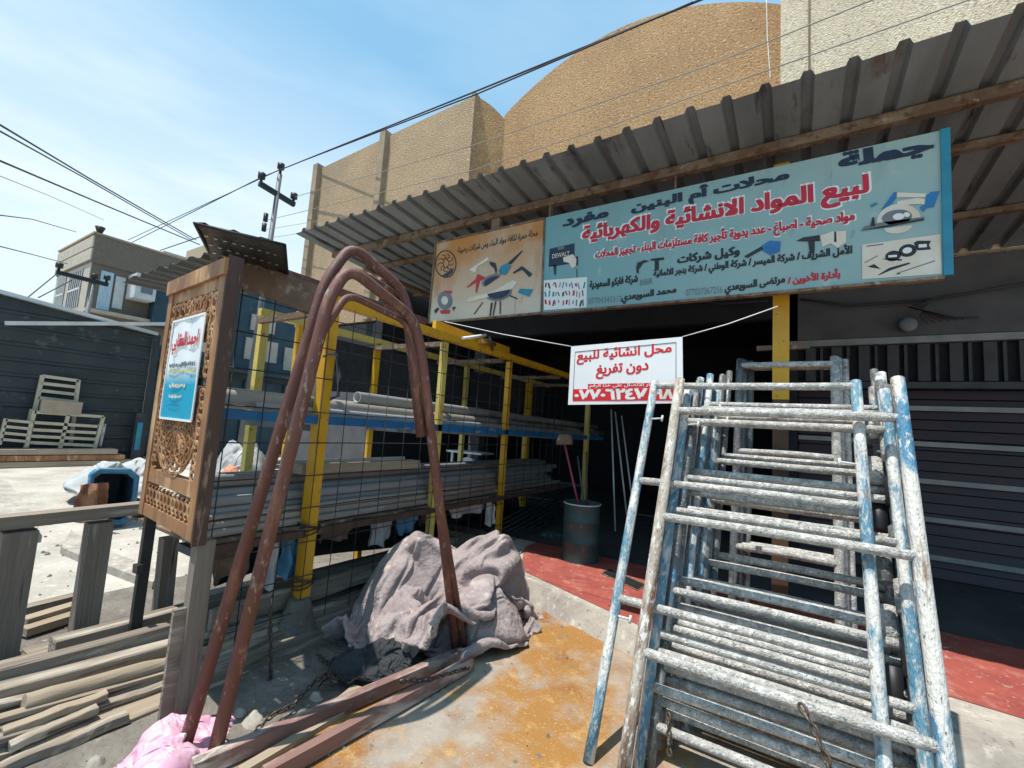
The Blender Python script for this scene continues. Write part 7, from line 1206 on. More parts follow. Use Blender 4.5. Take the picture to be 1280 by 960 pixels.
for i, (x, z, y0, y1, wd, h, lb) in enumerate(((-3.62, .08, .2, 4.2, .16, .13, 'grey beam lying on the dirt at the back of the timber pile'), (-3.42, .07, .4, 4.0, .15, .12, 'grey beam lowest under the long pole'), (-3.22, .07, .3, 3.4, .14, .12, 'dark beam lowest under the square batten'), (-3.05, .05, .6, 3.2, .12, .09, 'grey beam lowest under the pale log'), (-3.55, .20, .9, 4.4, .14, .1, 'grey beam behind the long pole on the pile'))):
    log((x, y0, z), (x+.03, y1, z), wd, h, m_woodg, lb, 50+i*5, False, 12)

# ================================================================== PIPE RACK
XR, XB_ = -3.04, -4.22
rk = thing('pipe_rack', 'yellow-posted steel pipe rack with wire mesh sides and two shelves', 'rack', ((XR+XB_)/2, 4.5, 0))
def vpost(x, y, z0, z1, m, s_=.075, name='post'):
    MB().bar((x, y, z0), (x, y, z1), s_, s_, (0, 1, 0)).build(name, m, rk)
for x, y, z0, z1, m_, s_ in ((XR-.005, 2.09, .12, 2.46, m_yellow, .085), (XR, 3.42, 0, 2.43, m_yellowpale, .06), (XR, 4.66, 0, 2.43, m_yellow, .06), (XR, 7.26, .2, 2.43, m_yellowpale, .07),
                      (XB_, 2.2, 0, 2.5, m_yellowpale, .07), (XB_, 2.56, 0, 2.5, m_yellow, .055), (XB_, 3.56, 0, 2.5, m_yellow, .06), (XB_, 5.3, 0, 2.5, m_yellowpale, .06), (XB_+.05, 7.12, .2, 2.45, m_yellow, .10)):
    vpost(x, y, z0, z1, m_, s_)
for p0, p1, w_, h_, m_, nm in (((XR+.01, 1.36, 2.50), (XR+.01, 8.0, 2.47), .07, .075, m_yellow, 'top_beam'), ((XB_, 2.15, 2.53), (XB_, 8.0, 2.5), .06, .07, m_yellowpale, 'top_beam'),
                               ((XR-.10, 3.35, 2.60), (XR-.06, 4.7, 2.57), .05, .11, m_yellow, 'short_beam'),
                               ((XR+.005, 1.34, 1.575), (XR+.005, 8.0, 1.515), .05, .065, m_bluebeam, 'shelf_beam'), ((XB_, 2.15, 1.565), (XB_, 8.0, 1.515), .05, .06, m_bluebeam, 'shelf_beam'),
                               ((XR+.01, 1.34, .735), (XR+.01, 6.6, .755), .05, .05, m_paneldk, 'shelf_beam'), ((XB_, 2.15, .735), (XB_, 6.6, .755), .05, .05, m_paneldk, 'shelf_beam')):
    MB().bar(p0, p1, w_, h_).build(nm, m_, rk)
for y in (1.42, 2.14, 3.5, 4.6, 6.2, 7.3):
    for z, m_ in ((2.435 if y > 1.5 else 2.46, m_junk), (1.50, m_steeldk), (.69, m_steeldk)):
        MB().bar((XB_+.035 if y > 1.5 else -3.4, y, z), (XR-.045, y, z), .05, .05).build('cross_bar', m_, rk)
w = MB(); rb = random.Random(5); y = 1.36; outl = []
while y < 6.4: outl.append((XR-.03+rb.uniform(-.03, .055), y)); y += rb.uniform(.08, .2)
pts = [(x, y, .762) for x, y in outl]+[(XB_+.05, 6.4, .762), (XB_+.05, 1.36, .762)]
w.prism(pts, (0, 0, .022)); w.build('shelf_board', m_junk, rk)
# wire mesh on the front
w = MB(); y = 1.40; rb = random.Random(11)
while y < 6.3:
    b_ = rb.uniform(-.02, .02); w.tube([(XR+.055, y, .12), (XR+.062+b_*.4, y+b_, 1.1), (XR+.055, y+b_*.5, 2.46)], .0042, 4); y += .215
z = .22
while z < 2.4:
    w.tube([(XR+.063, 1.36, z), (XR+.07, 2.5, z+rb.uniform(-.02, .02)), (XR+.063, 4.2, z+rb.uniform(-.02, .02)), (XR+.063, 6.3, z)], .0042, 4); z += .235
w.build('wire_mesh', m_wire, rk)
# roof sheet of the rack and the perforated overhang
w = MB(); P = []
for i, y in enumerate((1.28, 1.6, 1.95)):
    P.append([(-4.75+.042*j, y+.01*math.sin(j), 2.60+.018*(j % 4 > 1)+.03*i*.3+.01*noise.noise((j*.3, i, 2))) for j in range(38)])
w.grid(P, 3, 38, False); w.grid([[(a, b, c+.004) for a, b, c in r] for r in P], 3, 38, False); w.build('roof_sheet', m_sheet, rk)
w = MB(); w.bar((XR+.02, 1.30, 2.575), (XR+.02, 3.1, 2.575), .03, .06); w.build('roof_edge', m_red, rk)
w = MB(); w.prism([(-2.98, 1.26, 2.38), (-2.98, 1.95, 2.33), (-2.98, 1.95, 2.56), (-2.98, 1.26, 2.56)], (-.02, 0, 0)); w.build('fascia_board', m_junk, rk)
q = [at(243, 279, 2, 2.53), at(356, 306, 2, 2.58), at(362, 368, 2, 2.56), at(270, 333, 2, 2.53)]
ov = thing('perforated_sheet', 'dark perforated metal sheet overhanging the top of the carved panel', 'metal sheet', ((q[0]+q[2])/2))
w = MB(); P = []
for i in range(7):
    P.append([q[0].lerp(q[1], j/10).lerp(q[3].lerp(q[2], j/10), i/6)+Vector((0, 0, .012*math.sin(j*1.9+i))) for j in range(11)])
w.grid(P, 7, 11); w.grid([[p+Vector((0, 0, .006)) for p in r] for r in P], 7, 11); w.build('sheet', m_sheet, ov)
w = MB(); w.tube(q, .009, 5, closed=True); w.build('edge', m_black, ov)
w = MB()
for i in range(4):
    for j in range(9):
        c_ = q[0].lerp(q[1], (j+.8)/10.2).lerp(q[3].lerp(q[2], (j+.8)/10.2), (i+.9)/5.5)+Vector((0, 0, -.014)); w.add([c_+Vector((.012*math.cos(a), .012*math.sin(a), 0)) for a in (0, 1.57, 3.14, 4.71)], [(3, 2, 1, 0)])
w.build('perforations', m_galv, ov)
# concrete foot and ties
c_ = Vector((-3.02, 2.06, 0)); P = []
for i in range(7):
    t = i/6; P.append([(c_.x+(.155-.085*t)*(1+.25*noise.noise((math.cos(j*.52)*2, math.sin(j*.52)*2, i*.5)))*math.cos(j*math.pi/6), c_.y+(.155-.085*t)*(1+.25*noise.noise((math.cos(j*.52)*2, 4, i*.5)))*math.sin(j*math.pi/6), .28*t) for j in range(12)])
w = MB().grid(P, 7, 12, True, True); w.add(P[-1], [tuple(range(12))])
one(w, 'concrete_foot', m_dirt, 'rough concrete lump round the foot of the nearest yellow post', 'concrete')
for z, lb in ((.74, 'dark wire binding round the yellow post at the lower shelf'), (.36, 'rusty wire binding just above the concrete foot')):
    w = MB()
    for k in range(5): w.tube([(XR+.068*math.cos(a)*(1+.05*k), 2.09+.068*math.sin(a)*(1+.05*k), z+.014*k+.02*math.sin(a*1+k)) for a in [i*math.pi/6 for i in range(12)]], .006, 4, closed=True)
    one(w, 'wire_tie', m_chain if z < .5 else m_wire, lb, 'wire')
w = MB()
for k in range(4): w.tube([at(x, y, 0, XR+.09) for x, y in ((404+k*2, 446-k), (418+k, 440+k), (425-k, 470+k*2), (421+k, 495), (413, 500-k))], .008, 6)
one(w, 'hose_loop', m_ink_grey, 'grey and teal hose looped on the nearest yellow post', 'hose')
# white spray nozzle on the yellow beam
nz_ = thing('spray_gun', 'spray gun with white nozzle and brass body lying on the yellow rack beam', 'tool', at(600, 425, 0, XR+.07))
MB().tube([at(578, 423, 0, XR+.07), at(607, 419, 0, XR+.07)], .017, 8).build('nozzle', m_white, nz_)
MB().tube([at(600, 427, 0, XR+.075), at(618, 430, 0, XR+.075)], .03, 8).build('body', m_brass, nz_)
MB().tube([at(612, 421, 0, XR+.07), at(616, 438, 0, XR+.07)], .014, 8).build('handle', m_steeldk, nz_)

# ------------------------------------------------ pipes and sheets on the rack
def hp(a, b, r, m, lb, nm='plastic_pipe', grp='pipes on the upper shelf', t=.006): return one(MB().hollow(a, b, r, t), nm, m, lb, 'pipe', grp)
hp((-3.20, 1.32, 1.675), (-3.20, 8.4, 1.605), .062, m_pvc, 'thick dusty grey pipe at the front of the upper shelf')
hp((-3.36, 1.25, 1.69), (-3.34, 8.2, 1.62), .070, m_pvc, 'thickest grey pipe with a wide open end beside the carved panel')
hp((-3.105, 1.62, 1.635), (-3.10, 7.9, 1.572), .030, m_pvcw, 'thin white pipe resting against the blue beam')
hp((-3.52, 1.5, 1.67), (-3.50, 8.2, 1.60), .055, m_pvc, 'grey pipe third from the front of the upper shelf')
hp((-3.66, 1.7, 1.665), (-3.64, 8.0, 1.60), .05, m_pvcw, 'white pipe at the back of the upper shelf')
hp((-3.29, 2.6, 1.785), (-3.28, 8.3, 1.725), .05, m_pvcw, 'pale pipe lying on top of the two thick pipes')
for k in range(6):
    w = MB(); n = 34; P = []
    for i, y in enumerate((1.40+.05*k, 3.2, 5.0, 6.5-.08*k)):
        P.append([(-4.10+.86*j/(n-1)+.012*k, y, .805+.034*k+.016*(j % 4 in (1, 2))+.006*noise.noise((j*.2, i, k))) for j in range(n)])
    w.grid(P, 4, n, False); w.grid([[(a, b, c+.004) for a, b, c in r] for r in P], 4, n, False)
    one(w, 'corrugated_sheet', m_galv, ('lowest sheet in the stack of galvanised corrugated sheets on the lower shelf', 'second sheet from the bottom of the galvanised corrugated stack', 'third sheet from the bottom of the galvanised corrugated stack', 'third sheet from the top of the galvanised corrugated stack', 'second sheet from the top of the galvanised corrugated stack', 'topmost sheet of the galvanised corrugated stack on the lower shelf')[k], 'metal sheet', 'corrugated sheets on the lower shelf')
pl_ = [(-3.10, .815, .026, 'pipe at the very front edge of the lower shelf'), (-3.165, .812, .024, 'second pipe from the front edge of the lower shelf'), (-3.12, .862, .022, 'pipe in the upper row at the front of the lower shelf'), (-3.185, .858, .022, 'pipe lying second in the upper row on the lower shelf'), (-3.14, .905, .022, 'highest pipe against the mesh on the lower shelf'), (-3.20, .93, .035, 'thick pipe beside the corrugated stack on the lower shelf')]
for k, (x, z, r, lb) in enumerate(pl_):
    hp((x, 1.30+.05*(k % 3), z), (x+.02, 6.35-.13*k, z+.012), r, m_galv if k % 2 else m_pvc, 'galvanised '+lb if k % 2 else 'dull grey '+lb, 'steel_pipe', 'pipes at the front of the lower shelf', .004)
for k in range(3):
    hp((-3.25-.10*k, 1.36, 1.035+.01*k), (-3.24-.10*k, 6.5, 1.04), .035, m_galv, ('front', 'middle', 'rear')[k]+' galvanised pipe lying on top of the corrugated stack', 'steel_pipe', 'pipes on the corrugated stack', .004)
for k, (x, z) in enumerate(((-3.18, 1.00), (-3.30, 1.105), (-3.40, 1.115), (-3.50, 1.11), (-3.62, 1.10))):
    hp((x, 1.40+.04*k, z), (x+.02, 6.2, z+.005), .032, (m_galv, m_pvc)[k % 2], ('lowest and foremost', 'foremost', 'second', 'third', 'rearmost')[k]+' pale pipe of the top row on the lower shelf', 'steel_pipe', 'pale pipes of the top row on the lower shelf', .004)
one(MB().bar((-3.22, 2.05, 1.185), (-3.24, 3.35, 1.18), .13, .075), 'pale_plank', m_woodp, 'pale plank lying on the pipes of the lower shelf', 'plank')
for k in range(2):
    one(MB().bar((-3.55-.07*k, 2.0, 1.20-.045*k), (-3.56-.07*k, 3.5, 1.205-.045*k), .03, .03), 'square_tube', m_acwhite, ('upper', 'lower')[k]+' bright square tube lying behind the pale plank', 'tube', 'bright square tubes')
w = MB()
for k in range(13): w.tube([(-3.30+.055*math.cos(a), 1.34+.022*k, .90+.055*math.sin(a)) for a in [i*math.pi/6 for i in range(12)]], .008, 4, closed=True)
one(w, 'flexible_hose', m_galv, 'short ribbed flexible hose at the near end of the lower shelf', 'hose')
w = MB()
for k in range(11): w.tube([(-3.42+.05*math.cos(a), 1.33+.02*k, .96+.05*math.sin(a)) for a in [i*math.pi/6 for i in range(12)]], .007, 4, closed=True)
one(w, 'flexible_hose', m_black, 'dark ribbed hose beside the ribbed grey hose on the lower shelf', 'hose')
# rags hanging below the shelf
for (x0, x1, y, L_, m_, lb) in ((398, 442, 664, .16, m_junk, 'brown torn sacking hanging from the shelf right of the yellow post'), (462, 492, 655, .28, m_whitesack, 'white patterned bag hanging under the lower shelf'), (496, 520, 652, .2, m_bluebin, 'blue rag hanging under the lower shelf'), (522, 556, 648, .18, m_junk, 'brown rag hanging just behind the trestle leg'), (560, 606, 641, .17, m_whitesack, 'torn pale sacking hanging above the quilt'), (610, 617, 634, .34, m_galv, 'narrow grey strip hanging above the right side of the quilt'), (325, 352, 690, .4, m_whitesack, 'white cloth hanging left of the nearest yellow post'), (352, 378, 682, .36, m_bluebin, 'blue cloth hanging left of the nearest yellow post'), (262, 318, 702, .28, m_junk, 'brown cloth bundle hanging below the shelf next to the panel')):
    a, b = at(x0, y, 0, XR-.08), at(x1, y-2, 0, XR-.08); a.z = b.z = .765
    one(drape(a, b, L_, (1, 0, 0), m_, x0*.1, fold=.03, taper=.8), 'hanging_rag', m_, lb, 'rag', 'rags under the lower shelf')
one(drape((XB_+.1, 2.0, .74), (XB_+.1, 7.0, .74), .62, (1, 0, 0), m_blackcloth, 2.2, fold=.05, nx=40), 'shade_sheet', m_blackcloth, 'black sheet added for the shade in the space under the rack', 'sheeting')  # added black sheet that deepens the shade below the shelf
one(drape((XB_-.05, 3.0, 2.45), (XB_-.05, 8.0, 2.45), .62, (1, 0, 0), m_blackcloth, 7.2, fold=.04, nx=40), 'upper_shade_sheet', m_blackcloth, 'black sheet added for the dark shop behind the top of the rack', 'sheeting')  # added black sheet standing in for the unlit shop beyond

# ------------------------------------------------ carved panel with poster
A, B_ = Vector((-3.46, 1.20, 0)), Vector((-2.555, 1.125, 0))
U = (B_-A).normalized(); NP = Vector((U.y, -U.x, 0)); PW = (B_-A).length; ZB, ZT = .925, 2.405; PH = ZT-ZB
def PP(u, v, d=0): return A+U*u+Vector((0, 0, ZB+v))+NP*d
pn = thing('carved_panel', 'carved brown wooden door panel standing at the near end of the rack', 'panel', ((A+B_)/2))
def pbox(u0, u1, v0, v1, d0, d1): return MB().prism([PP(u0, v0, d0), PP(u1, v0, d0), PP(u1, v1, d0), PP(u0, v1, d0)], NP*(d1-d0))
for nm, a in (('stile', (0, .075, .0, PH-.0905, -.05, .02)), ('stile', (PW-.075, PW, 0, PH-.0905, -.05, .02))): pbox(*a).build(nm, m_panel if a[0] == 0 else m_panel, pn)
MB().prism([PP(PW, -.02, .018), PP(PW, PH+.02, .018), PP(PW, PH+.02, -.055), PP(PW, -.02, -.045)], U*.012).build('side_board', m_paneldk, pn)  # dark wood, darkened further because this side lies in shade
pbox(-.01, PW+.01, PH-.09, PH, -.05, .035).build('top_rail', m_panel, pn)
pbox(.076, PW-.076, 0, .07, -.045, .015).build('bottom_rail', m_panel, pn)
pbox(.076, PW-.076, .205, .285, -.03, .012).build('cross_rail', m_panel, pn)
pbox(.076, PW-.076, PH-.155, PH-.091, -.03, .012).build('cross_rail', m_panel, pn)
pbox(.076, PW-.076, .80, .84, -.03, .006).build('cross_rail', m_paneldk, pn)
def flat_ring(mb, cu, cv, r, wd, a0=0, a1=360, d=.0, th=.012, sq=1):
    n = max(6, int(abs(a1-a0)/14)); pi, po = [], []
    for i in range(n+1):
        a = rad(a0+(a1-a0)*i/n)
        for rr, lst in ((r-wd/2, pi), (r+wd/2, po)):
            u, v = cu+rr*math.cos(a), cv+rr*math.sin(a)*sq
            u = min(max(u, .072), PW-.072); lst.append((u, v))
    for i in range(n):
        q = [pi[i], pi[i+1], po[i+1], po[i]]
        if abs(q[0][0]-q[3][0])+abs(q[0][1]-q[3][1]) < 1e-5: continue
        mb.prism([PP(u, v, d) for u, v in q], NP*th)
lt = MB()
for i in range(12):      # fretwork band at the bottom
    u = .10+i*(PW-.2)/11; flat_ring(lt, u, .137, .030, .013, 0, 360, .0); flat_ring(lt, u+.035, .137, .055, .010, 100, 260, .001)
for k in range(7):       # fan of fretted arcs
    flat_ring(lt, PW/2, .545, .06+.042*k, .009, 0, 360, .0+.0004*k, .012, .82)
for k in range(14):
    a = 2*math.pi*k/14; flat_ring(lt, PW/2+.17*math.cos(a), .545+.14*math.sin(a), .15, .008, 0, 360, .005+.0003*k, .008, .86)
for k in range(24):
    a = 2*math.pi*k/24; q0, q1 = (PW/2+.05*math.cos(a), .56+.04*math.sin(a)), (PW/2+.30*math.cos(a), .56+.25*math.sin(a)); t_ = Vector((-math.sin(a), math.cos(a)))*.0035
    lt.prism([PP(q0[0]-t_.x, q0[1]-t_.y, .002), PP(q1[0]-t_.x, q1[1]-t_.y, .002), PP(q1[0]+t_.x, q1[1]+t_.y, .002), PP(q0[0]+t_.x, q0[1]+t_.y, .002)], NP*(.007+.0002*k))
for u in (.12, PW-.12):
    for i_, v in enumerate((.32, .385, .45, .52, .59, .66, .73, .88, .945, 1.01)):
        flat_ring(lt, u, v, .036, .015, 20+90*(i_ % 2), 330+90*(i_ % 2), .0004*i_); flat_ring(lt, u+.012*(1 if i_ % 2 else -1), v+.03, .018, .011, 0, 300, .004+.0004*i_)
lt.build('fretwork', m_panel, pn)
sc2 = MB()
for i in range(9):       # scroll carving at the top
    u = .115+i*(PW-.23)/8
    for j in range(3):
        v = 1.09+j*.085; flat_ring(sc2, u, v, .045, .016, 40+60*(i % 3)+j*90, 330+60*(i % 3)+j*90, .001*(i % 3)+.0005*j, .014)
        flat_ring(sc2, u+.018, v+.03, .022, .013, 180-50*i, 470-50*i, .004+.001*(j % 2), .014)
for i in range(8):
    u = .13+i*(PW-.26)/7; sc2.prism([PP(u-.012, 1.04, .0), PP(u+.012, 1.04, .0), PP(u+.028, 1.31, .0), PP(u+.006, 1.31, .0)], NP*.008)
sc2.build('scroll_carving', m_panel, pn)
# legs under the panel
MB().bar(PP(PW-.04, -.93, -.055), PP(PW-.04, -.005, -.055), .085, .075, U).build('leg', m_woodv, pn)
MB().bar(PP(PW-.04, -.93, .0), PP(PW-.04, -.33, .0), .085, .028, U).build('leg_splint', m_woodg, pn)
MB().bar(PP(.03, -.92, -.04), PP(.03, -.005, -.04), .055, .05, U).build('leg', m_black, pn)
MB().bar(PP(.03, -.33, -.0), PP(.12, -.32, -.0), .03, .05).build('leg_bracket', m_black, pn)
# poster
ps = thing('poster', 'white and blue Arabic poster fixed to the carved panel', 'poster', PP(PW*.45, .9, .03))
pu0, pu1, pv0, pv1 = .20, .73, .60, 1.195
w = MB(); P = []
for i in range(9):
    P.append([PP(pu0+(pu1-pu0)*j/8, pv0+(pv1-pv0)*i/8, .028+.004*math.sin(j*1.3+i*.6)) for j in range(9)])
w.grid(P, 9, 9); w.grid([[p-NP*.002 for p in r] for r in P], 9, 9)
w.build('poster_sheet', m_postertop, ps)
w = MB()
for a, b in (((pu0, pv0), (pu0, pv1)), ((pu1, pv0), (pu1, pv1)), ((pu0, pv1), (pu1, pv1)), ((pu0, pv0), (pu1, pv0))): w.bar(PP(a[0], a[1], .031), PP(b[0], b[1], .031), .012, .006, NP)
w.build('poster_border', m_white, ps)
PQ = lambda u, v: PP(u, v, .0335)
write(ps, m_ink_red, [('احمد العقابي', (pu0+.06, pv0+.385), (pu1-.05, pv0+.385), .125, .045)], plane=PQ, nrm=NP)
rb = random.Random(2)
def scribble(v, u0, u1, h, m):
    mb = MB(); u = u0
    while u < u1:
        l = rb.uniform(.012, .035); mb.prism([PQ(u, v+rb.uniform(0, h*.4)), PQ(u+l, v+rb.uniform(0, h*.3)), PQ(u+l*.9, v+h*rb.uniform(.6, 1)), PQ(u+.003, v+h*rb.uniform(.5, 1))], NP*.001); u += l+.006
    mb.build('fine_print', m, ps)
scribble(pv0+.300, pu0+.05, pu1-.06, .035, m_ink_grey); scribble(pv0+.272, pu0+.05, pu1-.06, .018, m_ink_yellow)
scribble(pv0+.180, pu0+.10, pu0+.36, .032, m_ink_cream); scribble(pv0+.120, pu0+.12, pu0+.33, .024, m_ink_cream); scribble(pv0+.075, pu0+.12, pu0+.30, .012, m_ink_blue)

# ================================================================== FOREGROUND
# bent red pipes
tr = []
def ucane(lb, pts, r, rad_):
    one(MB().tube(bend(pts, rad_, 8), r, 12), 'bent_pipe', m_red, lb, 'pipe', 'bent red pipes leaning at the rack')
fL1, fL2 = at(222, 962, 2, 0), at(262, 966, 2, 0)
fR1, fR2 = at(571, 818, 2, .05), at(583, 820, 2, .05)
ucane('bent red pipe nearest the street whose short end stops above the quilt', [fL1, at(407, 350, 0, -2.12), at(440, 306, 0, -2.12), at(503, 362, 0, -2.08), at(513, 400, 0, -2.06), at(526, 546, 0, -2.0)], .029, .10)
ucane('bent red pipe with its long leg standing beside the quilt', [fL2, at(411, 372, 0, -2.0), at(436, 334, 0, -2.0), at(517, 398, 0, -1.99), at(527, 440, 0, -1.98), fR1], .031, .10)
ucane('thin inner bent pipe below the topmost bend', [fL1.lerp(at(407, 350, 0, -2.12), .9), at(440, 334, 0, -2.16), at(494, 366, 0, -2.13), at(508, 405, 0, -2.12), at(523, 538, 0, -2.05)], .019, .08)
ucane('thin inner bent pipe below the lower bend, leg beside the quilt', [fL2.lerp(at(411, 372, 0, -2.0), .9), at(434, 367, 0, -2.05), at(509, 403, 0, -2.03), at(519, 440, 0, -2.02), fR2], .020, .08)
# red bars on the ground
def fbar(p0, p1, w_, h_, m_, lb, nm='steel_bar'): one(MB().bar(p0, p1, w_, h_), nm, m_, lb, 'bar')
fbar(at(240, 962, 2, .09), at(578, 817, 2, .09), .055, .07, m_ibeam, 'rust-red steel bar on the ground, the one nearer the quilt')
fbar(at(330, 972, 2, .09), at(588, 829, 2, .09), .05, .07, m_ibeam, 'rust-red steel bar on the ground beside the ochre floor')
fbar(at(300, 966, 2, .055), at(445, 880, 2, .055), .05, .03, m_woodp, 'pale batten lying between the two rust-red bars', 'pale_batten')
fbar(at(395, 905, 2, .05), at(450, 860, 2, .05), .09, .02, m_woodp, 'short pale board lying beside the chain', 'short_board')
# blanket
qm = crumpled('quilt', m_fabric, 'dirty pinkish quilt draped over a heap beside the rack', 'quilt', (-2.40, 2.95, -.10), (1.10, 1.16, 1.10), -.06, .024, low=.05)
for nm_, lc, sc_, ro in (('trailing_fold', (-2.0, 2.86, -.05), (.62, .62, .62), 2.75), ('trailing_fold', (-2.42, 2.72, -.02), (.70, .60, .55), .9)):
    f_ = crumpled(nm_, m_fabric, '', '', lc, sc_, ro, .024, low=.05)
    del f_['label'], f_['category']
    f_.location = f_.location-qm.location; f_.parent = qm
a = at(462, 838, 2, .05)
crumpled('black_cloth', m_blackcloth, 'black mesh cloth bundled on the ground by the quilt', 'cloth', (a.x, a.y, .04), (.42, .24, .22), .9, .004)
a = at(226, 940, 2, .06)
crumpled('pink_bag', m_pink, 'crumpled pink plastic bag at the foot of the bent red pipes', 'bag', (a.x-.02, a.y-.03, .02), (.32, .28, .20), 2.2, .002)
# chains
def chain(pts, lb, L_=.036, r=.0045, sag=0):
    pts = [Vector(p) for p in pts]; mb = MB(); path = []
    for i in range(len(pts)-1):
        n = max(1, int((pts[i+1]-pts[i]).length/.01))
        for k in range(n): path.append(pts[i].lerp(pts[i+1], k/n))
    path.append(pts[-1]); acc = 0; last = path[0]; k = 0
    for i in range(1, len(path)):
        acc += (path[i]-path[i-1]).length
        if acc >= L_*.78:
            d = (path[i]-last).normalized(); s_ = d.cross(Vector((.3, .2, 1))).normalized(); u_ = s_.cross(d)
            e = s_ if k % 2 else u_; c_ = (path[i]+last)/2
            mb.tube([c_+d*(L_*.5*math.cos(a))+e*(L_*.30*math.sin(a)) for a in [j*math.pi/5 for j in range(10)]], r, 5, closed=True)
            last = path[i]; acc = 0; k += 1
    return one(mb, 'chain', m_chain, lb, 'chain')
chain([at(338, 760, 0, -2.75), at(338, 850, 0, -2.65), at(335, 890, 0, -2.5), at(341, 930, 0, -2.35), at(345, 972, 0, -2.25)], 'rusty chain hanging down past the red bars', .04, .005)
chain([at(300, 935, 2, .06), at(338, 895, 2, .06), at(368, 880, 2, .05), at(395, 850, 2, .06), at(420, 836, 2, .07), at(388, 812, 0, -2.85), at(378, 795, 0, -2.9)], 'rusty chain running from the ground up to the concrete foot', .04, .005)
chain([at(398, 858, 2, .05), at(412, 842, 2, .08), at(425, 850, 2, .06), at(405, 846, 2, .10), at(430, 838, 2, .07), at(418, 852, 2, .11), at(410, 838, 2, .12)], 'small heap of rusty chain next to the black cloth', .04, .005)
chain([at(500, 852, 2, .14), at(540, 848, 2, .14), at(575, 838, 2, .12), at(592, 833, 2, .06), at(548, 862, 2, .055), at(480, 898, 2, .055)], 'rusty chain lying along the red bar beside the ochre floor', .035, .0045)
w = MB(); w.tube([at(340, 742, 0, XR+.1), at(338, 800, 0, -2.8), at(338, 850, 0, -2.65)], .004, 4); one(w, 'hanging_wire', m_wire, 'thin dark wire holding up the hanging chain', 'wire')
# rubble by the pile
for i, (x, y) in enumerate(((300, 888), (318, 898), (282, 902), (395, 868), (505, 838), (180, 925), (120, 950))):
    a = at(x, y, 2, .03); s_ = random.uniform(.02, .05)
    one(lump(a.x, a.y, .01, s_*1.4, s_, s_, 6, 9, amp=.4, seed=i*3.3), 'stone', m_slab, ('grey stone beside the pink bag', 'small stone between the pink bag and the chain', 'stone behind the pink bag', 'stone beside the rusty chain', 'stone against the black cloth', 'stone below the broad pale beam', 'stone at the lower left below the timber pile')[i], 'stone', 'stones on the dirt')

# ================================================================== SCAFFOLD FRAMES
LEAN = rad(26.43)
def frame(name, label, Wd, Hh, rungs, lm, rm, r_leg, r_rung, mrung, group, pins=(), foot=0.0, size=1.0):
    t = thing(name, label, 'scaffold frame', (0, 0, 0), group); t.scale = (size, size, size)
    for x, m_ in ((0, lm), (Wd, rm)):
        MB().tube([(x, 0, -foot+(Hh+foot)*i/8) for i in range(9)], r_leg, 12, rs=[r_leg*(1+.05*noise.noise((i*1.7, x, 3))) for i in range(9)]).build('leg', m_, t, local=True)
    for v in rungs:
        b_ = random.uniform(-.008, .008)
        MB().tube([(.0+Wd*i/8*1.0, -.002, v+b_*math.sin(i/8*3.1)) for i in range(9)], r_rung, 10, rs=[r_rung*(1+.08*noise.noise((i*1.3, v*3, 7))) for i in range(9)]).build('rung', mrung, t, local=True)
    for x, v, s_ in pins:
        mb = MB().tube([(x, -.0, v), (x+s_*.10, -.02, v)], .007, 6); mb.tube([(x+s_*.10, -.02, v-.022), (x+s_*.10, -.02, v+.022)], .008, 6); mb.build('lock_pin', m_acwhite, t, local=True)
    return t
def place(t, x, y, z, lean, yaw=0): t.location = (x, y, z); t.rotation_euler = (-lean, 0, yaw)
FS, FZ = .93, .112      # true size of the yard frames and the height of their lowest joint
GR = 'scaffold frames stacked leaning in the yard'
fB = frame('scaffold_frame', 'foremost scaffold frame of the leaning stack with a rusty cream left leg', 1.19, 2.26, (.515, 1.255, 2.0), m_scafR, m_scafC, .033, .026, m_scafB, GR, (), .08, FS)
place(fB, -.642, 2.139, FZ, LEAN)
fA = frame('scaffold_frame', 'blue-legged scaffold frame sticking out on the left of the stack', 1.20, 2.25, (.715, 1.46, 2.215), m_scafA, m_scafA, .029, .024, m_scafB, GR, ((0, 1.93, 1), (0, .62, 1), (1.2, 1.7, -1)), .08, FS)
place(fA, -.823, 2.209, FZ, LEAN)
def copy_tree(o, parent=None):
    c = o.copy(); COL.objects.link(c); c.parent = parent
    for ch in o.children: copy_tree(ch, c)
    return c
pro = [frame('scaffold_frame', 'third scaffold frame from the front of the leaning stack', 1.12, 2.20, (.47, .56, 1.28, 1.93, .30), m_scafA, m_scafA, .028, .023, m_scafB, GR, ((0, 1.9, 1),), .08, FS),
       frame('scaffold_frame', 'fourth scaffold frame from the front of the leaning stack', 1.10, 2.24, (.78, 1.50, .38, .22, .10), m_scafD, m_scafD, .028, .023, m_scafB, GR, (), .08, FS)]
ords = ('fifth', 'sixth', 'seventh', 'eighth', 'ninth', 'tenth', 'eleventh', 'twelfth', 'thirteenth', 'fourteenth')
labs = [o+' scaffold frame from the front of the leaning stack' for o in ords[:9]]+['hindmost scaffold frame of the leaning stack']
rb = random.Random(21)
place(pro[0], -.614, 2.292, FZ, LEAN); place(pro[1], -.577, 2.358, FZ, LEAN)
for k, lb in enumerate(labs):
    c = copy_tree(pro[k % 2]); c['label'] = lb
    c.scale = (FS*(1-.018*k), FS, FS)
    place(c, -.600+.0186*k+rb.uniform(-.01, .02), 2.409+.048*k, FZ+(.0, .035, .09, .015, .12)[k % 5], LEAN-.004*k, rb.uniform(-.006, .006))
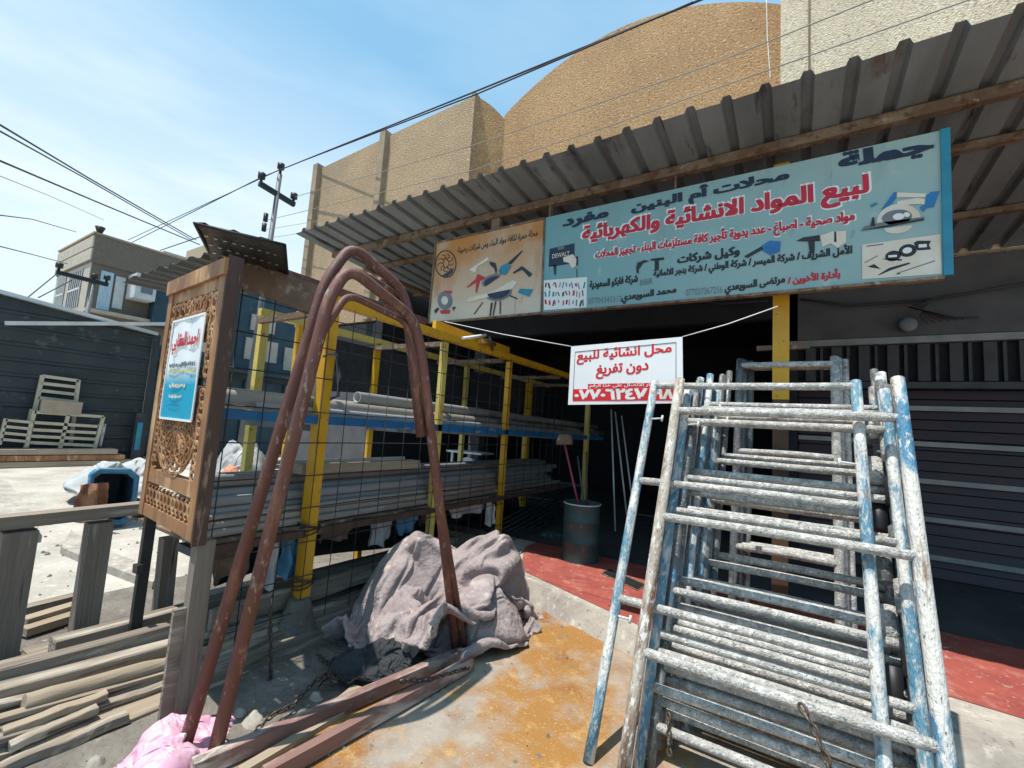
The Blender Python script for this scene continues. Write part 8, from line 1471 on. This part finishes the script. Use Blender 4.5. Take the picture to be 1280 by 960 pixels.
# couplers dangling on the right legs
sl_ = ('topmost', 'second', 'third', 'fourth', 'fifth', 'lowest')
for leg_, (x, dy) in enumerate(((.395, .30), (.462, .21))):
    for k in range(6):
        w = MB(); v = 1.93-.27*k-.11*leg_; v *= FS; q = Vector((x*FS, 2.139+dy*FS+v*math.sin(LEAN), FZ+v*math.cos(LEAN))); d = Vector((0, math.sin(LEAN), math.cos(LEAN)))
        w.tube([q-d*.075, q-d*.07, q+d*.07, q+d*.075], .041, 12, rs=[.034, .041, .041, .034])
        one(w, 'pipe_sleeve', (m_scafD, m_scafB, m_black)[(k+leg_) % 3], sl_[k]+(' pipe sleeve on the inner hidden right leg of the stack' if leg_ == 0 else ' pipe sleeve on the outer hidden right leg of the stack'), 'sleeve', 'pipe sleeves on the frame legs')
fC = frame('scaffold_frame', 'narrow scaffold frame standing on the red floor behind the leaning stack', .67, 2.16, (2.10, 1.35, .6), m_scafD, m_scafB, .03, .026, m_scafB, 'narrow frames behind the stack')
place(fC, -.40, 3.92, SZ, rad(10))
for k in range(2):
    c = copy_tree(fC); c['label'] = ('second narrow scaffold frame just behind the first on the red floor', 'third narrow scaffold frame nearest the yellow post')[k]; place(c, -.37+.05*k, 3.99+.08*k, SZ, rad(10), .02)
chain([at(1000, 880, 1, 2.23), at(1015, 905, 1, 2.19), at(1030, 940, 1, 2.15), at(1042, 975, 1, 2.12)], 'dark chain hanging over the rungs of the stacked frames', .04, .006)
chain([at(835, 890, 1, 2.24), at(837, 905, 1, 2.22), at(836, 930, 1, 2.20), at(838, 955, 1, 2.18)], 'rusty chain tied round the left legs of the stacked frames', .03, .006)

# ================================================================== INSIDE THE SHOP
a, b = at(716, 704, 2, SZ), None
dx, dy = a.x, a.y+.18
dm = thing('oil_drum', 'dark green steel drum standing on the red floor edge', 'drum', (dx, dy, SZ))
P = []
prof = [(0, .205), (.015, .205), (.20, .198), (.212, .208), (.224, .198), (.42, .198), (.432, .208), (.444, .198), (.60, .20), (.612, .206), (.622, .204), (.622, .185), (.40, .18)]
w = MB().grid([[(dx+r*math.cos(2*math.pi*j/32), dy+r*math.sin(2*math.pi*j/32), SZ+h) for j in range(32)] for h, r in prof], len(prof), 32, True, True); w.build('body', m_drum, dm)
w = MB().tube([(dx+.203*math.cos(2*math.pi*j/32), dy+.203*math.sin(2*math.pi*j/32), SZ+.615) for j in range(32)], .008, 6, closed=True); w.build('rim', m_galv, dm)
tl = thing('broom', 'broom with a pink handle and brown head standing in the green drum', 'broom', (dx, dy, SZ+.3))
p1 = at(706, 556, 1, dy); MB().tube([(dx+.03, dy, SZ+.35), p1], .013, 8).build('handle', m_mop, tl)
w = MB().bar(p1+Vector((-.10, 0, .02)), p1+Vector((.09, 0, .035)), .05, .05); w.prism([p1+Vector((-.10, -.02, .04)), p1+Vector((.09, -.02, .055)), p1+Vector((.07, -.02, .12)), p1+Vector((-.07, -.02, .12))], (0, .04, 0)); w.build('head', m_junk, tl)
for (x, y), lb, m_ in (((722, 570), 'dull steel rod leaning in the green drum', m_steeldk), ((733, 565), 'second steel rod leaning at the back of the green drum', m_brownpost)):
    one(MB().tube([(dx+.05, dy+.05, SZ+.35), at(x, y, 1, dy+.1)], .012, 6), 'rod', m_, lb, 'rod')
for k, ((x0, y0), (x1, y1)) in enumerate((((764, 512), (769, 664)), ((769, 515), (784, 650)), ((777, 520), (792, 640)))):
    p = at(x1, y1, 1, 6.0+.15*k); p.z = max(p.z, SZ); one(MB().tube([at(x0, y0, 1, 6.5+.1*k), p], .012, 6), 'thin_rod', m_galv, ('left', 'middle', 'right')[k]+' thin rod leaning in the dark behind the sale banner', 'rod', 'thin rods leaning inside')
rb = random.Random(8)
for k in range(7):
    a, b = at(600+2*k, 700-7*k, 2, .05+.03*k), at(690+3*k, 650-7*k, 2, .25+.05*k)
    one(MB().tube([a, b], .016, 6), 'floor_pipe', m_steeldk, ('lowest', 'second lowest', 'third lowest', 'middle', 'third highest', 'second highest', 'topmost')[k]+' of the dark pipes lying between the quilt and the drum', 'pipe', 'dark pipes behind the quilt')
a = at(668, 690, 2, .02); one(lump(-2.75, 5.5, .0, .34, .28, .22, seed=5.5, amp=.25, fold=.25), 'teal_bag', m_drum, 'dark teal bag on the floor left of the drum', 'bag')
# small cutting machine behind the rack
c_ = at(588, 590, 1, 5.9)
cm = thing('cutting_machine', 'small grey cutting machine with a round guard behind the rack', 'machine', (c_.x, 5.9, 0))
MB().box((c_.x-.4, 5.7, c_.z-.05), (c_.x+.35, 6.15, c_.z)).build('table', m_galv, cm)
for sx in (-.36, .31):
    for y in (5.73, 6.12): MB().bar((c_.x+sx, y, 0), (c_.x+sx, y, c_.z-.05), .05, .05, (0, 1, 0)).build('leg', m_steeldk, cm)
w = MB(); w.prism([(c_.x+.22*math.cos(rad(a)), 5.8, c_.z+.02+.22*math.sin(rad(a))) for a in range(0, 181, 12)], (0, .05, 0)); w.build('blade_guard', m_acwhite, cm)
MB().box((c_.x-.42, 5.75, c_.z+.30), (c_.x+.30, 6.1, c_.z+.33)).build('hood', m_galv, cm)
MB().bar((c_.x-.4, 5.9, c_.z), (c_.x-.4, 5.9, c_.z+.31), .04, .04, (0, 1, 0)).build('hood_post', m_galv, cm)
w = MB()
c_ = at(600, 490, 1, 7.6)
for k in range(22): w.box((c_.x-.14+.006*(k % 2), 7.5, .2+.17*k), (c_.x+.14-.004*(k % 3), 7.7, .36+.17*k))
one(w, 'block_pillar', m_fascia, 'grey concrete block pillar in the dark behind the rack', 'pillar')
# cables and a lamp on the shop wall
yy = 6.9
w = MB(); w.tube([at(x, y, 1, yy) for x, y in ((1000, 374), (1060, 382), (1120, 378), (1165, 374), (1220, 365), (1290, 352))], .018, 6); w.tube([at(x, y, 1, yy) for x, y in ((860, 372), (900, 380), (960, 376))], .012, 6)
for k in range(8): w.tube([at(x, y, 1, yy-.02*k) for x, y in ((1165, 374), (1156-3*k, 384), (1150+6*k, 396), (1160+9*k, 404-k))], .008, 5)
one(w, 'cable_bundle', m_cable, 'tangle of black cables drooping along the grey wall above the shutter', 'cable')
lp = at(1135, 406, 1, yy)
lt_ = thing('wall_lamp', 'round unlit lamp on the wall above the shutter', 'lamp', lp)
P = [[(lp.x+.09*math.sin(a)*math.cos(b), lp.y-.02-.03*math.sin(a)*math.sin(b), lp.z+.09*math.cos(a)) for b in [j*math.pi/6 for j in range(12)]] for a in [i*math.pi/8 for i in range(9)]]
MB().grid(P, 9, 12, True, True).build('globe', m_ink_grey, lt_)
MB().box((lp.x-.05, lp.y-.02, lp.z-.05), (lp.x+.05, lp.y+.1, lp.z+.05)).build('base', m_black, lt_)

# ------------------------------------------------ grit and litter on the ground
w = MB(); rb = random.Random(31)
for k in range(800):
    if k < 320: x, y = rb.uniform(-3.0, 2.2), rb.uniform(.7, 3.5); z = .046 if x > -2.0 else .02
    else: x, y = rb.uniform(-9, -2.2), rb.uniform(.4, 6); z = .004
    if z == .046 and rb.random() < .35: x = rb.gauss(-1.9, .12)
    r = rb.choice((.003, .004, .005, .006, .009, .014)) * (1 if k < 320 else 2)
    p = [(x+r*rb.uniform(.6, 1.3)*math.cos(a), y+r*rb.uniform(.6, 1.3)*math.sin(a), z) for a in (.3, 1.8, 3.4, 5)]
    t_ = (x+rb.uniform(-.3, .3)*r, y+rb.uniform(-.3, .3)*r, z+r*rb.uniform(.6, 1.1))
    w.add(p+[t_], [(0, 1, 4), (1, 2, 4), (2, 3, 4), (3, 0, 4)])
o = w.build('gravel', m_dirt, origin=Vector((0, 0, 0))); o['kind'] = 'stuff'; o['label'] = 'scattered grit and small stones on the yard and dirt'; o['category'] = 'gravel'
